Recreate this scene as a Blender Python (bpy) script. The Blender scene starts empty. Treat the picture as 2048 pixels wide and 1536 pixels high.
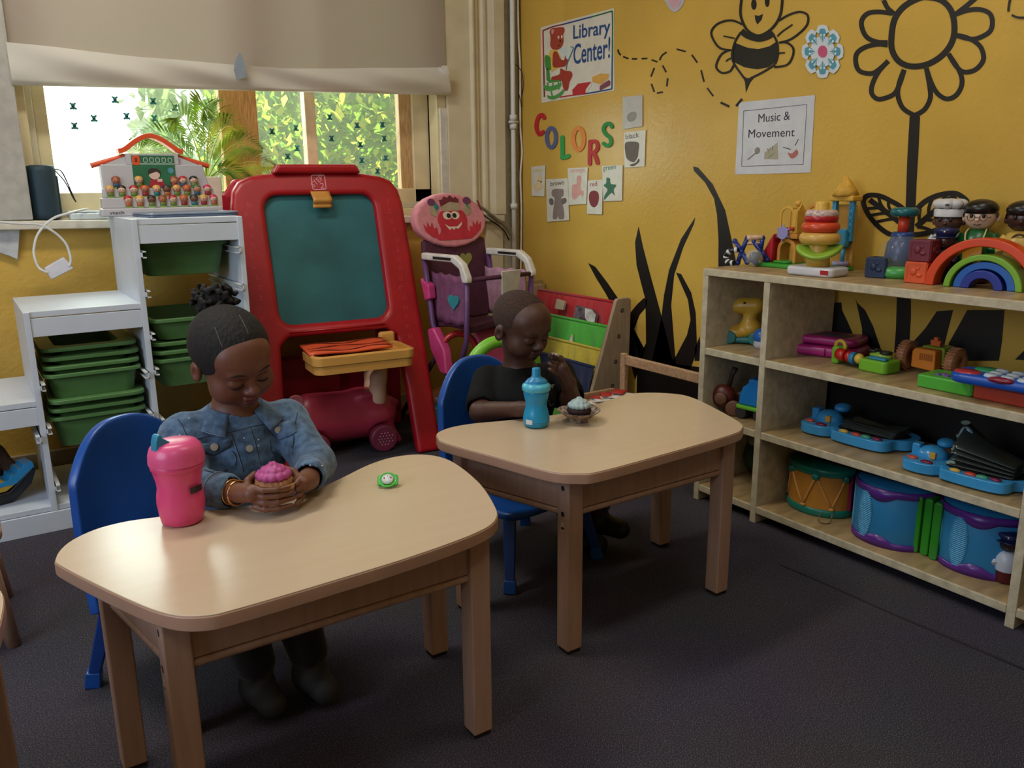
import bpy, bmesh, math, random
import numpy as np
from math import sin, cos, pi, radians as R
from mathutils import Vector as V, Matrix as Mx
from mathutils.bvhtree import BVHTree
random.seed(7)
SC = bpy.context.scene
COL = SC.collection
# ---------------------------------------------------------------- camera
FPX, CX, CY = 1659.08, 1024.0, 768.0
CAM = V((-2.29338, -3.36387, 1.03748))
RT = V((.83089442, -.55635111, -.00937591)); UP = V((.13872369, .19080298, .9717767)); FW = V((.5388601, .8087445, -.2357162))
cd = bpy.data.cameras.new('camera'); cd.sensor_width = 36; cd.lens = FPX / 2048 * 36; cd.clip_start = .02
co = bpy.data.objects.new('camera', cd); COL.objects.link(co); SC.camera = co
co.matrix_world = Mx(((RT.x, UP.x, -FW.x, CAM.x), (RT.y, UP.y, -FW.y, CAM.y), (RT.z, UP.z, -FW.z, CAM.z), (0, 0, 0, 1)))
def ray(x, y): return FW + RT * ((x - CX) / FPX) + UP * ((CY - y) / FPX)
def pl(x, y, ax, val):                      # photo pixel -> point of the plane  axis = val
    d = ray(x, y); t = (val - CAM[ax]) / d[ax]; return CAM + d * t
def px(x, y, v=0.): return pl(x, y, 0, v)
def py(x, y, v=0.): return pl(x, y, 1, v)
def pz(x, y, v=0.): return pl(x, y, 2, v)
def at(x, y, d): return CAM + ray(x, y) * d
# ---------------------------------------------------------------- materials
MATS = {}
def lin(h):
    h = h.lstrip('#'); c = [int(h[i:i + 2], 16) / 255 for i in (0, 2, 4)]
    return [(x / 12.92 if x <= .04045 else ((x + .055) / 1.055) ** 2.4) for x in c]
def mt(hexc, rough=.45, var=.06, scale=30., bump=0., bscale=200., metal=0., spec=.5, trans=0., sss=0., coat=0., alpha=1., stretch=None, c2=None, sheen=0.):
    key = (hexc, rough, var, scale, bump, bscale, metal, spec, trans, sss, coat, alpha, stretch, c2, sheen)
    if key in MATS: return MATS[key]
    m = bpy.data.materials.new('paint_' + hexc.lstrip('#')); m.use_nodes = True
    nt = m.node_tree; N = nt.nodes; L = nt.links; b = N['Principled BSDF']
    c = lin(hexc)
    tc = N.new('ShaderNodeTexCoord'); mp = N.new('ShaderNodeMapping'); L.new(tc.outputs['Object'], mp.inputs['Vector'])
    if stretch: mp.inputs['Scale'].default_value = stretch
    nz = N.new('ShaderNodeTexNoise'); nz.inputs['Scale'].default_value = scale; nz.inputs['Detail'].default_value = 4
    L.new(mp.outputs[0], nz.inputs['Vector'])
    rp = N.new('ShaderNodeValToRGB')
    a = [max(0, x * (1 - 2 * var)) for x in c]; d = lin(c2) if c2 else [min(1, x * (1 + 2 * var)) for x in c]
    rp.color_ramp.elements[0].position = .3; rp.color_ramp.elements[1].position = .7
    rp.color_ramp.elements[0].color = (*a, 1); rp.color_ramp.elements[1].color = (*d, 1)
    L.new(nz.outputs['Fac'], rp.inputs['Fac']); L.new(rp.outputs['Color'], b.inputs['Base Color'])
    b.inputs['Roughness'].default_value = rough; b.inputs['Metallic'].default_value = metal
    b.inputs['Specular IOR Level'].default_value = spec
    if trans: b.inputs['Transmission Weight'].default_value = trans
    if sss:
        b.inputs['Subsurface Weight'].default_value = sss; b.inputs['Subsurface Radius'].default_value = (1, .4, .2); b.inputs['Subsurface Scale'].default_value = .01
    if coat: b.inputs['Coat Weight'].default_value = coat; b.inputs['Coat Roughness'].default_value = .15
    if sheen: b.inputs['Sheen Weight'].default_value = sheen
    if alpha < 1: b.inputs['Alpha'].default_value = alpha
    if bump:
        n2 = N.new('ShaderNodeTexNoise'); n2.inputs['Scale'].default_value = bscale; n2.inputs['Detail'].default_value = 3
        L.new(mp.outputs[0], n2.inputs['Vector'])
        bp = N.new('ShaderNodeBump'); bp.inputs['Strength'].default_value = bump; bp.inputs['Distance'].default_value = .004
        L.new(n2.outputs['Fac'], bp.inputs['Height']); L.new(bp.outputs[0], b.inputs['Normal'])
    MATS[key] = m; return m
def plastic(h, r=.32): return mt(h, r, .03, 12, spec=.5)
def paper(h): return mt(h, .7, .03, 40)
def cloth(h): return mt(h, .9, .12, 300, .25, 500, sheen=.2)
# ---------------------------------------------------------------- mesh builder
class B:
    def __init__(s): s.v = []; s.f = []; s.mi = []; s.sm = []; s.T = Mx.Identity(4); s.m = 0; s.S = True
    def put(s, vs, fs, smooth=None):
        o = len(s.v); T = s.T
        s.v += [tuple(T @ V(p)) for p in vs]
        s.f += [tuple(i + o for i in f) for f in fs]; s.mi += [s.m] * len(fs); s.sm += [s.S if smooth is None else smooth] * len(fs); return s
    def t(s, loc=(0, 0, 0), rot=(0, 0, 0), sc=(1, 1, 1)):
        s.T = Mx.Translation(loc) @ Mx.Rotation(rot[2], 4, 'Z') @ Mx.Rotation(rot[1], 4, 'Y') @ Mx.Rotation(rot[0], 4, 'X') @ Mx.Diagonal((*sc, 1)); return s
    def box(s, x0, y0, z0, x1, y1, z1):
        vs = [(x, y, z) for x in (x0, x1) for y in (y0, y1) for z in (z0, z1)]
        return s.put(vs, [(0, 1, 3, 2), (4, 6, 7, 5), (0, 4, 5, 1), (2, 3, 7, 6), (0, 2, 6, 4), (1, 5, 7, 3)], False)
    def cb(s, c, d): return s.box(c[0] - d[0] / 2, c[1] - d[1] / 2, c[2] - d[2] / 2, c[0] + d[0] / 2, c[1] + d[1] / 2, c[2] + d[2] / 2)
    def tube(s, pts, r, n=8, cap=True, flat=1., closed=False):
        P = [V(p) for p in pts]; k = len(P); rr = r if isinstance(r, (list, tuple)) else [r] * k
        ring = []; nrm = None
        for i in range(k):
            a = P[(i - 1) % k] if (i or closed) else P[i]; c = P[(i + 1) % k] if (i < k - 1 or closed) else P[i]
            t = (c - a)
            if t.length < 1e-9: t = V((0, 0, 1))
            t.normalize()
            if nrm is None:
                h = V((0, 0, 1)) if abs(t.z) < .9 else V((1, 0, 0)); nrm = t.cross(h).normalized()
            else:
                nrm = nrm - t * nrm.dot(t)
                if nrm.length < 1e-6: nrm = t.orthogonal()
                nrm.normalize()
            bn = t.cross(nrm)
            ring.append([P[i] + nrm * rr[i] * cos(2 * pi * j / n) + bn * rr[i] * flat * sin(2 * pi * j / n) for j in range(n)])
        vs = [p for q in ring for p in q]; fs = []
        for i in range(k if closed else k - 1):
            i2 = (i + 1) % k
            fs += [(i * n + j, i * n + (j + 1) % n, i2 * n + (j + 1) % n, i2 * n + j) for j in range(n)]
        s.put(vs, fs)
        if cap and not closed: s.put(ring[0][::-1], [tuple(range(n))], False); s.put(ring[-1], [tuple(range(n))], False)
        return s
    def cyl(s, p0, p1, r0, r1=None, n=20): return s.tube([p0, p1], [r0, r0 if r1 is None else r1], n)
    def lathe(s, prof, n=32, arc=(0, 2 * pi), sx=1., sy=1.):
        k = len(prof); full = abs(arc[1] - arc[0] - 2 * pi) < 1e-6; nn = n if full else n + 1
        vs = [(r * cos(arc[0] + (arc[1] - arc[0]) * j / n) * sx, r * sin(arc[0] + (arc[1] - arc[0]) * j / n) * sy, z) for r, z in prof for j in range(nn)]
        fs = [(i * nn + j, i * nn + (j + 1) % nn, (i + 1) * nn + (j + 1) % nn, (i + 1) * nn + j) for i in range(k - 1) for j in range(n)]
        return s.put(vs, fs)
    def ell(s, c, r, n=20, rot=None):
        q = n // 2; M = rot or Mx.Identity(3); r = (r, r, r) if not isinstance(r, (tuple, list)) else r
        vs = []
        for i in range(q + 1):
            a = -pi / 2 + pi * i / q
            for j in range(n):
                b = 2 * pi * j / n; vs.append(V(c) + M @ V((r[0] * cos(a) * cos(b), r[1] * cos(a) * sin(b), r[2] * sin(a))))
        return s.put(vs, [(i * n + j, i * n + (j + 1) % n, (i + 1) * n + (j + 1) % n, (i + 1) * n + j) for i in range(q) for j in range(n)])
    def torus(s, c, Rr, r, axis='Z', n=36, m=12, arc=(0, 2 * pi), sq=1.):
        P = []
        full = abs(arc[1] - arc[0] - 2 * pi) < 1e-6; kk = n if full else n + 1
        for i in range(kk):
            a = arc[0] + (arc[1] - arc[0]) * i / n
            for j in range(m):
                b = 2 * pi * j / m; x = (Rr + r * cos(b)); p = (x * cos(a), x * sin(a), r * sq * sin(b))
                if axis == 'Y': p = (p[0], p[2], p[1])
                if axis == 'X': p = (p[2], p[0], p[1])
                P.append(V(c) + V(p))
        return s.put(P, [(i * m + j, ((i + 1) % kk) * m + j, ((i + 1) % kk) * m + (j + 1) % m, i * m + (j + 1) % m) for i in range(n) for j in range(m)])
    def slab(s, pts, off, smooth=False):           # polygon pts (3-D), extruded by the vector off
        n = len(pts); P = [V(p) for p in pts]; Q = [p + V(off) for p in P]
        s.put(P + Q, [tuple(range(n - 1, -1, -1)), tuple(range(n, 2 * n))], False)
        return s.put(P + Q, [(i, (i + 1) % n, n + (i + 1) % n, n + i) for i in range(n)], smooth)
    def prism(s, poly, a, b, ax=2, smooth=False):   # 2-D polygon extruded from a to b along an axis
        f = {2: lambda x, y, c: (x, y, c), 1: lambda x, y, c: (x, c, y), 0: lambda x, y, c: (c, x, y)}[ax]
        P = [f(x, y, a) for x, y in poly]; o = V(f(0, 0, b)) - V(f(0, 0, a)); return s.slab(P, o, smooth)
    def grid(s, fn, nu, nv, smooth=True):
        vs = [fn(i / nu, j / nv) for i in range(nu + 1) for j in range(nv + 1)]; w = nv + 1
        return s.put(vs, [(i * w + j, (i + 1) * w + j, (i + 1) * w + j + 1, i * w + j + 1) for i in range(nu) for j in range(nv)], smooth)
def link(name, data, parent=None):
    o = bpy.data.objects.new(name, data); COL.objects.link(o)
    if parent: o.parent = parent
    return o
def obj(name, b, mats, parent=None, bev=0., seg=2, sub=0, solid=0., bang=35, fix=True, **props):
    me = bpy.data.meshes.new(name); me.from_pydata(b.v, [], b.f)
    mats = mats if isinstance(mats, (list, tuple)) else [mats]
    for m in mats: me.materials.append(m)
    me.polygons.foreach_set('material_index', b.mi); me.polygons.foreach_set('use_smooth', b.sm)
    if fix:
        bm = bmesh.new(); bm.from_mesh(me); bmesh.ops.remove_doubles(bm, verts=bm.verts, dist=1e-6)
        bmesh.ops.recalc_face_normals(bm, faces=bm.faces); bm.to_mesh(me); bm.free()
    me.update(); o = link(name, me, parent)
    if solid: md = o.modifiers.new('solid', 'SOLIDIFY'); md.thickness = solid; md.offset = 0
    if bev:
        md = o.modifiers.new('bevel', 'BEVEL'); md.width = bev; md.segments = seg; md.limit_method = 'ANGLE'; md.angle_limit = R(bang); md.harden_normals = False
        for p in me.polygons: p.use_smooth = True
        sh = o.modifiers.new('wn', 'WEIGHTED_NORMAL'); sh.keep_sharp = True
    if sub: md = o.modifiers.new('sub', 'SUBSURF'); md.levels = sub; md.render_levels = sub
    for k, v in props.items(): o[k] = v
    return o
def tag(o, label, cat, group=None):
    o['label'] = label; o['category'] = cat
    if group: o['group'] = group
    return o
def struct(o): o['kind'] = 'structure'; return o
def thing(name, label, cat, loc=(0, 0, 0), rot=0., group=None):
    o = link(name, None); o.location = loc; o.rotation_euler = (0, 0, rot); return tag(o, label, cat, group)
def copy_tree(o, parent=None):
    c = o.copy(); COL.objects.link(c)
    if parent: c.parent = parent
    for ch in list(o.children): copy_tree(ch, c)
    return c
def rrect(x0, y0, x1, y1, r, n=6):
    P = []
    for cx, cy, a in ((x1 - r, y1 - r, 0), (x0 + r, y1 - r, 90), (x0 + r, y0 + r, 180), (x1 - r, y0 + r, 270)):
        P += [(cx + r * cos(R(a + 90 * i / n)), cy + r * sin(R(a + 90 * i / n))) for i in range(n + 1)]
    return P
def arcp(cx, cy, rx, ry, a0, a1, n=20): return [(cx + rx * cos(R(a0 + (a1 - a0) * i / n)), cy + ry * sin(R(a0 + (a1 - a0) * i / n))) for i in range(n + 1)]
def spline(P, n=8, closed=False):
    P = [V(p) for p in P]; k = len(P); out = []
    for i in range(k if closed else k - 1):
        g = (lambda q: P[q % k]) if closed else (lambda q: P[max(0, min(k - 1, q))])
        a, b, c, d = g(i - 1), g(i), g(i + 1), g(i + 2)
        for j in range(n):
            t = j / n; out.append(.5 * ((2 * b) + (c - a) * t + (2 * a - 5 * b + 4 * c - d) * t * t + (3 * b - a - 3 * c + d) * t ** 3))
    if not closed: out.append(P[-1])
    return out
def ribbon2(P, w, closed=False):                 # outline of a stroke: list of quads in 2-D, w number or list
    P = [V(p).to_2d() for p in P]; k = len(P); W_ = w if isinstance(w, (list, tuple)) else [w] * k; Lp, Rp = [], []
    for i in range(k):
        a = P[(i - 1) % k] if (i or closed) else P[i]; c = P[(i + 1) % k] if (i < k - 1 or closed) else P[i]
        t = (c - a); t = t.normalized() if t.length > 1e-9 else V((1, 0)); n = V((-t.y, t.x)) * W_[i] / 2
        Lp.append(P[i] + n); Rp.append(P[i] - n)
    return Lp, Rp
def stroke(b, P, w, f, n=6, closed=False, off=None, smooth=True):   # stroke drawn through f: 2-D -> 3-D
    Q = spline([(p[0], p[1], 0) for p in P], n, closed) if smooth and len(P) > 2 else [V((p[0], p[1], 0)) for p in P]
    Lp, Rp = ribbon2(Q, w, closed); k = len(Q); vs = [f(*p) for p in Lp] + [f(*p) for p in Rp]
    rng = range(k if closed else k - 1)
    if off is None: return b.put(vs, [(i, (i + 1) % k, k + (i + 1) % k, k + i) for i in rng], False)
    o = V(off); vs += [V(v) + o for v in vs]
    fs = []
    for i in rng:
        j = (i + 1) % k; fs += [(i, j, k + j, k + i), (2 * k + i, 3 * k + i, 3 * k + j, 2 * k + j), (i, 2 * k + i, 2 * k + j, j), (k + i, k + j, 3 * k + j, 3 * k + i)]
    if not closed: fs += [(0, k, 3 * k, 2 * k), (k - 1, 3 * k - 1, 4 * k - 1, 2 * k - 1)]
    return b.put(vs, fs, False)
def text_mesh(s, bold=.0):
    c = bpy.data.curves.new('txt', 'FONT'); c.body = s; c.offset = bold; c.resolution_u = 3
    o = bpy.data.objects.new('txt', c); COL.objects.link(o); bpy.context.view_layer.update()
    me = bpy.data.meshes.new_from_object(o); bpy.data.objects.remove(o)
    vs = [v.co.copy() for v in me.vertices]; fs = [tuple(p.vertices) for p in me.polygons]
    x0 = min(v.x for v in vs); x1 = max(v.x for v in vs); y0 = min(v.y for v in vs); y1 = max(v.y for v in vs)
    bpy.data.meshes.remove(me)
    return [((v.x - x0) / (x1 - x0), (v.y - y0) / (y1 - y0)) for v in vs], fs
def text(b, s, p00, p10, p01, bold=.0):          # writing that fills the parallelogram p00, p10, p01
    vs, fs = text_mesh(s, bold); a = V(p00); u = V(p10) - a; w = V(p01) - a
    return b.put([a + u * x + w * y for x, y in vs], fs, False)
# ---------------------------------------------------------------- implicit surfaces for bodies
class SDF:
    def __init__(s, lo, hi, h):
        s.lo = np.array(lo, float); s.h = h; s.n = (np.ceil((np.array(hi) - s.lo) / h).astype(int) + 1); s.F = np.full(s.n, 1.0, np.float32)
    def sl(s, lo, hi):
        i0 = np.clip(np.floor((np.array(lo) - s.lo) / s.h).astype(int), 0, s.n); i1 = np.clip(np.ceil((np.array(hi) - s.lo) / s.h).astype(int) + 1, 0, s.n)
        if np.any(i1 <= i0): return None, None
        sl = tuple(slice(a, b) for a, b in zip(i0, i1))
        g = np.meshgrid(*[s.lo[k] + s.h * np.arange(i0[k], i1[k]) for k in range(3)], indexing='ij')
        return sl, np.stack(g, -1)
    def mix(s, sl, d, k, sub=False):
        f = s.F[sl]
        if sub: d = -d; h = np.clip(.5 - .5 * (f - d) / max(k, 1e-6), 0, 1); s.F[sl] = f * (1 - h) + d * h + k * h * (1 - h)
        else: h = np.clip(.5 + .5 * (f - d) / max(k, 1e-6), 0, 1); s.F[sl] = f * (1 - h) + d * h - k * h * (1 - h)
    def cap(s, a, b, ra, rb=None, k=.012, sub=False):
        a = np.array(a, float); b = np.array(b, float); rb = ra if rb is None else rb; m = max(ra, rb) + k + .02
        sl, P = s.sl(np.minimum(a, b) - m, np.maximum(a, b) + m)
        if sl is None: return s
        d = b - a; t = np.clip(((P - a) @ d) / max(d @ d, 1e-12), 0, 1)
        s.mix(sl, np.linalg.norm(P - a - t[..., None] * d, axis=-1) - (ra + (rb - ra) * t), k, sub); return s
    def chain(s, pts, rs, k=.012):
        for i in range(len(pts) - 1): s.cap(pts[i], pts[i + 1], rs[i], rs[i + 1], k)
        return s
    def ell(s, c, r, k=.012, M=None, sub=False):    # c in the frame M (4x4) when given
        r = np.array([r] * 3 if np.isscalar(r) else r, float); c = np.array(c, float)
        if M is not None:
            A = np.array(M.to_3x3()); wc = np.array(M @ V(c)); sc = np.linalg.norm(A[:, 0])
        else: A = np.eye(3); wc = c; sc = 1
        m = r.max() * sc + k + .02; sl, P = s.sl(wc - m, wc + m)
        if sl is None: return s
        q = ((P - wc) @ (A / sc)) / (r * sc); n = np.linalg.norm(q, axis=-1)
        g = np.linalg.norm(q / (r * sc), axis=-1); d = n * (n - 1) / np.maximum(g, 1e-6)
        s.mix(sl, d, k, sub); return s
    def cut(s, fn, k=.004):                         # keep only where fn(P) < 0
        sl, P = s.sl(s.lo, s.lo + s.h * (s.n - 1)); d = fn(P); f = s.F
        h = np.clip(.5 - .5 * (f - d) / k, 0, 1); s.F = (f * (1 - h) + d * h + k * h * (1 - h)).astype(np.float32); return s
    def noise(s, amp, sc, seed=0):
        rs = np.random.RandomState(seed); sl, P = s.sl(s.lo, s.lo + s.h * (s.n - 1)); acc = 0
        for i in range(7):
            w = rs.normal(size=3) * sc; acc = acc + np.sin(P @ w + rs.uniform(0, 6.28))
        s.F = (s.F + amp * acc / 3).astype(np.float32); return s
    def mesh(s):
        F = s.F; S = F < 0; n = F.shape
        c = [S[i:n[0] - 1 + i, j:n[1] - 1 + j, k:n[2] - 1 + k] for i in (0, 1) for j in (0, 1) for k in (0, 1)]
        tot = sum(x.astype(np.int8) for x in c); cells = np.argwhere((tot > 0) & (tot < 8))
        idx = -np.ones(tot.shape, int); idx[tuple(cells.T)] = np.arange(len(cells))
        acc = np.zeros((len(cells), 3)); cnt = np.zeros(len(cells))
        cor = [(i, j, k) for i in (0, 1) for j in (0, 1) for k in (0, 1)]
        val = {o: F[cells[:, 0] + o[0], cells[:, 1] + o[1], cells[:, 2] + o[2]] for o in cor}
        for o in cor:
            for ax in range(3):
                if o[ax]: continue
                p = list(o); p[ax] = 1; p = tuple(p); a, b = val[o], val[p]; m = (a < 0) != (b < 0)
                t = np.where(m, a / np.where(m, a - b, 1), 0); q = np.array(o, float)[None].repeat(len(cells), 0); q[:, ax] = t
                acc[m] += q[m]; cnt[m] += 1
        vs = s.lo + s.h * (cells + acc / cnt[:, None]); fs = []
        for ax in range(3):
            sl0 = [slice(None)] * 3; sl1 = [slice(None)] * 3; sl0[ax] = slice(0, -1); sl1[ax] = slice(1, None)
            e = np.argwhere(S[tuple(sl0)] != S[tuple(sl1)]); u, w = [(1, 2), (2, 0), (0, 1)][ax]
            ok = (e[:, u] > 0) & (e[:, w] > 0) & (e[:, u] < n[u] - 1) & (e[:, w] < n[w] - 1); e = e[ok]
            q = []
            for du, dw in ((0, 0), (1, 0), (1, 1), (0, 1)):
                z = e.copy(); z[:, u] -= du; z[:, w] -= dw; q.append(idx[tuple(z.T)])
            q = np.stack(q, -1); flip = S[tuple(e.T)]; q[~flip] = q[~flip][:, ::-1]; fs.append(q)
        fs = np.concatenate(fs); return vs, fs[:, ::-1]
def sdf_obj(name, sd, mats, parent=None, matfn=None, smooth_it=0, inv=None):
    vs, fs = sd.mesh(); me = bpy.data.meshes.new(name)
    W_ = np.array(vs)
    if inv is not None: vs = (np.c_[W_, np.ones(len(W_))] @ np.array(inv).T)[:, :3]
    me.from_pydata(np.asarray(vs).tolist(), [], np.asarray(fs).tolist())
    mats = mats if isinstance(mats, list) else [mats]
    for m in mats: me.materials.append(m)
    me.polygons.foreach_set('use_smooth', [True] * len(me.polygons))
    if matfn is not None: me.polygons.foreach_set('material_index', np.asarray(matfn(W_[fs].mean(1)), int))
    bm = bmesh.new(); bm.from_mesh(me); bmesh.ops.recalc_face_normals(bm, faces=bm.faces); bm.to_mesh(me); bm.free()
    o = link(name, me, parent)
    if smooth_it: md = o.modifiers.new('smooth', 'SMOOTH'); md.factor = .5; md.iterations = smooth_it
    return o, BVHTree.FromPolygons([V(p) for p in W_.tolist()], np.asarray(fs).tolist())
# ================================================================ the room
YEL = mt('#caa448', .28, .04, 3, .25, 60, spec=.5)
YELB = mt('#c9a44e', .42, .06, 4, .6, 60, spec=.4)
CREAM = mt('#d3c9ac', .5, .04, 8); CREAM2 = mt('#b9b09a', .55, .05, 8); WHITE = mt('#dcdcd8', .5, .02, 8)
BLK = mt('#0d0b09', .42, .1, 60); GREYW = mt('#b5afa0', .6, .03, 6)
# carpet: dark violet-grey pile with light flecks
cm = bpy.data.materials.new('carpet'); cm.use_nodes = True; nt = cm.node_tree; N = nt.nodes; L = nt.links; bs = N['Principled BSDF']
tc = N.new('ShaderNodeTexCoord'); n1 = N.new('ShaderNodeTexNoise'); n1.inputs['Scale'].default_value = 420; n1.inputs['Detail'].default_value = 6
n2 = N.new('ShaderNodeTexNoise'); n2.inputs['Scale'].default_value = 3
r1 = N.new('ShaderNodeValToRGB'); e = r1.color_ramp.elements; e[0].position = .36; e[0].color = (*lin('#2f2d34'), 1); e[1].position = .72; e[1].color = (*lin('#827e8c'), 1)
x1 = e.new(.54); x1.color = (*lin('#45414a'), 1)
mx = N.new('ShaderNodeMix'); mx.data_type = 'RGBA'; mx.blend_type = 'MULTIPLY'; mx.inputs['Factor'].default_value = .35
for q in (n1, n2): L.new(tc.outputs['Object'], q.inputs['Vector'])
L.new(n1.outputs['Fac'], r1.inputs['Fac']); L.new(r1.outputs[0], mx.inputs['A']); L.new(n2.outputs['Color'], mx.inputs['B']); L.new(mx.outputs['Result'], bs.inputs['Base Color'])
bs.inputs['Roughness'].default_value = .95; bs.inputs['Specular IOR Level'].default_value = .15
bp = N.new('ShaderNodeBump'); bp.inputs['Strength'].default_value = .3; bp.inputs['Distance'].default_value = .003; L.new(n1.outputs['Fac'], bp.inputs['Height']); L.new(bp.outputs[0], bs.inputs['Normal'])
XL, YF, ZC = -4.4, -5.2, 2.75
fl = struct(obj('floor', B().box(XL, YF, -.1, .2, .2, 0), cm))
b = B(); b.tube([pz(1560, 1130), pz(1650, 1168), pz(1800, 1235), pz(1950, 1298), pz(2060, 1345)], .0035, 6); obj('carpet_seam', b, mt('#241f22', .95), fl)
struct(obj('ceiling', B().box(XL, YF, ZC, .2, .2, ZC + .1), mt('#d8d4c8', .8)))
HX0, HX1, HZ0, HZ1 = -2.045, -.39, .9, 2.3
b = B(); b.box(XL, 0, 0, HX0, .2, ZC).box(HX1, 0, 0, .2, .2, ZC).box(HX0, 0, 0, HX1, .2, HZ0).box(HX0, 0, HZ1, HX1, .2, ZC)
wb = struct(obj('wall_back', b, YELB))
struct(obj('wall_right', B().box(0, YF, 0, .2, 0, ZC), YEL)); wr = bpy.data.objects['wall_right']
struct(obj('wall_front', B().box(XL, YF - .1, 0, .2, YF, ZC), mt('#c9b58a', .7)))
# left wall with its own tall window opening (out of the picture)
b = B(); b.box(XL - .1, YF, 0, XL, -3.3, ZC).box(XL - .1, -1.5, 0, XL, .2, ZC).box(XL - .1, -3.3, 0, XL, -1.5, .9).box(XL - .1, -3.3, 2.3, XL, -1.5, ZC)
struct(obj('wall_left', b, mt('#c9b58a', .7)))
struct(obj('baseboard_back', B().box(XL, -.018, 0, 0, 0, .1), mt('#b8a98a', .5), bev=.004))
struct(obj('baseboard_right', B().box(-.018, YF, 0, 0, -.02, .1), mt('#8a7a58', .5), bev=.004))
# ---- window
wn = struct(link('window_1', None)); YG = .12
def zs(x): return .927 + (.892 - .927) * (x + 2.07) / 1.93          # the sill board is a little out of level
stp = [(-2.40, -.05), (-.115, -.05), (-.115, 0), (HX1, 0), (HX1, .16), (HX0, .16), (HX0, 0), (-2.40, 0)]
b = B(); b.slab([(x, y, zs(x) - .03) for x, y in stp], (0, 0, .03)); obj('window_sill', b, mt('#cfc9b8', .45), wn, bev=.004)
FR = mt('#d9cda6', .45, .05, 10); FR2 = mt('#c9c4ac', .45, .05, 10)
xl0, xl1 = py(76, 300, .1).x, py(103, 300, .1).x; xr0, xr1 = py(824, 300, .1).x, py(858, 300, .1).x
b = B(); b.box(HX0, .02, .9, HX0 + .03, .2, HZ1); b.box(HX1 - .045, .0, .9, HX1, .2, HZ1).box(HX0, .02, HZ1 - .03, HX1, .2, HZ1); obj('jamb', b, FR, wn, bev=.003)
def fillbox(x0, x1, y0, y1, z0, z1, nm='sash_rail', m=FR): return obj(nm, B().box(x0, y0, z0, x1, y1, z1), m, wn, bev=.004)
fillbox(xl0, xl1, .085, .15, .93, HZ1, 'sash_stile'); fillbox(xr0, xr1, .085, .15, .93, HZ1, 'sash_stile')
fillbox(xr1, HX1 - .045, .07, .12, .9, HZ1, 'sash_stile', FR2); fillbox(HX0 + .03, xl0, .07, .12, .9, HZ1, 'sash_stile', FR2)
zr = py(830, 379, .1).z
fillbox(xl0, xr1, .085, .15, .955, zr + .005); fillbox(HX0 + .03, HX1 - .045, .055, .12, .93, .957, 'sash_rail', FR2); fillbox(HX0 + .03, HX1 - .045, .03, .12, .88, .931, 'sash_rail', FR)
fillbox(py(612, 280, .1).x, py(633, 280, .1).x, .09, .14, .97, HZ1, 'mullion', mt('#e2cda6', .5))
fillbox(py(445, 280, .1).x, py(519, 280, .1).x, .10, .14, .97, HZ1, 'wood_post', mt('#d8a468', .6, .15, 20, stretch=(8, 8, 1)))
fillbox(py(800, 280, .1).x, xr0, .10, .14, .97, HZ1, 'wood_post', mt('#c2a070', .6, .15, 20, stretch=(8, 8, 1)))
# patterned privacy film on the panes
gm = bpy.data.materials.new('window_film'); gm.use_nodes = True; nt = gm.node_tree; N = nt.nodes; L = nt.links; N.remove(N['Principled BSDF'])
tr = N.new('ShaderNodeBsdfTransparent'); tr.inputs[0].default_value = (.97, 1, .93, 1); tl = N.new('ShaderNodeBsdfTranslucent'); tl.inputs[0].default_value = (.9, 1, .7, 1)
ms = N.new('ShaderNodeMixShader'); ms.inputs[0].default_value = .05; L.new(tr.outputs[0], ms.inputs[1]); L.new(tl.outputs[0], ms.inputs[2])
gl = N.new('ShaderNodeBsdfGlossy'); gl.inputs['Roughness'].default_value = .1; m2 = N.new('ShaderNodeMixShader'); m2.inputs[0].default_value = .04
L.new(ms.outputs[0], m2.inputs[1]); L.new(gl.outputs[0], m2.inputs[2]); L.new(m2.outputs[0], N['Material Output'].inputs[0])
gp = obj('glass_pane', B().box(HX0 + .03, YG + .035, .95, HX1 - .04, YG + .038, HZ1 - .03), gm, wn)
b = B(); S1 = .2995
bears = [(x * S1, y * S1) for x, y in [(487, 703), (627, 785), (767, 660), (1022, 670), (1167, 713), (497, 835), (845, 770), (1030, 785), (1650, 765), (1500, 650), (1672, 1028)]]
bears += [(460 + x * S1, y * S1) for x, y in [(665, 777), (848, 832), (1018, 828), (1130, 740), (1132, 850), (280, 872), (440, 850), (678, 920), (870, 960), (1030, 920), (1150, 958), (448, 985), (880, 1067), (1040, 1050), (1147, 1055), (985, 1138), (1135, 1155), (385, 1040)]]
yb = YG + .033
for x, y in bears:
    c = py(x, y, yb); q = .0085
    for dx, dz, r in ((0, 0, .85), (-.85, .7, .45), (.85, .7, .45), (0, -1.0, .8), (-.95, -1.35, .5), (.95, -1.35, .5)):
        b.slab([(c.x + q * dx + q * r * cos(a), yb, c.z + q * dz + q * r * sin(a)) for a in [i * pi / 5 for i in range(10)]], (0, -.0004, 0))
obj('film_print', b, mt('#2f7f86', .6), gp)
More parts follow.
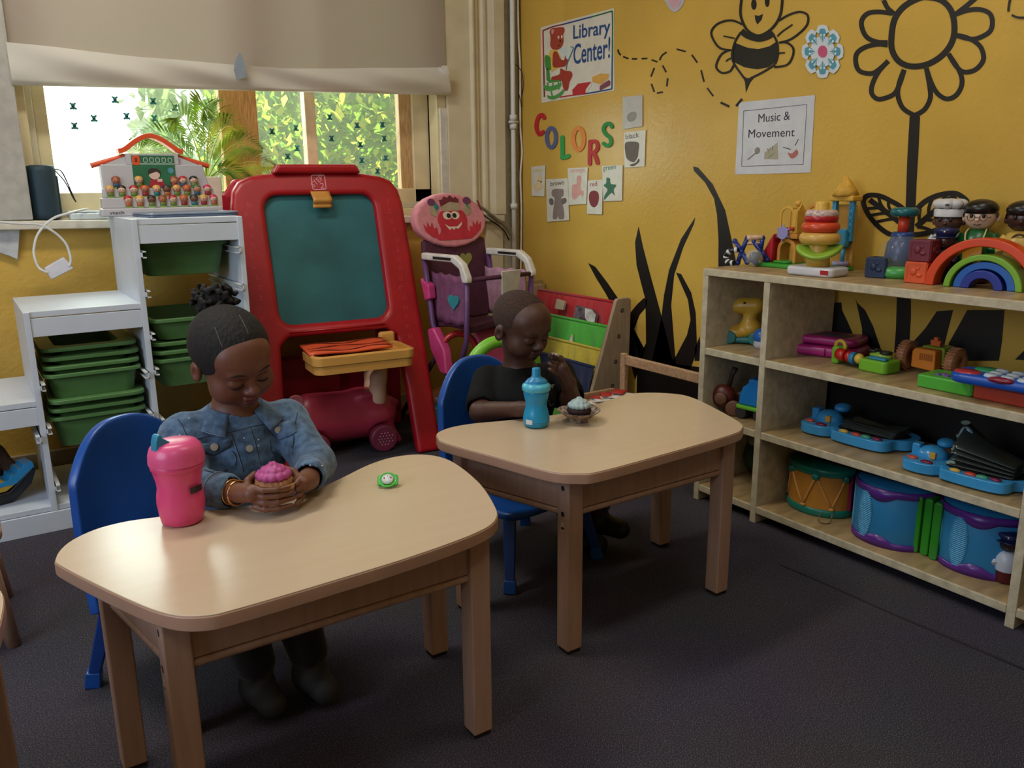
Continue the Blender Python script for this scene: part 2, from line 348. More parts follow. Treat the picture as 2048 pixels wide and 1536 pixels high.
# casings, pipe chase, trims (vertical profiles)
def vprof(name, P, z0, z1, m, par=None, bev=.0):
    o = obj(name, B().prism(P, z0, z1), m, par, bev=bev); return o
struct(vprof('trim_1', [(-2.34, 0), (-2.34, -.045), (-2.046, -.045), (-2.046, 0)], .929, 2.5, mt('#aaa79e', .55), bev=.004))  # cream casing; the grey of its unlit face is put into the colour
tr2 = struct(vprof('trim_2', [(-.39, 0), (-.39, -.02), (-.272, -.02), (-.266, -.034), (-.256, -.034), (-.25, -.022), (-.232, -.022), (-.226, -.012), (-.212, -.012), (-.205, -.024), (-.19, -.024), (-.184, -.014), (-.172, -.014), (-.165, -.05), (-.108, -.05), (-.108, 0)], .894, 2.5, CREAM, bev=.002))
vprof('weather_strip', [(-.425, -.012), (-.425, .0), (-.391, .0), (-.391, -.012)], .9, 1.36, mt('#cfcdc2', .5), tr2)
struct(obj('trim_3', B().box(HX0 - .3, -.045, 2.3, HX1 + .3, 0, 2.45), CREAM, bev=.004))
struct(vprof('trim_4', [(-.107, 0), (-.107, -.012), (-.012, -.012), (-.012, 0)], 0, ZC, mt('#b2ac96', .6)))
struct(obj('trim_5', B().box(-.2, -.022, 0, -.109, 0, .862), CREAM, bev=.003))
# ---- painted wall decoration on the yellow wall
K = .31640625
def zA(x, y): return px(1400 + x * K, y * K, -.0012)
def zB(x, y): return px(1020 + x * .29957, y * .29957, -.0012)
def zC(x, y): return px(960 + x * .224609, 560 + y * .224609, -.0012)
def zD(x, y): return px(1680 + x * .179688, 360 + y * .179688, -.0012)
def zE(x, y): return px(1540 + x * .248047, 620 + y * .248047, -.0012)
def zF(x, y): return px(1400 + x * .175781, 340 + y * .175781, -.0012)
def zP(x, y): return px(x, y, -.0012)
OF = (.001, 0, 0)
b = B()
LAY = [0]
def lay(f):                                         # each brush stroke lies a hair above the one before
    LAY[0] += 1; k = LAY[0] * .00004; return lambda x, y: f(x, y) - V((k, 0, 0))
def sa(P, w, cl=False): stroke(b, P, w, lay(zA), 6, cl, OF)
sa([(1210, 230), (1230, 120), (1290, 40), (1380, -10), (1440, -18), (1530, 5), (1590, 75), (1608, 180), (1590, 270), (1530, 350), (1440, 405), (1340, 420), (1260, 390), (1215, 320)], 38, True)
for P in ([(1155, -5), (1120, -80), (1160, -150), (1230, -150), (1300, -60), (1330, -10)], [(1160, 0), (1185, 50), (1225, 85)], [(1215, 85), (1130, 75), (1060, 85), (1022, 130), (1028, 190), (1060, 240), (1120, 265), (1185, 268)],
          [(1185, 285), (1120, 280), (1040, 300), (990, 340), (985, 400), (1010, 450), (1080, 465), (1130, 440), (1190, 385)], [(1190, 385), (1130, 450), (1090, 530), (1085, 590), (1120, 625), (1170, 620), (1230, 590), (1265, 520), (1290, 440)],
          [(1290, 440), (1260, 520), (1250, 600), (1280, 680), (1340, 722), (1365, 725), (1420, 690), (1455, 620), (1450, 540), (1430, 430)], [(1430, 430), (1460, 520), (1500, 590), (1560, 625), (1620, 600), (1655, 530), (1640, 450), (1570, 340)],
          [(1570, 340), (1620, 420), (1670, 455), (1740, 440), (1790, 380), (1780, 310), (1740, 265), (1680, 235), (1615, 222)], [(1615, 222), (1700, 245), (1760, 240), (1830, 200), (1848, 140), (1830, 85), (1770, 60), (1690, 65), (1615, 90)],
          [(1615, 90), (1680, 40), (1745, -15)], [(1745, -15), (1760, -90), (1700, -150), (1630, -130), (1570, -60), (1540, -5)], [(1330, -10), (1340, -120), (1430, -180), (1520, -120), (1540, -5)]): sa(P, 30)
b.slab([zA(*p) for p in [(1325, 735), (1390, 735), (1380, 950), (1368, 1150), (1362, 1300), (1350, 1480), (1295, 1480), (1300, 1300), (1310, 1000)]], OF)
def sd(P, w): stroke(b, P, w * 1.35, lay(zD), 6, False, OF)
sd([(720, 335), (660, 285), (570, 235), (480, 190), (390, 168), (305, 175), (262, 220), (270, 290), (320, 390), (400, 490), (480, 560), (560, 605), (680, 630)], 40)
sd([(330, 220), (480, 330), (600, 420), (700, 500)], 44)
for P in ([(290, 320), (420, 310), (490, 320)], [(330, 395), (480, 370), (560, 380)], [(390, 470), (530, 440), (640, 430)], [(430, 190), (450, 260), (490, 320)], [(540, 240), (545, 300), (600, 400)]): sd(P, 24)
sd([(840, 340), (930, 250), (1050, 185), (1180, 152), (1290, 150), (1380, 200), (1420, 245)], 42); sd([(820, 610), (960, 592), (1100, 545), (1250, 455), (1390, 340), (1420, 245)], 42)
sd([(850, 520), (950, 430), (1060, 340), (1180, 240), (1290, 180)], 44)
for P in ([(890, 490), (880, 400), (890, 320)], [(990, 400), (990, 310), (1020, 220)], [(1090, 310), (1130, 230), (1190, 170)], [(940, 440), (1050, 450), (1120, 480)], [(860, 520), (930, 530), (1010, 560)]): sd(P, 26)
obj('painted_flower', b, BLK, wr)
b = B()
sa([(265, -20), (256, 80), (275, 150), (310, 200), (370, 225), (430, 200), (480, 150), (512, 80), (522, -20)], 16); sa([(300, -70), (390, -100), (480, -70), (522, -20)], 16); sa([(300, -70), (265, -20)], 16)
for cx, cy, rx, ry in ((340, 28, 17, 34), (424, 8, 15, 36)): b.slab([zA(*p) for p in arcp(cx, cy, rx, ry, 0, 342, 19)], OF)
b.slab([zA(*p) for p in [(345, 95), (370, 100), (398, 88), (388, 125), (362, 154), (350, 130)]], OF)
sa([(262, 195), (300, 225), (370, 245), (430, 230), (462, 205)], 38)
b.slab([zA(*p) for p in [(225, 272), (300, 302), (370, 310), (440, 292), (490, 258), (495, 330), (480, 390), (430, 425), (360, 438), (280, 425), (215, 392), (200, 330)]], OF)
for P in ([(258, 205), (222, 265), (203, 345), (215, 400), (255, 460), (285, 500)], [(455, 205), (488, 270), (492, 350), (475, 405)], [(475, 408), (400, 455), (320, 495)]): sa(P, 13)
b.slab([zA(*p) for p in [(270, 480), (300, 495), (345, 485), (315, 525), (290, 585), (284, 520)]], OF)
for P in ([(270, 155), (210, 130), (150, 135), (100, 160), (72, 205), (90, 260), (130, 305), (200, 318)], [(190, 315), (140, 340), (110, 390), (105, 430), (140, 460), (190, 450), (215, 410)], [(500, 130), (560, 95), (630, 75), (680, 95), (680, 150), (640, 200), (570, 250), (500, 270)], [(500, 270), (550, 270), (590, 305), (585, 360), (550, 410), (470, 425)]): sa(P, 13)
for P in ([(150, 228), (185, 235), (220, 243)], [(490, 230), (520, 200), (585, 155)], [(490, 342), (510, 335), (537, 334)], [(165, 388), (180, 375), (197, 368)]): sa(P, 9)
obj('painted_bee', b, BLK, wr)
b = B()
for P in ([(720, 330), (725, 350), (738, 368)], [(755, 378), (790, 392)], [(813, 393), (848, 393)], [(878, 392), (916, 390)], [(945, 400), (983, 413)], [(998, 402), (1015, 370), (1045, 348)], [(1112, 328), (1172, 344)], [(1213, 366), (1250, 418)], [(1275, 468), (1295, 547)], [(1316, 588), (1356, 642)],
          [(963, 453), (940, 512)], [(943, 560), (963, 614)], [(980, 622), (1020, 614)], [(1046, 577), (1052, 522)], [(1018, 437), (1042, 482)]): stroke(b, P, 11, zB, 6, False, OF)
for P in ([(132, 648), (185, 673)], [(230, 670), (267, 625)], [(1965, -20), (1955, 25), (1950, 72)], [(1972, 95), (2010, 110), (2060, 112)]): sa(P, 14)
obj('painted_trail', b, BLK, wr)
b = B()
def pg(P, f): b.slab([f(*p) for p in P], OF)
pg([(1176, 526), (1190, 533), (1215, 566), (1234, 594), (1290, 700), (1270, 760), (1240, 640), (1210, 585), (1192, 556)], zP)
pg([(1290, 330), (1335, 295), (1400, 215), (1460, 160), (1490, 180), (1475, 245), (1420, 310), (1375, 430), (1340, 480)], zC)
pg([(1277, 453), (1286, 495), (1299, 545), (1314, 600), (1330, 660), (1350, 740), (1292, 740), (1292, 690), (1291, 600), (1283, 570), (1273, 530), (1270, 485)], zP)
pg([(1390, 435), (1388, 447), (1366, 495), (1348, 550), (1342, 610), (1346, 660), (1352, 740), (1300, 740), (1322, 640), (1328, 590), (1338, 540), (1362, 478)], zP)
pg([(1352, 545), (1362, 548), (1382, 585), (1391, 625), (1394, 700), (1380, 740), (1330, 740), (1352, 712), (1374, 670), (1381, 640), (1376, 600)], zP)
pg([(1910, 720), (1915, 600), (1955, 505), (1970, 720)], zC); pg([(1365, 455), (1400, 520), (1450, 615), (1480, 560), (1480, 720), (1420, 720), (1410, 640), (1375, 540)], zC); pg([(1290, 680), (1290, 300), (1345, 290), (1350, 660), (1375, 690)], zC)
pg([(1386, 333), (1396, 335), (1425, 368), (1450, 420), (1463, 480), (1474, 535), (1480, 600), (1436, 600), (1437, 480), (1434, 430), (1428, 397), (1410, 365), (1388, 342)], zP)
pg([(430, -60), (575, -60), (580, 0), (625, 95), (668, 195), (730, 310), (420, 330)], zE); pg([(690, -90), (700, -60), (765, 0), (830, 130), (905, 350), (745, 350), (742, 150)], zE); pg([(1030, -350), (1135, -350), (1135, 60), (1122, 280), (1150, 260), (1250, 150), (1345, 10), (1475, 0), (1400, 300), (1400, 350), (1000, 350), (1015, 150)], zE)
pg([(1590, 0), (1890, 0), (1870, 250), (1845, 410), (1440, 410), (1440, 270), (1530, 110)], zE); pg([(1975, 400), (2050, 325), (2150, 300), (2150, 410)], zE)
P0 = zP(1262, 700); b.slab([(P0.x, -.86, .02), (P0.x, -.86, .33), (P0.x, -1.0, .335), (P0.x, -1.3, .36), (P0.x, -1.7, .40), (P0.x, -2.1, .43), (P0.x, -2.6, .44), (P0.x, -4, .44), (P0.x, -4, .02)], OF)
obj('painted_grass', b, BLK, wr)
# ---- roller blind folded up at the bottom, lit from behind
bm_ = bpy.data.materials.new('blind_cloth'); bm_.use_nodes = True; nt = bm_.node_tree; N = nt.nodes; L = nt.links; p = N['Principled BSDF']
p.inputs['Roughness'].default_value = .9; p.inputs['Base Color'].default_value = (*lin('#a3968a'), 1)
tl = N.new('ShaderNodeBsdfTranslucent'); tl.inputs[0].default_value = (*lin('#b8aa90'), 1); ms = N.new('ShaderNodeMixShader'); ms.inputs[0].default_value = .07
nz = N.new('ShaderNodeTexNoise'); nz.inputs['Scale'].default_value = 400; bp = N.new('ShaderNodeBump'); bp.inputs['Strength'].default_value = .2; L.new(nz.outputs[0], bp.inputs['Height']); L.new(bp.outputs[0], p.inputs['Normal'])
L.new(p.outputs[0], ms.inputs[1]); L.new(tl.outputs[0], ms.inputs[2]); L.new(ms.outputs[0], N['Material Output'].inputs[0])
bl = thing('roller_blind', 'beige cloth roller blind with its bottom folded up over the window', 'blind', (-1.22, -.07, 2.36))
def sheet(u, v):                                 # u: left-right, v: top-bottom; coordinates of the hanging cloth
    x0 = -2.05 + (1 - v) * .0; x1 = -.40 - .015 * (1 - v); x = x0 + (x1 - x0) * u
    zb = 1.372 + .042 * u; z = 2.36 + (zb - 2.36) * v
    y = -.035 + .010 * sin(7 * u + 1) * v + .014 * math.exp(-((u - .18 - .3 * v) / .09) ** 2) * v ** 3 + .004 * sin(23 * u) * v
    return V((x, y, z)) - V((-1.22, -.07, 2.36))
obj('cloth', B().grid(sheet, 60, 30), bm_, bl, fix=False)
def hem(u, v):
    x = -2.053 + (.008 if u == 1 and v < .3 else 0) + 1.661 * u - (.03 * (1 - v) if u > .98 else 0)
    ztop = np.interp(u, [0, .09, .25, .55, .6, .97, 1], [1.497, 1.492, 1.478, 1.472, 1.478, 1.556 - .035, 1.53]); zbot = 1.366 + .045 * u
    z = ztop + (zbot - ztop) * v
    y = -.052 - .018 * sin(pi * min(1, v * 1.1)) * (.6 + .4 * sin(9 * u)) - .006 * sin(26 * u - 6 * v) - .02 * (1 - v) * (.3 + .7 * sin(4 * u) ** 2)
    if v == 1: y = -.04
    return V((x, y, z)) - V((-1.22, -.07, 2.36))
hm_ = bpy.data.materials.new('blind_hem'); hm_.use_nodes = True; p2 = hm_.node_tree.nodes['Principled BSDF']; p2.inputs['Roughness'].default_value = .8; p2.inputs['Base Color'].default_value = (*lin('#e4e0d6'), 1)  # same cloth in a paler colour, standing in for backlight through the fold
N = hm_.node_tree.nodes; L = hm_.node_tree.links; tl = N.new('ShaderNodeBsdfTranslucent'); tl.inputs[0].default_value = (*lin('#d6d4c0'), 1); ms = N.new('ShaderNodeMixShader'); ms.inputs[0].default_value = .3
L.new(p2.outputs[0], ms.inputs[1]); L.new(tl.outputs[0], ms.inputs[2]); L.new(ms.outputs[0], N['Material Output'].inputs[0])
obj('folded_hem', B().grid(hem, 70, 14), hm_, bl, fix=False)
b = B(); b.cyl((-.85, 0, .04), (.84, 0, .04), .028); obj('roller', b, CREAM, bl)
b = B(); y0 = -.10
b.slab([py(x, y, y0) - V((-1.22, -.07, 2.36)) for x, y in [(480, 104), (487, 118), (495, 152), (474, 160), (468, 140), (470, 122)]], (0, .003, 0)); obj('tape_tab', b, mt('#8b97a2', .4), bl)
# ---- pipe and cables in the corner
t = thing('pipe', 'white painted pipe running up the corner beside the window', 'pipe', (-.055, -.035, 0))
obj('tube', B().cyl((0, 0, 0), (0, 0, ZC), .011), WHITE, t)
b = B()
for z in (1.29, 1.33, .93): b.cyl((0, 0, z - .012), (0, 0, z + .012), .017)
b.cyl((-.03, -.012, 1.31), (.02, -.012, 1.31), .006); obj('clamp', b, WHITE, t)
def cable(name, P, r, col, label, ax=None, n=8, rough=.5): return tag(obj(name, B().tube(spline(P, n), r, 6), mt(col, rough)), label, 'cable')
cable('power_cable', [(-.018, -.03, 2.7), (-.02, -.03, 1.8), (-.012, -.032, 1.55), (-.015, -.035, 1.3), (-.006, -.035, 1.18), (-.016, -.035, 1.07), (-.012, -.035, .9), (-.016, -.03, .5), (-.012, -.03, .15)], .0045, '#d8d8d2', 'thin white cable hanging down the corner next to the pipe')
b = B(); b.tube([(-.032, -.02, z) for z in np.linspace(2.7, .55, 300)], [.007 + .0012 * (i % 2) for i in range(300)], 8); tag(obj('bead_chain', b, mt('#9a9486', .5)), 'grey ribbed cable running up the corner behind the white one', 'cable')
cable('power_cable', [(-.05, -.05, 1.56), (-.02, -.055, 1.53), (-.008, -.05, 1.47), (-.002, -.02, 1.41), (.0 - .004, -.02, 1.38), (-.016, -.045, 1.385), (-.03, -.05, 1.43)], .002, '#3d2a1c', 'thin dark wire tied in a loop around the corner pipe')
p_ = [py(x, y, -.06) for x, y in [(915, 408), (940, 409), (962, 415), (985, 432), (1010, 452), (1022, 470)]]
cable('power_cable', p_, .0075, '#7b7360', 'grey flat cable trailing off the sill to the corner')
p_ = [py(x, y, -.07) for x, y in [(900, 412), (930, 412), (955, 420), (975, 436), (1005, 458), (1018, 480)]]
cable('power_cable', p_, .0035, '#14110f', 'thin black cable below the grey one at the corner')
b = B(); q = py(905, 404, -.02); b.box(q.x - .07, -.03, zs(-.35) + .001, q.x + .05, .02, zs(-.35) + .022); tag(obj('cable_box', b, mt('#4a4038', .4), bev=.003), 'small dark adapter box on the right end of the sill', 'adapter')
# ---- outdoors
b = B(); b.box(-6, 3.6, -.5, 6, 3.7, 4.5); ow = struct(obj('sky_stand_in_wall', b, mt('#e6ecf2', .8)))  # sunlit white wall added as a stand-in for the bright sky
struct(obj('exterior_ground', B().box(-6, .3, -.5, 6, 3.6, -.4), mt('#b9b3a4', .9)))
def leaves(name, n, box, size, cols, label, seed, cat='bush'):
    rs = random.Random(seed); b = B()
    for i in range(n):
        u, v, w = rs.random(), rs.random(), rs.random(); c = V((box[0] + (box[3] - box[0]) * u, box[1] + (box[4] - box[1]) * v, box[2] + (box[5] - box[2]) * w))
        M = Mx.Rotation(rs.random() * 6.3, 3, 'Z') @ Mx.Rotation(rs.uniform(-1.2, 1.2), 3, 'X'); s_ = size * rs.uniform(.6, 1.3); b.m = rs.randrange(len(cols))
        b.put([c + M @ V(p) * s_ for p in ((0, -.5, 0), (.22, -.1, .05), (0, .5, -.05), (-.22, -.1, .05))], [(0, 1, 2, 3)])
    b.m = 0; b.grid(lambda u, v: V((box[0] + .12 + (box[3] - box[0] - .2) * u, box[4] - .05 - .08 * sin(9 * u + 5 * v) * sin(7 * v), box[2] + (box[5] - box[2] - .1) * v)), 20, 20)
    return tag(obj(name, b, [mt(c, .8, spec=.15) for c in cols], fix=False), label, cat)
leaves('garden_bush', 7500, (-.95, 1.75, -.38, 1.3, 2.3, 2.6), .11, ['#6f9a24', '#9cb834', '#587f24', '#c2c848'], 'sunlit green bush outside behind the right half of the window', 3)
leaves('garden_bush', 600, (-1.15, 2.6, -.38, -.75, 3.1, 2.2), .12, ['#7fa05a', '#9ab070', '#5b7a48'], 'pale green bush outside behind the middle of the window', 4)
b = B(); b.tube(spline([(1.0, 1.45, -.4), (.95, 1.4, .8), (.72, 1.35, 1.6), (.66, 1.35, 2.6)], 6), [.10, .09, .08, .07] + [.07] * 15); tag(obj('garden_tree', b, mt('#9c7b5a', .8)), 'brown tree trunk outside behind the right window pane', 'tree')
# ================================================================ tables
TOPM = mt('#c6b094', .27, .006, 5, stretch=(1, 9, 1), c2='#c7b196', spec=.5); EDG = mt('#ac876f', .4, .05, 8); WOOD = mt('#a98670', .42, .04, 8, stretch=(9, 9, 1), c2='#b08d77'); HOLE = mt('#1b1410', .8)
HT = .45
T1P = [(-2.223, -1.908), (-2.217, -1.953), (-2.154, -2.121), (-2.112, -2.207), (-2.069, -2.243), (-2.018, -2.249), (-1.885, -2.246), (-1.734, -2.238), (-1.604, -2.218), (-1.544, -2.186), (-1.508, -2.120), (-1.469, -1.996), (-1.452, -1.854), (-1.480, -1.785), (-1.540, -1.762), (-1.607, -1.777), (-1.681, -1.817), (-1.748, -1.851), (-1.818, -1.866), (-1.893, -1.862), (-1.97, -1.840), (-2.049, -1.822), (-2.103, -1.811), (-2.154, -1.819), (-2.199, -1.854)]
T2P = [(-1.392, -1.685), (-1.400, -1.74), (-1.359, -1.891), (-1.318, -2.035), (-1.276, -2.084), (-1.225, -2.1), (-1.04, -2.094), (-.82, -2.081), (-.752, -2.062), (-.706, -2.005), (-.631, -1.785), (-.652, -1.700), (-.729, -1.646), (-.826, -1.658), (-.944, -1.690), (-1.055, -1.694), (-1.183, -1.664), (-1.262, -1.640), (-1.325, -1.636), (-1.373, -1.655)]
def table(label, P, legs, w, holeleg, y_ap, group='wooden desks in a row'):
    cx = sum(p[0] for p in P) / len(P); cy = sum(p[1] for p in P) / len(P); O = V((cx, cy, 0))
    t = thing('table', label, 'table', (cx, cy, 0), 0, group)
    Q = [(p.x - cx, p.y - cy) for p in spline([(x, y, 0) for x, y in P], 5, True)]
    b = B(); b.prism(Q, HT - .025, HT - .002, smooth=True); top = obj('tabletop', b, EDG, t, bev=.0025, seg=2, bang=50)
    c = V((0, 0)); Q2 = [(x * .996, y * .994) for x, y in Q]; obj('laminate', B().prism(Q2, HT - .003, HT), TOPM, top, bev=.001)
    for k, (x, y) in enumerate(legs):
        x -= cx; y -= cy; b = B(); b.box(x, y, .008, x + w, y + w, HT - .026); lg = obj('leg', b, WOOD, t, bev=.004)
        obj('glide', B().box(x + .004, y + .004, 0, x + w - .004, y + w - .004, .008), HOLE, lg)
        if k in holeleg:
            b = B(); fx = x - .0004
            for z in (.395, .335): b.cyl((fx, y + w * .5, z), (fx + .002, y + w * .5, z), .0062, n=14)
            obj('bolt_hole', b, HOLE, lg); b = B(); b.cyl((fx, y + w * .5, .30), (fx + .002, y + w * .5, .30), .0055, n=14); b.box(fx, y + w * .5 - .0055, .30, fx + .002, y + w * .5 + .0055, .317); obj('groove', b, mt('#c8a680', .4), lg)
    (a0, a1, a2, a3) = [(x - cx + w / 2, y - cy + w / 2) for x, y in legs]      # front left, front right, back right, back left
    for p, q, nm in ((a0, a1, 'apron'), (a1, a2, 'apron'), (a3, a0, 'apron'), (a2, a3, 'apron')):
        d = V((q[0] - p[0], q[1] - p[1])); n = V((-d.y, d.x)).normalized() * .009
        po = [(p[0] + n.x, p[1] + n.y), (q[0] + n.x, q[1] + n.y), (q[0] - n.x, q[1] - n.y), (p[0] - n.x, p[1] - n.y)]
        ap = obj(nm, B().prism(po, .342, HT - .026), WOOD, t, bev=.002); n *= 1.15
        po = [(p[0] + n.x, p[1] + n.y), (q[0] + n.x, q[1] + n.y), (q[0] - n.x, q[1] - n.y), (p[0] - n.x, p[1] - n.y)]
        obj('bead_moulding', B().prism(po, .326, .340), WOOD, ap, bev=.005)
    return t
table('small wooden desk with the pink cup and the green pacifier on it', T1P, [(-2.118, -2.172), (-1.592, -2.171), (-1.525, -1.879), (-2.165, -1.89)], .042, (0,), 0)
table('small wooden desk with the blue cup and white-frosted cupcake on it', T2P, [(-1.268, -2.040), (-.789, -2.041), (-.704, -1.744), (-1.362, -1.744)], .042, (0,), 0)
T3P = [(x - .848, y - .15) for x, y in T1P]
table('small wooden desk cut off by the left edge of the photo', T3P, [(-2.118 - .85, -2.172 - .15), (-1.592 - .85, -2.171 - .15), (-1.525 - .835, -1.879 - .15), (-2.165 - .85, -1.89 - .15)], .042, (), 0)
# wooden stool at the left edge
t = thing('stool', 'wooden stool with splayed legs at the left edge, beside the white storage unit', 'stool', (-2.45, -1.13, 0))
b = B(); b.prism(rrect(-.17, -.17, .163, .17, .05), .262, .285); obj('seat', b, mt('#b58d63', .4, .1, 10), t, bev=.006)
for sx in (-1, 1):
    for sy in (-1, 1):
        obj('leg', B().tube([(sx * .12, sy * .11, .262), (sx * .15, sy * .14, .0)], [.02, .016], 12), WOOD, t)
# ================================================================ blue chairs
BLUE = mt('#1c4f9e', .3, .04, 15, spec=.5); BLUEL = mt('#1b3f86', .35, .04, 15)
def chair(label, x, y, rot=0., w=.33):
    t = thing('toddler_chair', label, 'chair', (x, y, 0), rot, 'blue plastic toddler chairs')   # origin under the seat, back towards +y
    b = B(); b.prism(rrect(-.15, -.15, .15, .14, .05), .184, .205); obj('seat', b, BLUE, t, bev=.008, seg=3)
    def shell(u, v):
        a = (u - .5) * 2; hw = .165 * (1 - .12 * v) ; z = .20 + .355 * v
        X = a * hw; top = .555 - (.105) * (abs(a) ** 2.6); zb = .18 + .13 * max(0, 1 - (abs(a) / .72) ** 2.2); z = zb + (top - zb) * v      # arched cut-out below
        return V((X, .145 + .05 * v - .035 * (abs(a) ** 2) + .01 * sin(pi * v), z))
    o = obj('backrest', B().grid(shell, 28, 16), BLUE, t, solid=.022); md = o.modifiers.new('b', 'BEVEL'); md.width = .009; md.segments = 3; md.limit_method = 'ANGLE'; md.angle_limit = R(50)
    for sx in (-1, 1):
        for sy in (-1, 1):
            b = B(); b.tube([(sx * .125, sy * .115, .19), (sx * .158, sy * .155, .022)], [.024, .017], 4); lg = obj('leg', b, BLUEL, t, bev=.004)
            b = B(); b.tube([(sx * .1566, sy * .1535, .035), (sx * .160, sy * .157, 0)], [.021, .023], 4); obj('foot_cap', b, BLUE, lg, bev=.003)
    return t
chair('blue plastic toddler chair under the girl in the denim jacket', -1.957, -1.623, .45)
chair('blue plastic toddler chair under the boy in the black shirt', -1.065, -1.545, .1)
# ================================================================ white step storage unit
WM = mt('#c9d2dc', .4, .02, 8); 
YT, XA, XB, XC, ZM, ZL = -.583, -2.1477, -1.8276, -1.4912, .6831, .4168; YB = -.165; TH = .017
t = thing('storage_unit', 'white stepped storage unit with green bins below the window', 'storage unit', (XB, YT, 0)); O_ = V((XB, YT, 0))
def lb(x0, y0, z0, x1, y1, z1): return B().box(x0 - O_.x, y0 - O_.y, z0 - O_.z, x1 - O_.x, y1 - O_.y, z1 - O_.z)
XZ = XA - .33
for x0, x1, z in ((XZ, XA, ZL), (XA, XB, ZM), (XB, XC, .94)):
    obj('top_board', lb(x0 + .0005, YT + .006, z - TH, x1 + (TH if x1 != XC else 0), YB, z), WM, t, bev=.001)
    obj('front_rail', lb(x0 + TH, YT + .004, z - .075, x1 - (0 if x1 != XC else TH), YT + .02, z - TH - .003), WM, t, bev=.001)
for x, z in ((XZ, ZL), (XA, ZM), (XB, .94), (XC - TH, .94)): obj('side_panel', lb(x, YT, .0, x + TH, YB, z - .0005), WM, t, bev=.0015)
obj('bottom_board', lb(XZ + TH, YT + .004, .067, XC - TH, YB, .083), WM, t, bev=.001); obj('plinth', lb(XZ + .01, YT - .001, 0, XC - .005, YT + .016, .065), WM, t, bev=.002)
def rails(x0, x1, zz):
    for z in zz:
        for xx, s_ in ((x0 + TH, 1), (x1 if x1 != XC else XC - TH, -1)):
            b = B(); 
            for dz in (0, .018): b.box(min(xx, xx + s_ * .014) - O_.x, -.012, z + dz, max(xx, xx + s_ * .014) - O_.x, YB - YT - .02, z + dz + .003)
            b.box(min(xx, xx + s_ * .003) - O_.x, -.012, z, max(xx, xx + s_ * .003) - O_.x, YB - YT - .02, z + .021); obj('rail', b, mt('#d8dcdd', .35), t)
rails(XA, XB, (.446, .312, .13)); rails(XB, XC, (.822, .70, .565, .452, .285)); rails(XZ, XA, (.29,))
GRN = mt('#557f4a', .4, .04, 10); GRN2 = mt('#3f6b33', .4, .04, 10)
def bin_(xc, y, z, h, label, w=.252, dep=.36, s=0.):
    t = thing('storage_bin', label, 'bin', (xc, y, z), 0, 'green storage bins')     # z = underside of the rim
    def pr(u, wd, d0, d1, zz): return [(x, yy, zz) for x, yy in rrect(-wd / 2, d0, wd / 2, d1, .035, 4)]
    rings = [(w - .004, .004, dep - .004, .012), (w - .004, .004, dep - .004, 0), (w - .028 - s, .016 + s / 2, dep - .016 - s / 2, 0), (w - .034 - s, .022 + s / 2, dep - .022 - s / 2, -.02), (w - .062 - s, .034 + s / 2, dep - .034 - s / 2, -h), ]
    vs = []; n = None
    for wd, d0, d1, zz in rings: q = pr(0, wd, d0, d1, zz); n = len(q); vs += q
    inner = [(w - .034 - s, .019 + s / 2, dep - .019 - s / 2, .012), (w - .040 - s, .026 + s / 2, dep - .026 - s / 2, -.02), (w - .068 - s, .039 + s / 2, dep - .039 - s / 2, -h + .004)]
    fs = [(i * n + j, i * n + (j + 1) % n, (i + 1) * n + (j + 1) % n, (i + 1) * n + j) for i in range(len(rings) - 1) for j in range(n)]
    base = len(vs)
    for wd, d0, d1, zz in inner: vs += pr(0, wd, d0, d1, zz)
    fs += [(base + i * n + (j + 1) % n, base + i * n + j, base + (i + 1) * n + j, base + (i + 1) * n + (j + 1) % n) for i in range(len(inner) - 1) for j in range(n)]
    fs += [(j, base + j, base + (j + 1) % n, (j + 1) % n)[::-1] for j in range(n)]
    fs += [tuple(range((len(rings) - 1) * n, len(rings) * n))[::-1], tuple(range(base + 2 * n, base + 3 * n))]
    b = B(); b.put(vs, fs, True); obj('tub', b, GRN, t, bev=.002)
    return t
mx_ = (XA + XB + TH) / 2; tx_ = (XB + XC) / 2
bin_(mx_, YT + .01, .474, .10, 'green bin on the middle rail of the mid-height bay, lowest of its nest of four', w=.282)
for k, w_ in enumerate(('second from the bottom', 'third from the bottom', 'topmost')):
    bin_(mx_ + .003 * (k % 2), YT + .012 + .012 * k, .498 + .0262 * k, .09, 'green bin nested in the upper stack of the mid-height bay, ' + w_, w=.278, s=.020 * (k + 1), dep=.355 - .012 * k)
bin_(mx_, YT + .01, .341, .09, 'green bin on the lower rail of the mid-height bay, lowest of its nest of three', w=.282)
bin_(mx_, YT + .005, .368, .085, 'green bin nested second in the lower stack of the mid-height bay', w=.278, s=.02)
bin_(mx_ + .002, YT, .395, .085, 'green bin with a tilted rim on top of the lower stack of the mid-height bay', w=.278, s=.04)
TXW = .292
bin_(tx_, YT + .075, .848, .095, 'dark-looking green bin under the top of the tallest bay', w=TXW)
bin_(tx_, YT + .01, .612, .06, 'single green bin on the second rail of the tallest bay behind the hair bun', w=TXW)
bin_(tx_, YT + .01, .482, .085, 'green bin lowest of the nest of three in the tallest bay', w=TXW)
bin_(tx_, YT + .012, .508, .08, 'green bin in the middle of the nest of three in the tallest bay', w=TXW - .002, s=.02)
bin_(tx_, YT + .02, .535, .07, 'green bin topmost of the nest of three in the tallest bay', w=TXW - .002, s=.04)
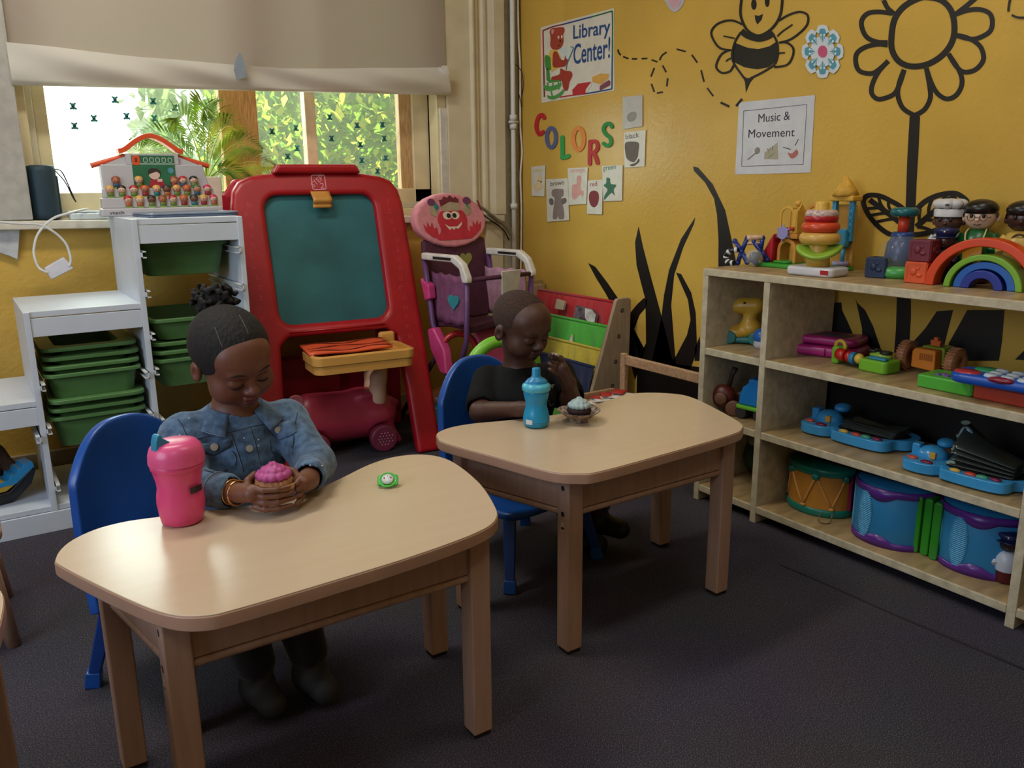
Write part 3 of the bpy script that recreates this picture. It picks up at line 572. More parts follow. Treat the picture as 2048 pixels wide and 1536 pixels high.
# things in the bottom of the unit
t = thing('toy_boat', 'black, yellow and blue toy boat in the lowest bay of the white unit', 'toy', (-2.312, -.46, .0845), .25); t.scale = (.72,) * 3
b = B(); P = [(-.15, .07), (-.13, .02), (-.06, 0), (.10, 0), (.19, .085), (.17, .09), (.10, .03)]
b.prism([(-.15, .075), (-.14, .02), (-.06, 0), (.09, 0), (.17, .06), (.20, .13), (.17, .125), (.08, .05), (-.06, .05)], -.05, .05, 1); obj('hull', b, plastic('#15171c'), t, bev=.008)
b = B(); b.prism([(-.13, .05), (-.04, .05), (.07, .052), (.11, .075), (.05, .11), (-.11, .10)], -.045, .0452, 1); obj('deck', b, plastic('#c9a53a'), t, bev=.006)
b = B(); b.prism([(.04, .075), (.11, .076), (.19, .135), (.185, .16), (.15, .155), (.145, .14), (.125, .14), (.12, .12), (.095, .12), (.09, .10), (.05, .098)], -.047, .0475, 1); obj('bow_rail', b, plastic('#2f97cf'), t, bev=.003)
sd_ = SDF((-.11, -.09, -.02), (.11, .09, .26), .006); sd_.ell((0, 0, .08), (.075, .06, .085), .02).ell((.01, -.01, .18), .055, .02).ell((-.04, 0, .23), .02, .01).ell((.05, 0, .23), .02, .01).cap((.05, -.02, .12), (.09, -.05, .05), .025, .02).noise(.002, 120)
o, _ = sdf_obj('plush_bear', sd_, mt('#5b4334', .95, .2, 120, .5, 250), None); o.location = (-2.315, -.33, .1); tag(o, 'brown plush animal slumped behind the toy boat', 'soft toy')
t = thing('toy_scooter', 'grey wheeled toy with thin wires in the bottom of the mid-height bay', 'toy', (-1.94, -.42, .084))
obj('wheel', B().torus((.03, -.02, .055), .036, .018, 'X', 24, 10), mt('#6e6a62', .6), t); b = B(); b.box(-.08, .02, .05, .09, .10, .09); obj('chassis', b, mt('#38332c', .5), t, bev=.01)
b = B(); b.tube([(-.10, -.02, .13), (-.02, -.03, .11), (.06, -.02, .12)], .002, 6).tube([(-.09, -.02, .08), (.0, -.03, .085), (.05, -.02, .08)], .002, 6); obj('wire', b, mt('#a8a498', .4), t)
# ================================================================ toy shelf along the yellow wall
SHM = mt('#b8ac90', .5, .08, 38, .35, 60, c2='#c9bea2'); SHF = mt('#a88f63', .38, .16, 9, stretch=(1, 4, 1), c2='#b89c70')
XS, HS = -.334, .7705; US = (-1.5165, -1.7562, -2.5265, -3.30); UT = .022
t = thing('toy_shelf', 'cream painted wooden shelf unit full of toys along the yellow wall', 'shelf', (XS, -2.1, 0)); 
def sb(y0, y1, z0, z1, x0=XS, x1=-.022): return B().box(x0 - XS, y0 + 2.1, z0, x1 - XS, y1 + 2.1, z1)
for y in US: obj('upright', sb(y - UT, y, .0, HS - .022), SHM, t, bev=.002)
tb = obj('top_board', sb(US[-1] - UT, US[0], HS - .022, HS), SHM, t, bev=.002); obj('worn_top', sb(US[-1], US[0] - .004, HS, HS + .0006, XS + .012), SHF, tb)
for za in (.5188, .2954, .0552):
    for a, c in zip(US[:-1], US[1:]):
        o = obj('shelf_board', sb(c + .0003, a - UT - .0003, za - .022, za), SHM, t, bev=.002); obj('worn_surface', sb(c + .001, a - UT - .001, za, za + .0006, XS + .006), SHF, o)
# ================================================================ book rack against the wall
t = thing('book_rack', 'wooden book rack with red, green, yellow and navy cloth pockets in the corner', 'book rack', (-.17, -.85, 0)); RK = mt('#a08a70', .45, .05, 10, stretch=(8, 8, 1), c2='#ab957a')
sp = [(-.265, .03), (-.05, .03), (-.042, .575), (-.055, .585), (-.115, .583), (-.122, .575), (-.25, .19)]
for y in (-.86, -.27):
    b = B(); b.slab([(x + .17, y + .85, z) for x, z in sp], (0, .018, 0)); o = obj('side_panel', b, RK, t, bev=.004)
    if y < -.5:
        for z in (.535, .432, .329, .23):
            xx = -.085 - (.575 - z) * .14 + .17; b = B(); b.cyl((xx, y + .849, z), (xx, y + .853, z), .0085, n=16); s_ = obj('screw', b, mt('#3b3630', .4, metal=.6), o)
            b = B(); b.box(xx - .005, y + .8485, z - .001, xx + .005, y + .8495, z + .001).box(xx - .001, y + .8485, z - .005, xx + .001, y + .8495, z + .005); obj('slot', b, mt('#a59a88', .4), s_)
def sling(i, z0, z1, xo, col):
    def fn(u, v):
        y = -.84 + .575 * u; z = z1 + (z0 - z1) * v; x = xo - .024 * v * v - .012 * sin(v * pi) + .007 * sin(u * 62 + 3 * v + i + 2 * sin(u * 17)) * min(1, v * 2)
        return V((x + .17, y + .85, z - .012 * sin(u * pi) * (1 - v) * .4))
    b = B().grid(fn, 70, 10); o = obj('cloth_pocket', b, cloth(col), t, solid=.002); b = B(); b.tube([(xo + .17, .01, z1), (xo + .17, .58, z1)], .006, 8); obj('pocket_hem', b, cloth(col), o)
for i, (z0, z1, xo, col) in enumerate(((.42, .562, -.08, '#b2222a'), (.33, .468, -.13, '#4fae3a'), (.245, .378, -.17, '#c6b23c'), (.14, .315, -.215, '#1d2a4e'))): sling(i, z0, z1, xo, col)
t = thing('book', 'silver and plum coloured book leaning in the green pocket', 'book', (-.126, -.65, .425)); b = B(); b.slab([(0, .075, 0), (0, -.075, 0), (.02, -.072, .075), (.02, -.04, .096), (.02, .07, .10)], (.008, 0, 0)); obj('cover', b, mt('#4a2f3f', .3, .5, 30, c2='#8d7f86'), t)
b = B(); b.slab([(-.001, -.02, .06), (-.001, -.074, .02), (.015, -.071, .078), (.017, -.04, .096), (.015, 0, .097)], (-.001, 0, 0)); obj('silver_corner', b, mt('#b9b6b0', .25, .2, 30), t)
tag(obj('book', B().slab([(-.165, -.60, .36), (-.165, -.64, .355), (-.16, -.62, .41)], (.006, 0, 0)), paper('#cfcbbb')), 'white book corner poking out between green and yellow pockets', 'book')
tag(obj('book', B().slab([(-.13, -.46, .50), (-.13, -.52, .50), (-.12, -.52, .535), (-.12, -.46, .54)], (.01, 0, 0)), paper('#b4a48c')), 'small tan book in the red pocket beside the boy’s head', 'book')
tag(obj('cardboard_box', B().box(-.13, -.235, .0, -.03, -.15, .60), mt('#9c8355', .7), bev=.003), 'tan cardboard box standing in the corner behind the book rack', 'box')
# low wooden bench beside the rack
BW = mt('#b58e6b', .5, .12, 10, stretch=(10, 10, 10), c2='#c09a76')
t = thing('wooden_bench', 'low pale wooden frame between the book rack and the toy shelf', 'bench', (-.27, -1.1, 0)); 
def wb_(nm, x0, y0, z0, x1, y1, z1): obj(nm, B().box(x0 + .27, y0 + 1.1, z0, x1 + .27, y1 + 1.1, z1), BW, t, bev=.004)
wb_('post', -.285, -1.10, 0, -.265, -1.075, .42); wb_('rail', -.283, -1.495, .378, -.265, -1.10, .414); wb_('post', -.283, -1.51, 0, -.265, -1.495, .402)
t = thing('wooden_tray', 'pale wooden tray holding packets in front of the book rack', 'tray', (-.37, -1.13, .215))
for a in ((-.08, -.10, 0, .10, .11, .012), (-.08, -.10, .012, -.066, .11, .05), (.086, -.10, .012, .10, .11, .05), (-.08, .096, .012, .10, .11, .06), (-.08, -.1, .012, .1, -.086, .05)): obj('board', B().box(*a), BW, t, bev=.003)
for sx in (-.07, .09):
    for sy in (-.09, .10): obj('leg', B().box(sx - .01, sy - .01, -.215, sx + .01, sy + .01, 0), BW, t)
for i, (x, y, r, lab) in enumerate(((-.385, -1.10, .3, 'white and red snack packet lying on the left in the wooden tray'), (-.365, -1.14, -.5, 'white and red snack packet tilted in the middle of the tray'), (-.345, -1.18, -1.1, 'white packet with little red on the right in the wooden tray'))):
    t = thing('packet', lab, 'packet', (x, y, .25 + .012 * i), r, 'packets in the wooden tray'); b = B(); b.grid(lambda u, v: V(((u - .5) * .15, (v - .5) * .08, .012 * sin(pi * v) * sin(pi * u) + .01)), 8, 8); obj('wrapper', b, mt('#d5d0c5', .3, .1, 30), t, solid=.004)
    b = B(); b.grid(lambda u, v: V((-.05 + u * .05, (v - .5) * .06, .0255 + .003 * sin(pi * v))), 3, 6); obj('red_print', b, mt('#b8232a', .3), t, solid=.002)
# ================================================================ red play easel
RED = mt('#a3151f', .36, .05, 10, spec=.5, bump=.08, bscale=150); REDB = mt('#b81a33', .34, .04, 10)
EX, EY, ER = -1.125, -.545, -.10
t = thing('play_easel', 'red plastic children’s easel with a green chalkboard and a yellow tray', 'easel', (EX, EY, 0), ER)
LEAN = .285
def ef(x, z, d=0.): return V((x, z * LEAN + d, z))       # point of the leaning front face (d = depth behind it)
def outl(s=0.):
    L_ = [(.352, 0), (.348, .25), (.343, .5), (.338, .75), (.332, .93)]; P = [(x - s, z) for x, z in L_]
    P += [(.322 - s, .975), (.298 - s, 1.008 - s * .6), (.255, 1.026 - s), (.17, 1.037 - s)]; return P
def quad_ring(outer, inner):    # both closed, same count
    return outer, inner
hole = [(x, z) for x, z in rrect(-.212, .528, .212, .998, .05, 6)]
body_o = [(.352, 0), (.348, .25), (.343, .5), (.338, .75), (.331, .96), (.320, 1.015), (.294, 1.05), (.25, 1.068), (.17, 1.08), (0, 1.086)]
oc = body_o + [(-x, z) for x, z in body_o[::-1][1:]] + [(-.245, 0), (-.238, .25), (-.222, .455), (-.19, .485), (.195, .485), (.228, .455), (.245, .25), (.252, 0)]
def pdist(P, X, Z):                                    # signed distance to a polygon (negative inside)
    d = np.full(X.shape, 1e9); ins = np.zeros(X.shape, bool)
    for (x0, z0), (x1, z1) in zip(P, P[1:] + P[:1]):
        ex, ez = x1 - x0, z1 - z0; t_ = np.clip(((X - x0) * ex + (Z - z0) * ez) / (ex * ex + ez * ez), 0, 1); d = np.minimum(d, (X - x0 - ex * t_) ** 2 + (Z - z0 - ez * t_) ** 2)
        c = (z0 > Z) != (z1 > Z); ins ^= c & (X < x0 + (Z - z0) / np.where(c, z1 - z0, 1) * ex)
    d = np.sqrt(d); return np.where(ins, -d, d)
sd = SDF((-.38, -.02, -.012), (.38, .075, 1.11), .0065); _, P_ = sd.sl(sd.lo, sd.lo + sd.h * (sd.n - 1)); X, Z = P_[:, 0, :, 0], P_[:, 0, :, 2]
d2 = np.maximum(pdist(oc, X, Z), -pdist(hole, X, Z))[:, None, :]; r_ = .018; qx = d2 + r_; qy = np.abs(P_[..., 1] - .028) - .028 + r_
sd.F = (np.hypot(np.maximum(qx, 0), np.maximum(qy, 0)) + np.minimum(np.maximum(qx, qy), 0) - r_).astype(np.float32)
sd.F = np.maximum(sd.F, -P_[..., 2] + .001).astype(np.float32)
fr_, _ = sdf_obj('front_frame', sd, RED, t)
for v in fr_.data.vertices: v.co.y += v.co.z * LEAN
b = B(); b.prism([(-.17, .0), (.17, 0), (.15, .035), (-.15, .035)], -.02, .05, 1); b.v = [tuple(V(p) + ef(0, 1.078)) for p in b.v]; o = obj('hinge_bar', b, RED, t, bev=.012, seg=3)
b = B()
for x in (-.085, .045): b.slab([ef(x - .05, 1.092, -.022), ef(x + .035, 1.092, -.022), ef(x + .022, 1.108, -.021), ef(x - .05, 1.108, -.021)], (0, .004, 0))
obj('hinge_slot', b, mt('#7a0f18', .5), o)
b = B(); b.slab([ef(x * 1.0, z, .026) for x, z in hole], (0, .004, 0)); cbm = mt('#17585f', .55, .1, 5, c2='#24696f', bump=.05); cbo = obj('chalkboard', b, cbm, t)
b = B(); rs = random.Random(5)
for i in range(46):
    x = rs.uniform(-.18, .18); z = rs.choice([rs.uniform(.9, .97), rs.uniform(.58, .64), rs.uniform(.6, .95)]); s_ = rs.uniform(.0006, .0022)
    b.slab([ef(x, z, .0255), ef(x + s_ * rs.uniform(1, 3), z + s_, .0255), ef(x + s_, z + 2 * s_, .0255)], (0, .0003, 0))
obj('chalk_marks', b, mt('#4d8488', .8), cbo, kind='stuff')
# clip
b = B(); b.grid(lambda u, v: ef(-.036 + .072 * u, 1.012 - .06 * v, -.012 + .012 * cos(v * 2 * pi) - (.008 if v > .8 else 0)), 6, 14); obj('paper_clip', b, plastic('#c98f45'), t, solid=.005)
# embossed logo and letters
PINK = mt('#e29aa4', .4)
b = B(); lc = lambda x, y: ef(.0 + x, 1.046 + y, -.001)
stroke(b, rrect(-.026, -.027, .026, .027, .008, 4), .003, lc, 1, True, (0, -.0012, 0), False)
a_ = R(38); ux, uz = cos(a_), sin(a_); pt = lambda x, y: ef(-.021 + x * ux - y * uz, 1.0265 + x * uz + y * ux, -.0015)
text(b, 'STEP', pt(0, 0), pt(.054, 0), pt(0, .019)); text(b, '2', lc(.004, -.023), lc(.02, -.023), lc(.004, -.002)); obj('logo', b, PINK, t)
b = B(); rs = random.Random(2)
for side in (-1, 1):
    for i in range(17):
        z = .96 - i * .037; x = side * (.275 + (.93 - z) * .01) + rs.uniform(-.008, .008); h = .015; ch = rs.choice('abcdefghkmnprsuyz2358ST')
        q = lambda u, v: ef(x + u, z + v, -.0008); text(b, ch, q(-h * .5, 0), q(h * .5, .002), q(-h * .5 - .002, h * 1.2))
obj('embossed_letters', b, mt('#b8343e', .3), t)
# groove under the board
b = B(); b.tube([ef(-.185, .505, .001), ef(.185, .505, .001)], .004, 8); obj('chalk_ledge', b, RED, t)
# tray
b = B(); P = rrect(-.175, -.13, .198, .055, .035, 5)
YM = mt('#d09a4e', .35, .04, 10)
rings = [(1, .0), (1.0, .03), (1.0, .031), (1.035, .033), (1.035, .062), (.965, .068), (.955, .05), (.94, .045)]
P0 = [(x, y - .03) for x, y in P]; k = len(P0); vs = []
for s_, z in rings: vs += [(x * s_, (y + .04) * s_ - .04, z) for x, y in P0]
fs = [(i * k + j, i * k + (j + 1) % k, (i + 1) * k + (j + 1) % k, (i + 1) * k + j) for i in range(len(rings) - 1) for j in range(k)] + [tuple(range(k))[::-1], tuple(range((len(rings) - 1) * k, len(rings) * k))]
b.put(vs, fs, True); b.v = [tuple(V(p) + V((.022, .085, .378))) for p in b.v]; tr = obj('tray', b, YM, t, bev=.003)
b = B(); b.box(.15, .11, .42, .215, .14, .48); obj('tray_bracket', b, YM, tr, bev=.012, seg=3)
b = B(); b.grid(lambda u, v: V((-.16 + .315 * u, -.02 + .13 * v, .446 + .012 * v + .002 * sin(u * 9))), 12, 6); ol = obj('tray_lid', b, mt('#dd5a33', .35, .05, 6), tr, solid=.008)
b = B()
for v0 in (.15, .5, .85): stroke(b, [(-.15 + .31 * u, v0 + .09 * sin(u * 9 + v0 * 8)) for u in np.linspace(0, 1, 9)], .028, lambda x, v: V((x, -.02 + .13 * v, .4515 + .012 * v + .002 * sin((x + .155) / .32 * 9))), 3)
obj('wavy_lines', b, mt('#5a1a14', .5), ol)
# rear frame
b = B()
for sx in (-1, 1): b.slab([(sx * .352, .45, 0), (sx * .25, .45, 0), (sx * .24, .365, 1.02), (sx * .335, .365, 1.0)], (0, .045, 0))
b.slab([(-.34, .40, .45), (.34, .40, .45), (.335, .365, .99), (.30, .365, 1.06), (-.30, .365, 1.06), (-.335, .365, 1.0)], (0, .04, 0)); b.slab([(-.3, .43, .12), (.3, .43, .12), (.3, .42, .30), (-.3, .42, .30)], (0, .035, 0))
obj('rear_frame', b, REDB, t, bev=.012, seg=3)
b = B(); b.box(-.24, .36, .20, .06, .43, .36); obj('rear_tray', b, mt('#8e1420', .4), t, bev=.01)
# ================================================================ pink ride-on toy under the easel
PK = mt('#a83247', .38, .05, 10); PK2 = mt('#c9707e', .4); CRE = mt('#d8b293', .4, .05, 10)
t = thing('ride_on_toy', 'pink ride-on toy with a cream backrest and dotted wheels under the red easel', 'ride-on toy', (-1.075, -.345, 0), -.12)
sd_ = SDF((-.3, -.13, 0), (.28, .13, .32), .006); sd_.cap((-.16, 0, .13), (.10, 0, .13), .09, .085, .03).ell((.12, 0, .14), (.08, .09, .06), .03).cap((-.15, 0, .19), (.05, 0, .19), .06, .05, .03).ell((.07, 0, .225), (.055, .06, .02), .03).cap((.16, 0, .18), (.2, 0, .17), .03, .018, .02)
for sx in (-.15, .12): sd_.ell((sx, -.1, .06), (.065, .05, .06), .01, sub=True).ell((sx, .1, .06), (.065, .05, .06), .01, sub=True)
sd_.cap((.15, -.05, .1), (.19, -.06, .03), .02, .014, .02); o, _ = sdf_obj('body', sd_, PK, t)
sd_ = SDF((.02, -.08, .17), (.22, .08, .42), .005); sd_.chain([(.12, -.035, .2), (.125, -.04, .29), (.155, -.035, .37)], [.035, .03, .02], .02).chain([(.12, .035, .2), (.125, .04, .29), (.155, .035, .37)], [.035, .03, .02], .02).cap((.155, -.035, .37), (.155, .035, .37), .02, k=.015).cap((.12, -.03, .24), (.12, .03, .24), .025, k=.02)
o, _ = sdf_obj('backrest', sd_, CRE, t)
b = B(); b.prism([(x, z) for x, z in rrect(-.245, .10, -.185, .27, .028, 6)], -.085, -.075, 1); o = obj('side_plate', b, PK2, t, bev=.003)
b = B()
for x, z in ((-.215, .24), (-.2, .19), (-.21, .12)): b.cyl((x, -.0865, z), (x, -.084, z), .004, n=10)
obj('screw_hole', b, HOLE, o)
for sx, sy in ((-.15, -.085), (.12, -.085), (-.15, .085), (.12, .085)):
    b = B(); b.cyl((sx, sy - .02, .055), (sx, sy + .02, .055), .055, n=32); w_ = obj('wheel', b, mt('#7d2f45', .45), t, bev=.008, seg=3); b = B(); sg = -1 if sy < 0 else 1
    for i in range(-2, 3):
        for j in range(-2, 3):
            if abs(i) + abs(j) < 4: b.ell((sx + i * .0125 + (j % 2) * .006, sy + sg * .0205, .055 + j * .0115), (.0032, .002, .0032), 8)
    obj('stud', b, mt('#c98a98', .4), w_)
# ================================================================ doll high chair
MAR = mt('#4a1e33', .75, .12, 60, .3, 200); PUR = mt('#5d3a6a', .4); HP = mt('#c8417c', .38); WHT = mt('#d8d4cc', .4); MON = mt('#c02a3e', .7); LPK = mt('#d58a94', .75, .05, 60)
HX, HY = -.565, -.455
t = thing('doll_high_chair', 'pink and plum folding doll high chair with a monster print in the corner', 'doll chair', (HX, HY, 0), .15); t.scale = (1.12,) * 3
# local axes: x to the right, -y to the front
def hcback(x, z): return V((x, .03 + (z - .5) * .22, z))
b = B(); b.slab([hcback(*p) for p in [(-.11, .44), (.12, .44), (.15, .62), (.155, .73), (-.135, .73), (-.145, .64)]], (0, .025, 0)); bk = obj('backrest', b, MAR, t, bev=.012, seg=3)
ep = arcp(0, .795, .165, .097, 0, 342, 19); b = B(); b.slab([hcback(x * (1 - .15 * (z - .795)), z) - V((0, .012, 0)) for x, z in ep], (0, .04, 0)); hd = obj('head_cushion', b, LPK, bk, bev=.012, seg=3)
dd = lambda x, z, o=.0: hcback(x * .95, .795 + (z - .842) * .80) - V((0, .0135 + o, 0))
def disc(b, x, z, rx, rz, o=0., n=18): b.slab([dd(x + rx * cos(2 * pi * i / n), z + rz * sin(2 * pi * i / n), o) for i in range(n)], (0, .0008, 0))
b = B(); b.slab([dd(p.x, p.y) for p in spline([(x, z, 0) for x, z in [(-.085, .762), (0, .757), (.09, .762), (.068, .80), (.072, .85), (.052, .885), (0, .895), (-.047, .885), (-.07, .85), (-.062, .80)]], 4, True)], (0, .0008, 0))
for s_ in (-1, 1):
    b.slab([dd(*p, .0001) for p in [(s_ * .075, .77), (s_ * .10, .77), (s_ * .135, .80), (s_ * .14, .832), (s_ * .125, .815), (s_ * .122, .84), (s_ * .11, .815), (s_ * .10, .838), (s_ * .095, .81), (s_ * .08, .815)]], (0, .0008, 0))
obj('monster_print', b, MON, hd); b = B()
for x in (-.022, .016): disc(b, x, .865, .021, .018, .0006)
b.slab([dd(*p, .0006) for p in [(-.04, .828), (-.02, .815), (.02, .815), (.045, .835), (.04, .82), (.02, .803), (.01, .81), (0, .80), (-.01, .81), (-.02, .80), (-.03, .813)]], (0, .0008, 0)); obj('eye_and_teeth_print', b, paper('#ded4c4'), hd)
b = B()
for x in (-.016, .012): disc(b, x, .864, .010, .011, .0012)
obj('pupil_print', b, mt('#1a1214', .5), hd); b = B(); b.slab([dd(*p) for p in [(-.05, .935), (-.045, .90), (.04, .90), (.045, .935), (.03, .947), (.02, .94), (.005, .955), (-.01, .942), (-.025, .95), (-.035, .935)]], (0, .0008, 0)); obj('hair_print', b, mt('#6e2433', .7), hd)
b = B()
for s_ in (-1, 1): b.slab([dd(*p, .0002) for p in [(s_ * .075, .86), (s_ * .1, .875), (s_ * .095, .94), (s_ * .075, .94), (s_ * .06, .89)]], (0, .0008, 0))
b.slab([dd(*p, .0004) for p in [(-.045, .905), (-.045, .885), (.045, .885), (.045, .918), (0, .925)]], (0, .0008, 0)); obj('horn_print', b, mt('#a99a80', .7), hd)
b = B(); disc(b, -.088, .925, .018, .016, .0006); disc(b, .085, .928, .02, .017, .0006); obj('horn_tip_print', b, mt('#6d3a5c', .7), hd)
b = B(); b.slab([dd(*p, .0006) for p in [(-.08, .905), (-.068, .925), (-.055, .905), (-.07, .885)]], (0, .0008, 0)); b.slab([dd(*p, .0006) for p in [(.068, .925), (.085, .91), (.10, .885), (.08, .905)]], (0, .0008, 0)); obj('band_print', b, mt('#2d7f86', .7), hd)
b = B(); b.slab([dd(*p, .0) for p in [(.135, .93), (.145, .925), (.155, .885), (.147, .885)]], (0, .001, 0)); obj('cloth_tag', b, mt('#7a1f28', .6), hd)
def heart(b, f, s_, o=(0, 0)):
    P = [(16 * sin(a) ** 3 / 16, (13 * cos(a) - 5 * cos(2 * a) - 2 * cos(3 * a) - cos(4 * a)) / 16) for a in np.linspace(0, 2 * pi, 24)[:-1]]; b.slab([f(o[0] + x * s_, o[1] + z * s_) for x, z in P], (0, .001, 0))
b = B(); heart(b, lambda x, z: hcback(x, z) - V((0, .0025, 0)), .028, (.045, .655)); obj('olive_heart', b, mt('#8f8a48', .7), bk)
b = B(); b.grid(lambda u, v: V((-.125 + .25 * u, -.16 + .2 * v, .435 + .012 * sin(v * 3 + u * 2))), 8, 8); obj('seat', b, MAR, t, solid=.03, bev=.006)
for s_ in (-1, 1):
    b = B(); b.grid(lambda u, v: V((s_ * (.135 + .01 * sin(u * 5)), -.16 + .21 * u, .45 + .17 * v + .004 * sin(u * 20))), 10, 8); sp_ = obj('side_cloth', b, mt('#7c4a6b' if s_ < 0 else '#b88aa0', .75, .12, 40, .3, 100), t, solid=.004)
    if s_ < 0: b = B(); q = lambda x, z: V((-.139 - .012, -.06 + x, z)); P = [(16 * sin(a) ** 3 / 16 * .03, (13 * cos(a) - 5 * cos(2 * a) - 2 * cos(3 * a) - cos(4 * a)) / 16 * .03) for a in np.linspace(0, 2 * pi, 24)[:-1]]; b.slab([q(x - .04, .53 + z) for x, z in P], (.006, 0, 0)); obj('teal_heart', b, mt('#2f8e98', .7), sp_)
    b = B(); P = [(.06, .665), (-.11, .665), (-.15, .645), (-.165, .60), (-.19, .60), (-.19, .62), (-.165, .665), (-.12, .69), (.06, .69)]; b.prism(P, s_ * .15 - .014, s_ * .15 + .014, 0); ar = obj('armrest', b, WHT, t, bev=.006)
    b = B(); b.box(s_ * .15 - .0148, -.11, .672, s_ * .15 - .014, -.01, .681) if s_ < 0 else b.box(.1358, -.11, .672, .136, -.01, .681); obj('armrest_slot', b, HOLE, ar)
    b = B(); b.tube([(s_ * .15, .06, .67), (s_ * .15, .02, .44), (s_ * .14, -.16, .0)], .0105, 10); lg = obj('leg', b, PUR, t); b = B(); b.tube([(s_ * .15, -.175, .60), (s_ * .147, -.165, .40), (s_ * .146, -.10, .25)], .0095, 10); obj('leg', b, PUR, t)
    b = B(); b.tube([(s_ * .15, -.0, .33), (s_ * .08, .36, 0.004)], .010, 10); obj('leg', b, mt('#3c2230', .5), t)
    b = B(); b.prism([(.035, .42), (.0, .43), (-.06, .36), (-.075, .27), (-.035, .27), (.02, .35)], s_ * .15 - .018, s_ * .15 + .018, 0); obj('folding_joint', b, HP, t, bev=.008, seg=3)
    b = B(); b.prism([(.07, .60), (.02, .58), (.015, .53), (.045, .52)], s_ * .15 - .016, s_ * .15 + .016, 0); obj('clamp', b, HP, t, bev=.006)
b = B(); b.tube([(-.15, -.18, .61), (.15, -.18, .61)], .008, 10); obj('safety_bar', b, MAR, t)
b = B(); b.slab([(-.005, -.192, .63), (.085, -.192, .63), (.075, -.175, .44), (.01, -.175, .44)], (0, .008, 0)); obj('crotch_guard', b, mt('#c9c6b8', .5), t, bev=.003)
b = B(); b.slab([(-.06, -.10, .42), (.14, -.10, .42), (.15, -.22, .10), (.0, -.22, .10)], (0, .015, 0)); obj('footrest', b, mt('#b03a68', .45), t, bev=.006)
# things on the floor behind the boy
b = B(); b.torus((0, 0, 0), .07, .013, 'Y', 40, 10); o = tag(obj('gear_ring', b, plastic('#b02a2a')), 'red ridged plastic ring hanging below the seat of the doll high chair', 'toy'); o.location = at(918, 702, 3.32); o.rotation_euler = (-.1, 0, -.3)
b = B()
for i in range(30): a = 2 * pi * i / 30; b.cb((.071 * cos(a), 0, .071 * sin(a)), (.005, .031, .005))
obj('ridge', b, plastic('#8e1f20'), o)
q = at(1000, 720, 2.75); b = B(); b.tube(spline([(-.13, 0, -.10), (-.11, 0, -.0), (-.05, 0, .055), (.03, 0, .06), (.12, 0, .03), (.16, .02, -.06)], 8), .021, 12); b.tube([(-.13, 0, -.10), (-.14, 0, -q.z)], .02, 12); b.tube([(.16, .02, -.06), (.17, .02, -q.z)], .02, 12)
o = tag(obj('play_arch', b, plastic('#7cc23c')), 'lime green tube arch behind the boy’s chair', 'toy'); o.location = q
t = thing('toy_slide', 'teal and orange plastic toy base on the floor behind the blue chair', 'toy', (-.57, -.22, 0)); b = B(); b.prism(rrect(-.08, -.08, .09, .08, .03), 0, .10); obj('base', b, plastic('#2f7f6d'), t, bev=.015, seg=3); b = B(); b.ell((.01, .02, .11), (.075, .06, .045)); obj('hood', b, plastic('#c97c4a'), t)
t = thing('toy_bin', 'green toy bin with a dotted paper label behind the blue cup', 'bin', (-.47, -.93, 0), .1); b = B(); b.prism(rrect(-.11, -.1, .07, .1, .02), 0, .19); obj('tub', b, mt('#46903a', .4), t, bev=.008); b = B(); b.prism(rrect(-.115, -.105, .075, .105, .02), .19, .215); obj('rim', b, mt('#3b8a30', .5), t, bev=.006)
b = B(); b.box(-.09, -.106, .02, .04, -.1005, .16); o = obj('label_sheet', b, paper('#d8d2b4'), t); b = B()
for x, z, r in ((-.06, .13, .018), (-.02, .07, .01), (.01, .12, .012)): b.cyl((x, -.1075, z), (x, -.106, z), r, n=12)
obj('dot_print', b, mt('#7a9a3a', .6), o)
# ================================================================ papers and letters on the yellow wall
def PX(x, y, o=0.): return px(x, y, -.002 - o)
def sheetpx(P, o=0., th=.0006): b = B(); b.slab([PX(x, y, o) for x, y in P], (th, 0, 0)); return b
def polyf(b, P, f): b.slab([f(*p) for p in P], (.0003, 0, 0))
def curv(P, n=6): return [(p.x, p.y) for p in spline([(x, y, 0) for x, y in P], n, True)]
# library poster
s = .117188; zL = lambda x, y, o=.0008: PX(1060 + x * s, 30 + y * s, o)
t = tag(obj('poster', sheetpx([(1081, 55), (1228, 16), (1229, 181), (1083, 206)]), mt('#d6d2c4', .35, .03, 20)), 'Library Center poster with a reading bear on the yellow wall', 'poster')
FC = ['#7a2438', '#23427e', '#2a6a3c', '#b0303a', '#a08c3c', '#1f4f7c']
for P, c in (([(215, 270), (390, 200), (560, 160)], 0), ([(560, 160), (900, 70), (1040, 35)], 1), ([(1040, 35), (1270, -30), (1400, -68)], 2), ([(1405, -68), (1408, 300), (1405, 700)], 2), ([(1405, 700), (1400, 1000), (1398, 1262)], 5), ([(1398, 1262), (1200, 1300), (960, 1342)], 1), ([(960, 1342), (720, 1370), (500, 1405)], 3), ([(220, 270), (228, 560), (233, 860)], 3), ([(233, 860), (238, 1100), (245, 1400)], 0)):
    b = B(); stroke(b, P, 24, zL, 4); obj('border', b, paper(FC[c]), t)
def art(name, P, c, o, par=t, f=zL, sm=True): b = B(); polyf(b, curv(P, 4) if sm else P, lambda x, y: f(x, y, o)); return obj(name, b, paper(c), par)
art('chair_print', [(258, 690), (355, 740), (360, 930), (265, 900)], '#3a8a35', .0010); art('chair_print', [(275, 900), (330, 940), (345, 1100), (520, 1080), (530, 1130), (330, 1160), (280, 1100)], '#3f8a3c', .0010, sm=False)
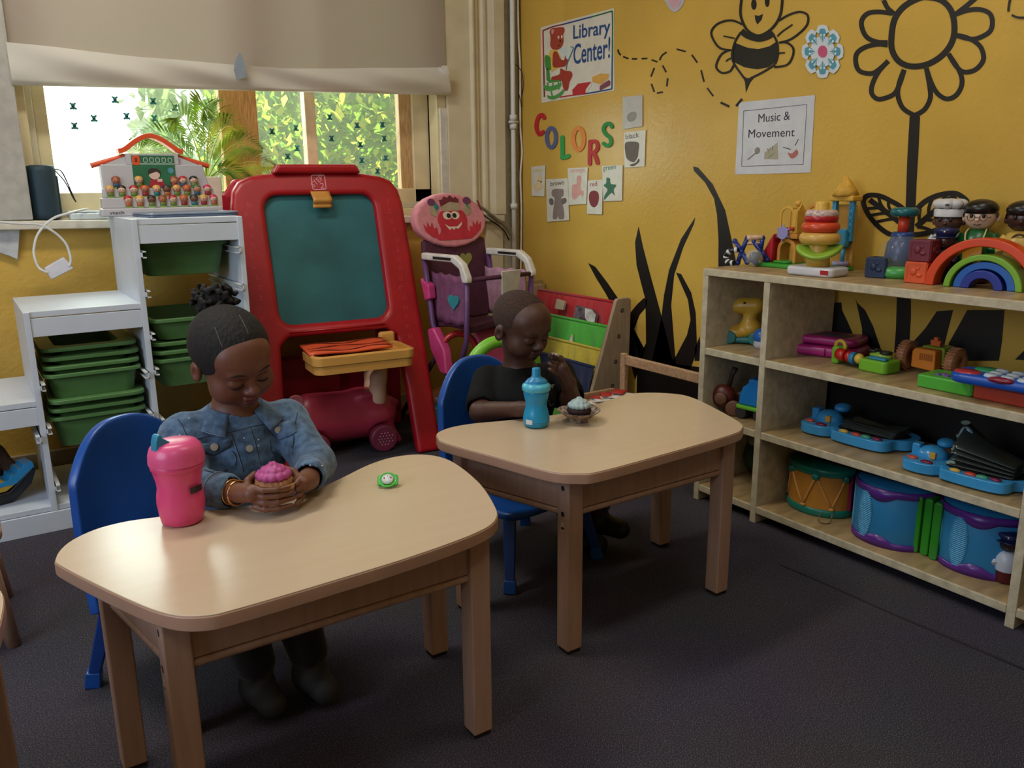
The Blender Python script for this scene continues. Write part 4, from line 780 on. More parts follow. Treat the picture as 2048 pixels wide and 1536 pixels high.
art('chair_print', [(240, 1190), (330, 1215), (500, 1170), (520, 1120), (535, 1200), (480, 1260), (330, 1300), (250, 1270)], '#4b9448', .0010); art('chair_print', [(290, 1370), (380, 1385), (500, 1330), (570, 1260), (590, 1290), (540, 1370), (420, 1440), (320, 1430)], '#4b9448', .0012)
b = B()
for P in ([(300, 1150), (305, 1220)], [(390, 1160), (390, 1225)], [(480, 1120), (495, 1270)], [(360, 1300), (380, 1390)]): stroke(b, P, 26, lambda x, y: zL(x, y, .0011))
obj('chair_print', b, paper('#4b9448'), t)
art('shirt_print', [(345, 600), (450, 580), (520, 700), (540, 880), (365, 970), (350, 720), (310, 690)], '#d8b24c', .0013, sm=False)
art('bear_print', [(370, 1060), (500, 1010), (520, 910), (600, 950), (690, 960), (720, 1000), (715, 1060), (670, 1150), (650, 1270), (600, 1290), (560, 1230), (530, 1120), (380, 1110)], '#9e3524', .0014)
art('bear_print', [(345, 350), (335, 280), (375, 225), (430, 220), (520, 205), (580, 220), (585, 290), (565, 330), (570, 450), (540, 540), (470, 590), (390, 585), (345, 520), (350, 430)], '#9e3a22', .0016); art('bear_print', [(400, 640), (450, 620), (490, 680), (520, 750), (580, 770), (600, 700), (615, 740), (645, 770), (600, 870), (520, 890), (400, 890), (385, 760)], '#9a3422', .0018)
art('ear_print', [(360, 290), (385, 240), (410, 260), (385, 330)], '#d88f8f', .0018); b = B()
for x, y in ((487, 382), (543, 372)): polyf(b, arcp(x, y, 14, 28, 0, 340, 12), lambda x, y: zL(x, y, .0018))
obj('eye_print', b, paper('#e8e4da'), t); b = B()
for x, y, q in ((490, 390, 7), (546, 380, 7), (515, 445, 16), (490, 520, 12)): polyf(b, arcp(x, y, q, q * 1.2, 0, 330, 10), lambda x, y: zL(x, y, .002))
obj('eye_print', b, paper('#2a1210'), t)
art('book_print', [(500, 600), (560, 540), (600, 560), (690, 545), (735, 560), (690, 690), (640, 800), (610, 690), (560, 740), (540, 720)], '#c9d3d0', .0015, sm=False); b = B(); stroke(b, [(690, 545), (738, 562), (690, 690), (635, 820), (615, 940)], 14, lambda x, y: zL(x, y, .0019), 4); obj('book_print', b, paper('#3f6a7c'), t)
for P, c in (([(720, 1280), (820, 1170), (1045, 1140), (950, 1270), (940, 1340), (730, 1370)], '#b3252b'), ([(950, 1260), (1045, 1150), (1045, 1220), (960, 1330)], '#d4d0c8'), ([(1070, 1155), (1185, 1230), (1190, 1295), (1065, 1200)], '#d4d0c8'), ([(1190, 1210), (1340, 1110), (1372, 1130), (1365, 1200), (1190, 1290)], '#7c3f52'), ([(1060, 1060), (1200, 1000), (1340, 1005), (1335, 1080), (1210, 1185), (1060, 1140)], '#d2a04a'), ([(1200, 1110), (1338, 1030), (1335, 1090), (1212, 1180)], '#d6d0c2')): art('book_print', P, c, .0012 + .0001 * len(P), sm=False)
b = B(); f = lambda x, y: zL(x, y, .0012); text(b, 'Library', f(735, 488), f(1365, 400 - 8), f(738, 178), .012); text(b, 'Center!', f(738, 850), f(1362, 735), f(742, 500), .012)
obj('lettering', b, paper('#1d4580'), t)
# COLORS letters
s2 = .16925; zc = lambda x, y, o=.0: px(1060 + x * s2, 200 + y * s2, -.0045 - o)
ov = lambda cx, cy, rx, ry: [(cx + rx * cos(a), cy + ry * sin(a)) for a in [2 * pi * i / 16 for i in range(16)]]
for ch, strokes_, w, c, nm in (('C', [([(165, 212), (140, 175), (100, 200), (75, 280), (78, 350), (110, 405), (152, 378)], 0)], 46, '#b8202a', 'red'), ('O', [(ov(250, 445, 54, 115), 1)], 44, '#56608c', 'blue'), ('L', [([(380, 440), (380, 560), (384, 676)], 0), ([(376, 680), (420, 676), (452, 660)], 0)], 48, '#2a9a4c', 'green'), ('O', [(ov(570, 460, 62, 128), 1)], 48, '#dc8840', 'orange'),
        ('R', [([(702, 755), (704, 620), (708, 490)], 0), ([(712, 492), (770, 490), (795, 530), (790, 580), (755, 618), (715, 622)], 0), ([(745, 622), (775, 680), (795, 745)], 0)], 44, '#b83238', 'red'), ('S', [([(965, 318), (940, 280), (890, 290), (866, 350), (895, 405), (945, 450), (952, 510), (915, 542), (868, 515)], 0)], 44, '#2c8f48', 'green')):
    b = B()
    for i_, (P, cl) in enumerate(strokes_): stroke(b, P, w, lambda x, y: zc(x, y, .0003 * i_), 6, bool(cl), (.0022, 0, 0))
    if ch == 'C' or ch == 'S' or ch == 'R' or ch == 'L':
        for P, cl in strokes_:
            for e in (P[0], P[-1]): b.slab([zc(e[0] + w / 2 * cos(a), e[1] + w / 2 * sin(a), -.0002 - .0001 * (e is P[0])) for a in np.linspace(0, 2 * pi, 14)[:-1]], (.002, 0, 0))
    tag(obj('paper_letter', b, paper(c)), f'{nm} paper letter {ch} in the word on the yellow wall', 'letter', 'paper letters on the wall')
# colour cards
def card(P, label, word, wp, wc, arts, col='#d2cfc2', o=0.):
    b = B(); b.slab([zc(x, y, o) for x, y in P], (.0006, 0, 0)); t = tag(obj('colour_card', b, mt(col, .35, .03, 30)), label, 'card', 'colour word cards on the wall')
    if word: b = B(); text(b, word, zc(*wp[0], o + .0004), zc(*wp[1], o + .0004), zc(*wp[2], o + .0004), .004); obj('word', b, paper(wc), t)
    for nm, Q, c, k in arts: b = B(); polyf(b, curv(Q, 4), lambda x, y: zc(x, y, o + .0003 + .0002 * k)); obj(nm, b, paper(c), t)
    return t
card([(15, 790), (182, 770), (170, 1138), (20, 1132)], 'small card with a pale yellow duck, leftmost of the colour cards', 'yellow', ((30, 865), (160, 850), (30, 820)), '#c9c06a', [('duck_print', [(40, 1010), (80, 970), (75, 920), (110, 890), (140, 920), (135, 970), (150, 1030), (110, 1075), (50, 1060)], '#d8c59a', 0), ('beak_print', [(115, 960), (140, 960), (128, 978)], '#5a4430', 1), ('eye_print', [(92, 950), (104, 950), (98, 962)], '#2a201a', 1)])
card([(188, 935), (445, 925), (462, 1420), (205, 1440)], 'card with the word brown over a brown bear', 'brown', ((240, 1018), (402, 1000), (238, 962)), '#4a3a3a', [('bear_print', [(260, 1070), (300, 1050), (360, 1050), (395, 1060), (395, 1130), (370, 1165), (400, 1300), (400, 1400), (345, 1408), (330, 1370), (315, 1408), (270, 1400), (275, 1300), (290, 1165), (258, 1130)], '#857873', 0), ('arm_print', [(225, 1175), (260, 1160), (280, 1200), (270, 1240), (235, 1235)], '#6f6462', 1), ('arm_print', [(375, 1170), (420, 1158), (432, 1200), (400, 1230), (375, 1225)], '#6f6462', 1)], o=.0003)
card([(445, 805), (682, 795), (665, 1228), (458, 1242)], 'card with the word orange over a faded orange picture', 'orange', ((478, 872), (650, 862), (476, 825)), '#c98a80', [('orange_print', [(555, 905), (605, 905), (600, 1050), (635, 1080), (625, 1140), (590, 1120), (540, 1170), (500, 1160), (500, 1010), (550, 990)], '#d09a92', 0)])
card([(682, 950), (862, 940), (850, 1352), (672, 1346)], 'card with the word red over a dark red apple', 'red', ((708, 1025), (792, 1015), (708, 968)), '#a03a44', [('apple_print', [(695, 1150), (710, 1090), (755, 1070), (800, 1090), (815, 1150), (800, 1230), (755, 1270), (710, 1230)], '#7c2c34', 0)], o=.0005)
card([(850, 780), (1095, 768), (1088, 1190), (868, 1195)], 'card with the word green over a green leaf', 'green', ((865, 855), (1018, 835), (862, 795)), '#3f7a5a', [('leaf_print', [(905, 920), (945, 930), (955, 990), (1020, 1005), (990, 1060), (1000, 1130), (960, 1100), (880, 1180), (880, 1130), (915, 1060), (870, 1010), (900, 980)], '#3a6f55', 0)])
card([(1112, 385), (1368, 355), (1352, 785), (1116, 800)], 'card with the word black over a dark grey picture', 'black', ((1130, 465), (1290, 440), (1128, 405)), '#6a6662', [('cat_print', [(1125, 510), (1200, 490), (1285, 510), (1280, 620), (1270, 680), (1225, 735), (1150, 700), (1125, 620)], '#6c665e', 0), ('tail_print', [(1180, 765), (1250, 740), (1285, 690), (1290, 730), (1240, 775), (1195, 780)], '#5a554e', 1)])
card([(1095, -35), (1330, -60), (1328, 310), (1098, 345)], 'wrinkled grey plastic-covered card above the black card', None, None, None, [('grey_print', [(1150, 180), (1200, 140), (1255, 150), (1250, 220), (1190, 260), (1150, 230)], '#9a978f', 0)], '#b8b6b0')
# music poster
t = tag(obj('poster', sheetpx([(1478, 205), (1630, 190), (1621, 345), (1470, 349)]), mt('#c9cbd0', .22, .03, 20, .15, 40)), 'Music and Movement sign in a shiny plastic sleeve on the yellow wall', 'poster'); zM = lambda x, y, o=.0006: PX(1400 + x * K, y * K, o)
b = B(); stroke(b, [(276, 702), (676, 660), (652, 1038), (263, 1052)], 4, zM, 1, True, None, False); obj('border', b, paper('#33363c'), t)
b = B(); text(b, 'Music &', zM(368, 775), zM(568, 757), zM(370, 722)); text(b, 'Movement', zM(305, 872), zM(597, 862), zM(308, 820)); obj('lettering', b, paper('#33343a'), t)
art('piano_print', [(408, 965), (490, 900), (495, 1008), (405, 1005)], '#a8a48e', .0006, t, zM, False); b = B()
for P in ([(428, 940), (438, 975)], [(442, 935), (450, 962)], [(456, 925), (463, 950)], [(435, 995), (487, 955)], [(300, 1010), (355, 965)], [(525, 930), (575, 945)], [(600, 920), (622, 880)]): stroke(b, P, 5, zM)
obj('instrument_lines', b, paper('#4a463e'), t); art('microphone_print', [(345, 950), (360, 930), (378, 940), (375, 965), (355, 975)], '#8a8680', .0006, t, zM); art('guitar_print', [(555, 965), (580, 970), (610, 945), (620, 970), (600, 995), (575, 1000)], '#b06a62', .0006, t, zM)
# paper flower, butterfly
t = thing('paper_flower', 'blue and white paper flower with a pink centre on the yellow wall', 'paper cut-out', tuple(px(1645, 103, -.004))); F0 = V(t.location)
fl_ = lambda r, a, o=0.: (px(1645 + r * cos(a), 103 + r * 1.28 * sin(a), -.004 - o) - F0)
def petals(r1, w, o, r0=.25, tip=1.): return [[fl_(r0 * r1, a - .25 * w, o), fl_(r1 * .8, a - w, o), fl_(r1 * .98, a - w * .55, o), fl_(r1 * tip, a, o), fl_(r1 * .98, a + w * .55, o), fl_(r1 * .8, a + w, o), fl_(r0 * r1, a + .25 * w, o)] for a in [pi / 2 * 0 + 2 * pi * i / 8 for i in range(8)]]
b = B(); b.slab([p for q in petals(42, .40, 0, .6) for p in q], (.001, 0, 0)); obj('white_backing', b, paper('#c9d2d8'), t)
b = B(); [b.slab(q, (.0004, 0, 0)) for q in petals(36, .27, .0005, .42)]; obj('petal', b, paper('#4f93a6'), t)
b = B()
for i in range(8):
    a = 2 * pi * i / 8
    for da in (-.13, .13): stroke(b, [(14, a + da * .4), (26, a + da)], .03, lambda r, q: fl_(r, q, .001)) if 0 else b.slab([fl_(13, a + da * .3 - .03, .001), fl_(25, a + da - .02, .001), fl_(25, a + da + .02, .001), fl_(13, a + da * .3 + .03, .001)], (.0003, 0, 0)); b.slab([fl_(26, a + da, .001) + V((0, .0035 * cos(q), .0035 * sin(q))) for q in np.linspace(0, 6.28, 9)[:-1]], (.0003, 0, 0))
obj('stamen_print', b, paper('#d4dde0'), t); b = B(); b.slab([fl_(9.5, q, .0012) for q in np.linspace(0, 6.28, 17)[:-1]], (.0004, 0, 0)); obj('centre', b, paper('#c05072'), t)
t = tag(obj('paper_butterfly', sheetpx(curv([(1312, -8), (1330, 2), (1336, 14), (1350, 24), (1364, 12), (1370, -8), (1372, -40), (1340, -50), (1312, -40)])), paper('#b8b4bc')), 'pink and grey paper butterfly at the top edge of the yellow wall', 'paper cut-out')
art('wing_print', [(1336, -4), (1346, 16), (1356, 14), (1362, -6), (1350, -20)], '#c9a0a8', .0008, t, PX)
# left edge: covered outlet with plug and cable
b = B(); q = lambda x, y, d=-.02: py(x, y, d); b.slab([q(-20, 444), (q(41, 446)), q(36, 520), q(18, 512), q(-20, 500)], (0, .012, 0)); t = tag(obj('outlet_cover', b, mt('#bfc3c6', .25, .08, 30), bev=.003), 'crinkled clear plastic cover on the wall at the left edge', 'cover')
q = lambda x, y, d=-.15: py(x, y, d)
cable('power_cable', [q(-12, 443), q(35, 447), q(75, 449), q(105, 462), q(130, 485), q(140, 510), q(141, 524), q(138, 532)], .0045, '#c9c9c6', 'white cable looping from the left edge into the hanging adapter')
cable('power_cable', [q(95, 545), q(78, 536), q(69, 515), q(68, 495), q(75, 470), q(92, 448), q(112, 434), q(140, 426), q(158, 421, -.05), q(175, 418, .02)], .0045, '#d5d5d0', 'white cable running from the hanging adapter up over the sill')
b = B(); b.slab([q(88, 537), q(128, 514), q(148, 537), q(103, 560)], (0, .03, 0)); tag(obj('power_adapter', b, mt('#c5c3c8', .3, .05, 20), bev=.004), 'white plug adapter hanging in a cable loop below the sill', 'adapter')
# ================================================================ on the sill and on the white unit
SZ = lambda x: zs(x) + .0005
t = thing('speaker', 'dark blue cylindrical speaker standing at the left end of the sill', 'speaker', (-2.0, .01, SZ(-2.0)), 0); DB = mt('#1b3440', .6, .12, 300, .2, 600)
b = B(); b.lathe([(0, 0), (.032, 0), (.044, .004), (.046, .02), (.046, .165), (.044, .182), (.030, .186), (0, .186)], 40); obj('body', b, DB, t); b = B(); b.box(.042, -.012, .02, .05, .012, .15); obj('control_strip', b, mt('#2c3f4a', .4), t, bev=.004)
b = B(); b.tube(spline([(.04, -.01, .172), (.062, -.02, .165), (.078, -.02, .12), (.092, -.02, .07), (.096, -.02, .06), (.088, -.02, .075), (.07, -.01, .13), (.045, 0, .168)], 6), .0022, 6); obj('strap', b, mt('#12181c', .6), t)
b = B(); b.box(-1.93, -.02, SZ(-1.9), -1.72, .09, SZ(-1.9) + .022); o = tag(obj('perforated_tray', b, mt('#c3cdd0', .4), bev=.004), 'pale perforated plastic box lying on the sill between speaker and toy school', 'box')
b = B()
for i in range(7):
    for j in range(3): x = -1.915 + i * .03; b.box(x, -.01 + j * .03, SZ(-1.9) + .022, x + .012, 0 + j * .03, SZ(-1.9) + .0223)
obj('slot', b, mt('#3c4448', .6), o)
b = B(); b.slab([(-1.93, .03, SZ(-1.9) + .024), (-1.74, .02, SZ(-1.9) + .024), (-1.72, .10, SZ(-1.9) + .03), (-1.92, .10, SZ(-1.9) + .03)], (0, 0, .004)); tag(obj('paper_stack', b, paper('#dfe6e6')), 'white papers lying on the perforated box on the sill', 'paper')
# laptop
t = thing('laptop', 'closed silver laptop lying on top of the white unit', 'laptop', (-1.635, -.40, .9402), .10); b = B(); b.prism(rrect(-.135, -.10, .155, .10, .012), 0, .007); obj('base', b, mt('#5a6a86', .35, metal=.4), t, bev=.002); b = B(); b.prism(rrect(-.135, -.10, .155, .10, .012), .008, .014); obj('lid', b, mt('#8c9cb4', .3, metal=.5), t, bev=.002)
# toy school
TY = -.235
t = thing('toy_school', 'toy school house with an orange roof full of little figures', 'toy', (-1.675, TY, .9402), 0); g = lambda x, z, d=0.: V((x, d, z))
WS = mt('#b9b7bb', .4, .03, 10); OR = mt('#d9532f', .35, .04, 10)
b = B(); b.prism([(-.165, .0), (.19, 0), (.19, .06), (.165, .17), (-.165, .17), (-.165, .06)], .02, .075, 1); bd = obj('house', b, WS, t, bev=.004)
b = B(); b.prism([(-.19, 0), (.21, 0), (.205, .026), (-.185, .026)], -.045, .02, 1); obj('base_step', b, WS, t, bev=.004); b = B(); b.box(-.18, -.015, .026, .20, .02, .06).box(-.172, .005, .06, .192, .02, .09); obj('figure_step', b, WS, t, bev=.003)
b = B()
for P in ([(-.192, .166), (-.09, .196), (-.088, .205)], [(.088, .205), (.09, .196), (.192, .166)]): b.tube([g(x, z, .045) for x, z in P], .009, 10)
stroke(b, [(-.105, .214), (-.085, .22), (-.04, .252), (0, .266), (.04, .252), (.085, .22), (.105, .214)], .016, lambda x, z: V((x, .02, z)), 6, False, (0, .05, 0))
obj('roof', b, OR, t, bev=.004); b = B(); b.prism([(-.085, .17), (.085, .17), (.085, .206), (-.085, .206)], .02, .072, 1); b.prism([(-.165, .165), (-.08, .165), (-.08, .2), ], .03, .07, 1); b.prism([(.165, .165), (.08, .2), (.08, .165)], .03, .07, 1); obj('gable', b, WS, t)
b = B(); b.prism([(-.068, .095), (.07, .095), (.07, .20), (-.068, .20)], .0175, .0195, 1); sc_ = obj('blackboard_print', b, mt('#2f6a4a', .4, .08, 20), t); b = B(); stroke(b, [(-.068, .172), (.07, .172)], .002, lambda x, z: V((x, .017, z)))
for i in range(5): stroke(b, rrect(-.03 + i * .02, .178, -.018 + i * .02, .192, .002, 1), .0015, lambda x, z: V((x, .017, z)), 1, True, None, False)
obj('white_lines', b, paper('#cfd8d0'), sc_); b = B(); b.prism(rrect(-.066, .168, -.042, .2, .008), .0165, .0172, 1); obj('bell_print', b, OR, sc_); b = B(); b.prism([(-.058, .178), (-.05, .178), (-.05, .192), (-.058, .192)], .016, .0164, 1); obj('bell_print', b, mt('#7a2f22', .5), sc_)
b = B(); b.prism([(-.02, .095), (.035, .095), (.025, .118), (.005, .125), (-.015, .118)], .016, .0172, 1); obj('teacher_dress_print', b, paper('#a02433'), sc_); b = B(); b.prism(arcp(.0, .136, .018, .016, 0, 340, 14), .0152, .0162, 1); b.prism(rrect(.008, .112, .024, .122, .002, 2), .0152, .0158, 1); obj('teacher_face_print', b, paper('#d8b8a8'), sc_); b = B(); b.prism([(-.02, .137), (-.019, .15), (-.008, .158), (.01, .157), (.02, .148), (.02, .137), (.008, .147)], .0146, .0151, 1); obj('teacher_hair_print', b, paper('#33261f'), sc_)
b = B(); b.cyl((.055, .017, .15), (.055, .0175, .15), .01, n=16); obj('globe_print', b, paper('#4f8f9a'), sc_)
b = B(); text(b, 'vtech', V((-.165, -.0455, .007)), V((-.12, -.0455, .007)), V((-.165, -.0455, .018)), .01); obj('lettering', b, mt('#30343c', .5), t)
rs = random.Random(11); T0 = V((-1.675, TY, .9402)); SK = ['#d2a184', '#c98c66', '#b06a48', '#7a4a34', '#dcb8a0']
def fig(x, z, y, hair, skin, shirt, hat, label, sc=1.):
    t = thing('school_figure', label, 'toy figure', tuple(T0 + V((x, y, z))), rs.uniform(-.2, .2), 'small figures on the toy school')
    b = B(); b.prism(rrect(-.012, -.006, .012, .006, .004, 3), 0, .005); obj('stand', b, mt('#7fa05a', .45), t); b = B(); b.ell((0, 0, .012), (.011, .008, .012), 14); obj('torso', b, plastic(shirt), t)
    b = B(); b.ell((0, 0, .027), (.013, .011, .012), 16); hd = obj('head', b, mt(skin, .5), t); b = B(); b.ell((0, .002, .031), (.0145, .0118, .0112), 16)
    b.v = [p for p in b.v]; obj('hair', b, plastic(hair), hd); b = B()
    for s_ in (-1, 1): b.ell((s_ * .0045, -.0103, .0268), (.0013, .001, .0016), 8)
    obj('eye', b, mt('#1a1512', .4), hd)
cols = dict(red='#a92430', blond='#d0a050', black='#26221f', brown='#8a4a2e', orange='#c0572e', green='#4f6a46', dark='#3a3230', pink='#c0305a')
rows = [(.0262, -.018, [(-.098, 'red', 0), (-.062, 'blond', 4), (-.024, 'black', 3), (.012, 'brown', 2), (.046, 'red', 4), (.082, 'orange', 2), (.116, 'dark', 3), (.149, 'blond', 0), (.183, 'pink', 4)], 'front row'), (.0602, .002, [(-.148, 'blond', 0), (-.112, 'black', 4), (-.074, 'red', 4), (-.038, 'orange', 2), (0, 'blond', 0), (.033, 'dark', 3), (.066, 'blond', 1), (.10, 'orange', 2), (.134, 'green', 1), (.17, 'pink', 4)], 'middle row'), (.0902, .012, [(-.125, 'brown', 2), (-.052, 'blond', 0), (.062, 'brown', 1), (.092, 'red', 4), (.128, 'black', 4)], 'back row')]
ordw = ['first', 'second', 'third', 'fourth', 'fifth', 'sixth', 'seventh', 'eighth', 'ninth', 'tenth']
for z, y, L_, nm in rows:
    for i, (x, h, k) in enumerate(L_): fig(x, z, y, cols[h], SK[k], rs.choice(['#8e2530', '#2f6a70', '#33506a', '#a8603a', '#6a7a3a']), 0, f'{h}-haired school figure, {ordw[i]} from the left in the {nm}')
# planter and palm
px0 = -1.44; t = thing('potted_palm', 'green palm in a white square planter on the sill behind the toy school', 'plant', (px0, .035, SZ(px0)), 0)
b = B(); b.prism([(-.05, -.035), (.05, -.035), (.05, .03), (-.05, .03)], 0, .155); obj('planter', b, mt('#d9d4c6', .5), t, bev=.004)
PG = [mt('#8fae3a', .5, .15, 20), mt('#6f9a3c', .5, .15, 20), mt('#b9c04a', .5, .15, 20)]
for i, (dx, dz, dy, k) in enumerate(((.19, .13, -.03, 0), (.22, .06, -.06, 2), (.20, -.01, -.07, 1), (.02, .26, -.02, 0), (.08, .24, .01, 1), (-.10, .22, .0, 0), (-.22, .16, .02, 1), (-.26, .10, -.01, 2), (.13, .19, -.02, 2))):
    P = spline([(0, 0, .14), (dx * .35, dy * .3, .14 + max(dz, .06) * .75), (dx * .75, dy * .7, .15 + dz * 1.02), (dx * 1.15, dy, .14 + dz * .88)], 8); b = B(); b.tube(P, [.003 - .0022 * j / (len(P) - 1) for j in range(len(P))], 5)
    for j in range(5, len(P) - 1):
        f = (j - 5) / (len(P) - 6); ln = .085 * (sin(pi * (f * .8 + .18))) ; d = (P[j + 1] - P[j]).normalized(); n_ = d.cross(V((0, 1, 0))).normalized()
        for s_ in (-1, 1):
            for h in (0, .5): a = P[j] + (P[j + 1] - P[j]) * h; tip = a + (d * .75 + n_ * s_ * .62 + V((0, 0, -.25))).normalized() * ln; mid = (a + tip) / 2 + V((0, 0, .006)); w = V((0, 0, 1)).cross(tip - a).normalized() * .003 + d * .003; b.put([a, mid + w, tip, mid - w], [(0, 1, 2, 3)], False)
    obj('frond', b, PG[k], t, fix=False)
# ================================================================ toys on the shelf
ZT, Z2, Z3, Z4 = HS + .0008, .5188 + .0008, .2954 + .0008, .0552 + .0008
def S(name, label, x, y, z, cat='toy', rot=0., dep=0., group=None):     # stands on the shelf at z; local x runs along the shelf to the right, local y towards the wall
    p = pz(x, y, z); X = p.x + dep if dep >= 0 else dep; lo, hi = 0., 1536.      # same photo column, dep metres nearer the wall
    for _ in range(40):
        m = (lo + hi) / 2; lo, hi = (m, hi) if pl(x, m, 0, X).z > z else (lo, m)
    q = pl(x, lo, 0, X); return thing(name, label, cat, (X, q.y, z), -pi / 2 + rot, group)
# rattle with zebra horns
t = S('rattle', 'blue jack-shaped rattle with zebra stripes and a clear ball', 1478, 531, ZT, rot=.1); NB = plastic('#1a2f7a')
b = B()
for a, c in (((-.035, .02, .075), (.0, .01, .045)), ((0, .01, .045), (.03, .0, .012)), ((-.012, .01, .008), (0, .01, .045)), ((0, .01, .045), (.012, .02, .088)), ((.055, .04, .088), (.05, .04, .05)), ((.05, .04, .05), (.03, .03, .075)), ((.05, .04, .05), (.07, .05, .02)), ((.05, .04, .05), (.06, .0, .014))): b.tube([a, c], .0075, 10); b.ell(a, .009, 10); b.ell(c, .0085, 10)
obj('frame', b, NB, t); b = B(); b.tube([(.012, .02, .088), (.056, .04, .09)], .009, 10); b.tube([(.012, .02, .07), (.05, .04, .074)], .006, 10); obj('bead_bar', b, mt('#c9a486', .4, .2, 80), t)
b = B(); b.tube(spline([(-.006, 0, .05), (-.03, -.01, .045), (-.045, -.01, .025), (-.035, -.01, .009), (-.012, -.01, .008)], 6), .0085, 10); zz = obj('striped_horn', b, mt('#16161a', .4), t); b = B()
q_ = spline([(-.006, 0, .05), (-.03, -.01, .045), (-.045, -.01, .025), (-.035, -.01, .009), (-.012, -.01, .008)], 6)
for i in range(1, 23, 5): b.tube(q_[i:i + 3], .0092, 10)
obj('white_stripe', b, plastic('#d5d5d5'), zz); b = B(); b.ell((.052, .005, .028), .027, 24); bl_ = obj('clear_ball', b, mt('#c9d2d6', .08, .02, 10, alpha=.28), t); b = B(); b.ell((.052, .005, .028), .018, 16); obj('striped_core', b, mt('#2b3440', .4, .45, 200, stretch=(1, 1, 4)), bl_)
# castle playset
t = S('castle_playset', 'toy castle playset with a red slide, orange arches and a blue crane tower', 1598, 537, ZT, dep=-.11); t.scale = (.88,) * 3; YO = mt('#d0a03c', .4, .06, 20); ORG = mt('#c98a3c', .4, .05, 12); LB = plastic('#3a8fb8'); GR = plastic('#3d9a38')
b = B(); b.prism(rrect(-.165, -.06, .17, .09, .03), 0, .014); b.prism(rrect(-.10, -.03, -.03, .05, .02), .014, .022); obj('base', b, GR, t, bev=.005)
def archwall(x0, x1, z0, z1, t0, t1, ww):
    c = (x0 + x1) / 2; r = (x1 - x0) / 2; o = [(x0, z0), (x0, z1 - r)] + [(c - r * cos(R(a)), z1 - r + r * sin(R(a))) for a in range(0, 181, 15)] + [(x1, z1 - r), (x1, z0)]
    ri = r - ww; i_ = [(c + ri, z0), (c + ri, z1 - r)] + [(c + ri * cos(R(a)), z1 - r + ri * sin(R(a))) for a in range(0, 181, 15)] + [(c - ri, z1 - r), (c - ri, z0)]
    b = B(); b.prism(o + i_, t0, t1, 1); return b
obj('tower', archwall(-.10, -.02, .014, .10, .0, .055, .013), ORG, t, bev=.002); b = B(); b.box(-.105, -.003, .10, -.015, .058, .118); obj('tower_floor', b, ORG, t, bev=.003)
obj('arch', archwall(-.098, -.035, .118, .212, .0, .006, .008), YO, t, bev=.002); obj('arch', archwall(-.098, -.035, .118, .212, .05, .056, .008), YO, t, bev=.002); b = B(); b.slab([(-.03, .05, .118), (-.03, .0, .118), (-.03, .0, .19), (-.03, .025, .225), (-.03, .05, .19)], (.007, 0, 0)); b.box(-.04, 0, .118, -.022, .05, .2); obj('arch', archwall(-.02, .05, .118, .222, .04, .048, .012), mt('#c8873a', .4), t, bev=.002); obj('pillar', b, YO, t, bev=.003)
b = B(); b.ell((-.045, .03, .222), (.012, .01, .012), 10); obj('knob', b, YO, t)
b = B(); b.prism([(-.105, .118), (-.118, .10), (-.16, .03), (-.165, .014), (-.11, .014), (-.106, .05)], -.02, .03, 1); obj('slide', b, plastic('#b01c28'), t, bev=.006)
b = B(); b.cyl((-.068, -.018, .12), (-.068, -.008, .12), .022, n=20); [b.tube([(-.068, -.013, .12), (-.068 + .031 * cos(R(k * 60 + 30)), -.013, .12 + .031 * sin(R(k * 60 + 30)))], .003, 6) for k in range(6)]; obj('ship_wheel', b, plastic('#8f8bc0'), t); b = B(); b.tube([(-.09, -.004, .132), (-.03, -.004, .135)], .006, 8); obj('railing', b, plastic('#b01c28'), t)
b = B(); b.box(.09, .035, .15, .105, .05, .235).box(.155, .035, .10, .172, .05, .235); o = obj('crane_post', b, LB, t, bev=.001); b = B()
for i in range(5): b.slab([(.157, .0345, .115 + i * .022), (.17, .0345, .13 + i * .022), (.17, .0345, .133 + i * .022), (.157, .0345, .118 + i * .022)], (0, .001, 0)); b.slab([(.17, .0345, .115 + i * .022), (.157, .0345, .13 + i * .022), (.157, .0345, .133 + i * .022), (.17, .0345, .118 + i * .022)], (0, .001, 0))
obj('lattice', b, mt('#1f5a7c', .5), o); b = B(); b.box(.085, .02, .232, .178, .075, .25); obj('roof_rim', b, YO, t, bev=.004)
b = B(); b.tube([(.13, .048, .25), (.13, .048, .272), (.128, .048, .295), (.126, .048, .312)], [.044, .032, .018, .007], 18); obj('cone_roof', b, mt('#cfa03a', .7, .1, 60, .6, 120), t)
b = B(); b.prism([(.10, .14), (.16, .14), (.163, .10), (.158, .078), (.115, .078), (.10, .10)], .02, .06, 1); obj('bucket', b, LB, t, bev=.005); b = B(); b.tube([(.148, .03, .08), (.15, .03, .03)], .007, 8); obj('crane_arm', b, LB, t); b = B(); b.cyl((.15, .02, .018), (.15, .02, .032), .026, n=20); obj('turntable', b, plastic('#9a93c4'), t); b = B(); b.box(.09, .05, .014, .172, .06, .22); obj('back_panel', b, mt('#b98a3c', .5), t, bev=.002)
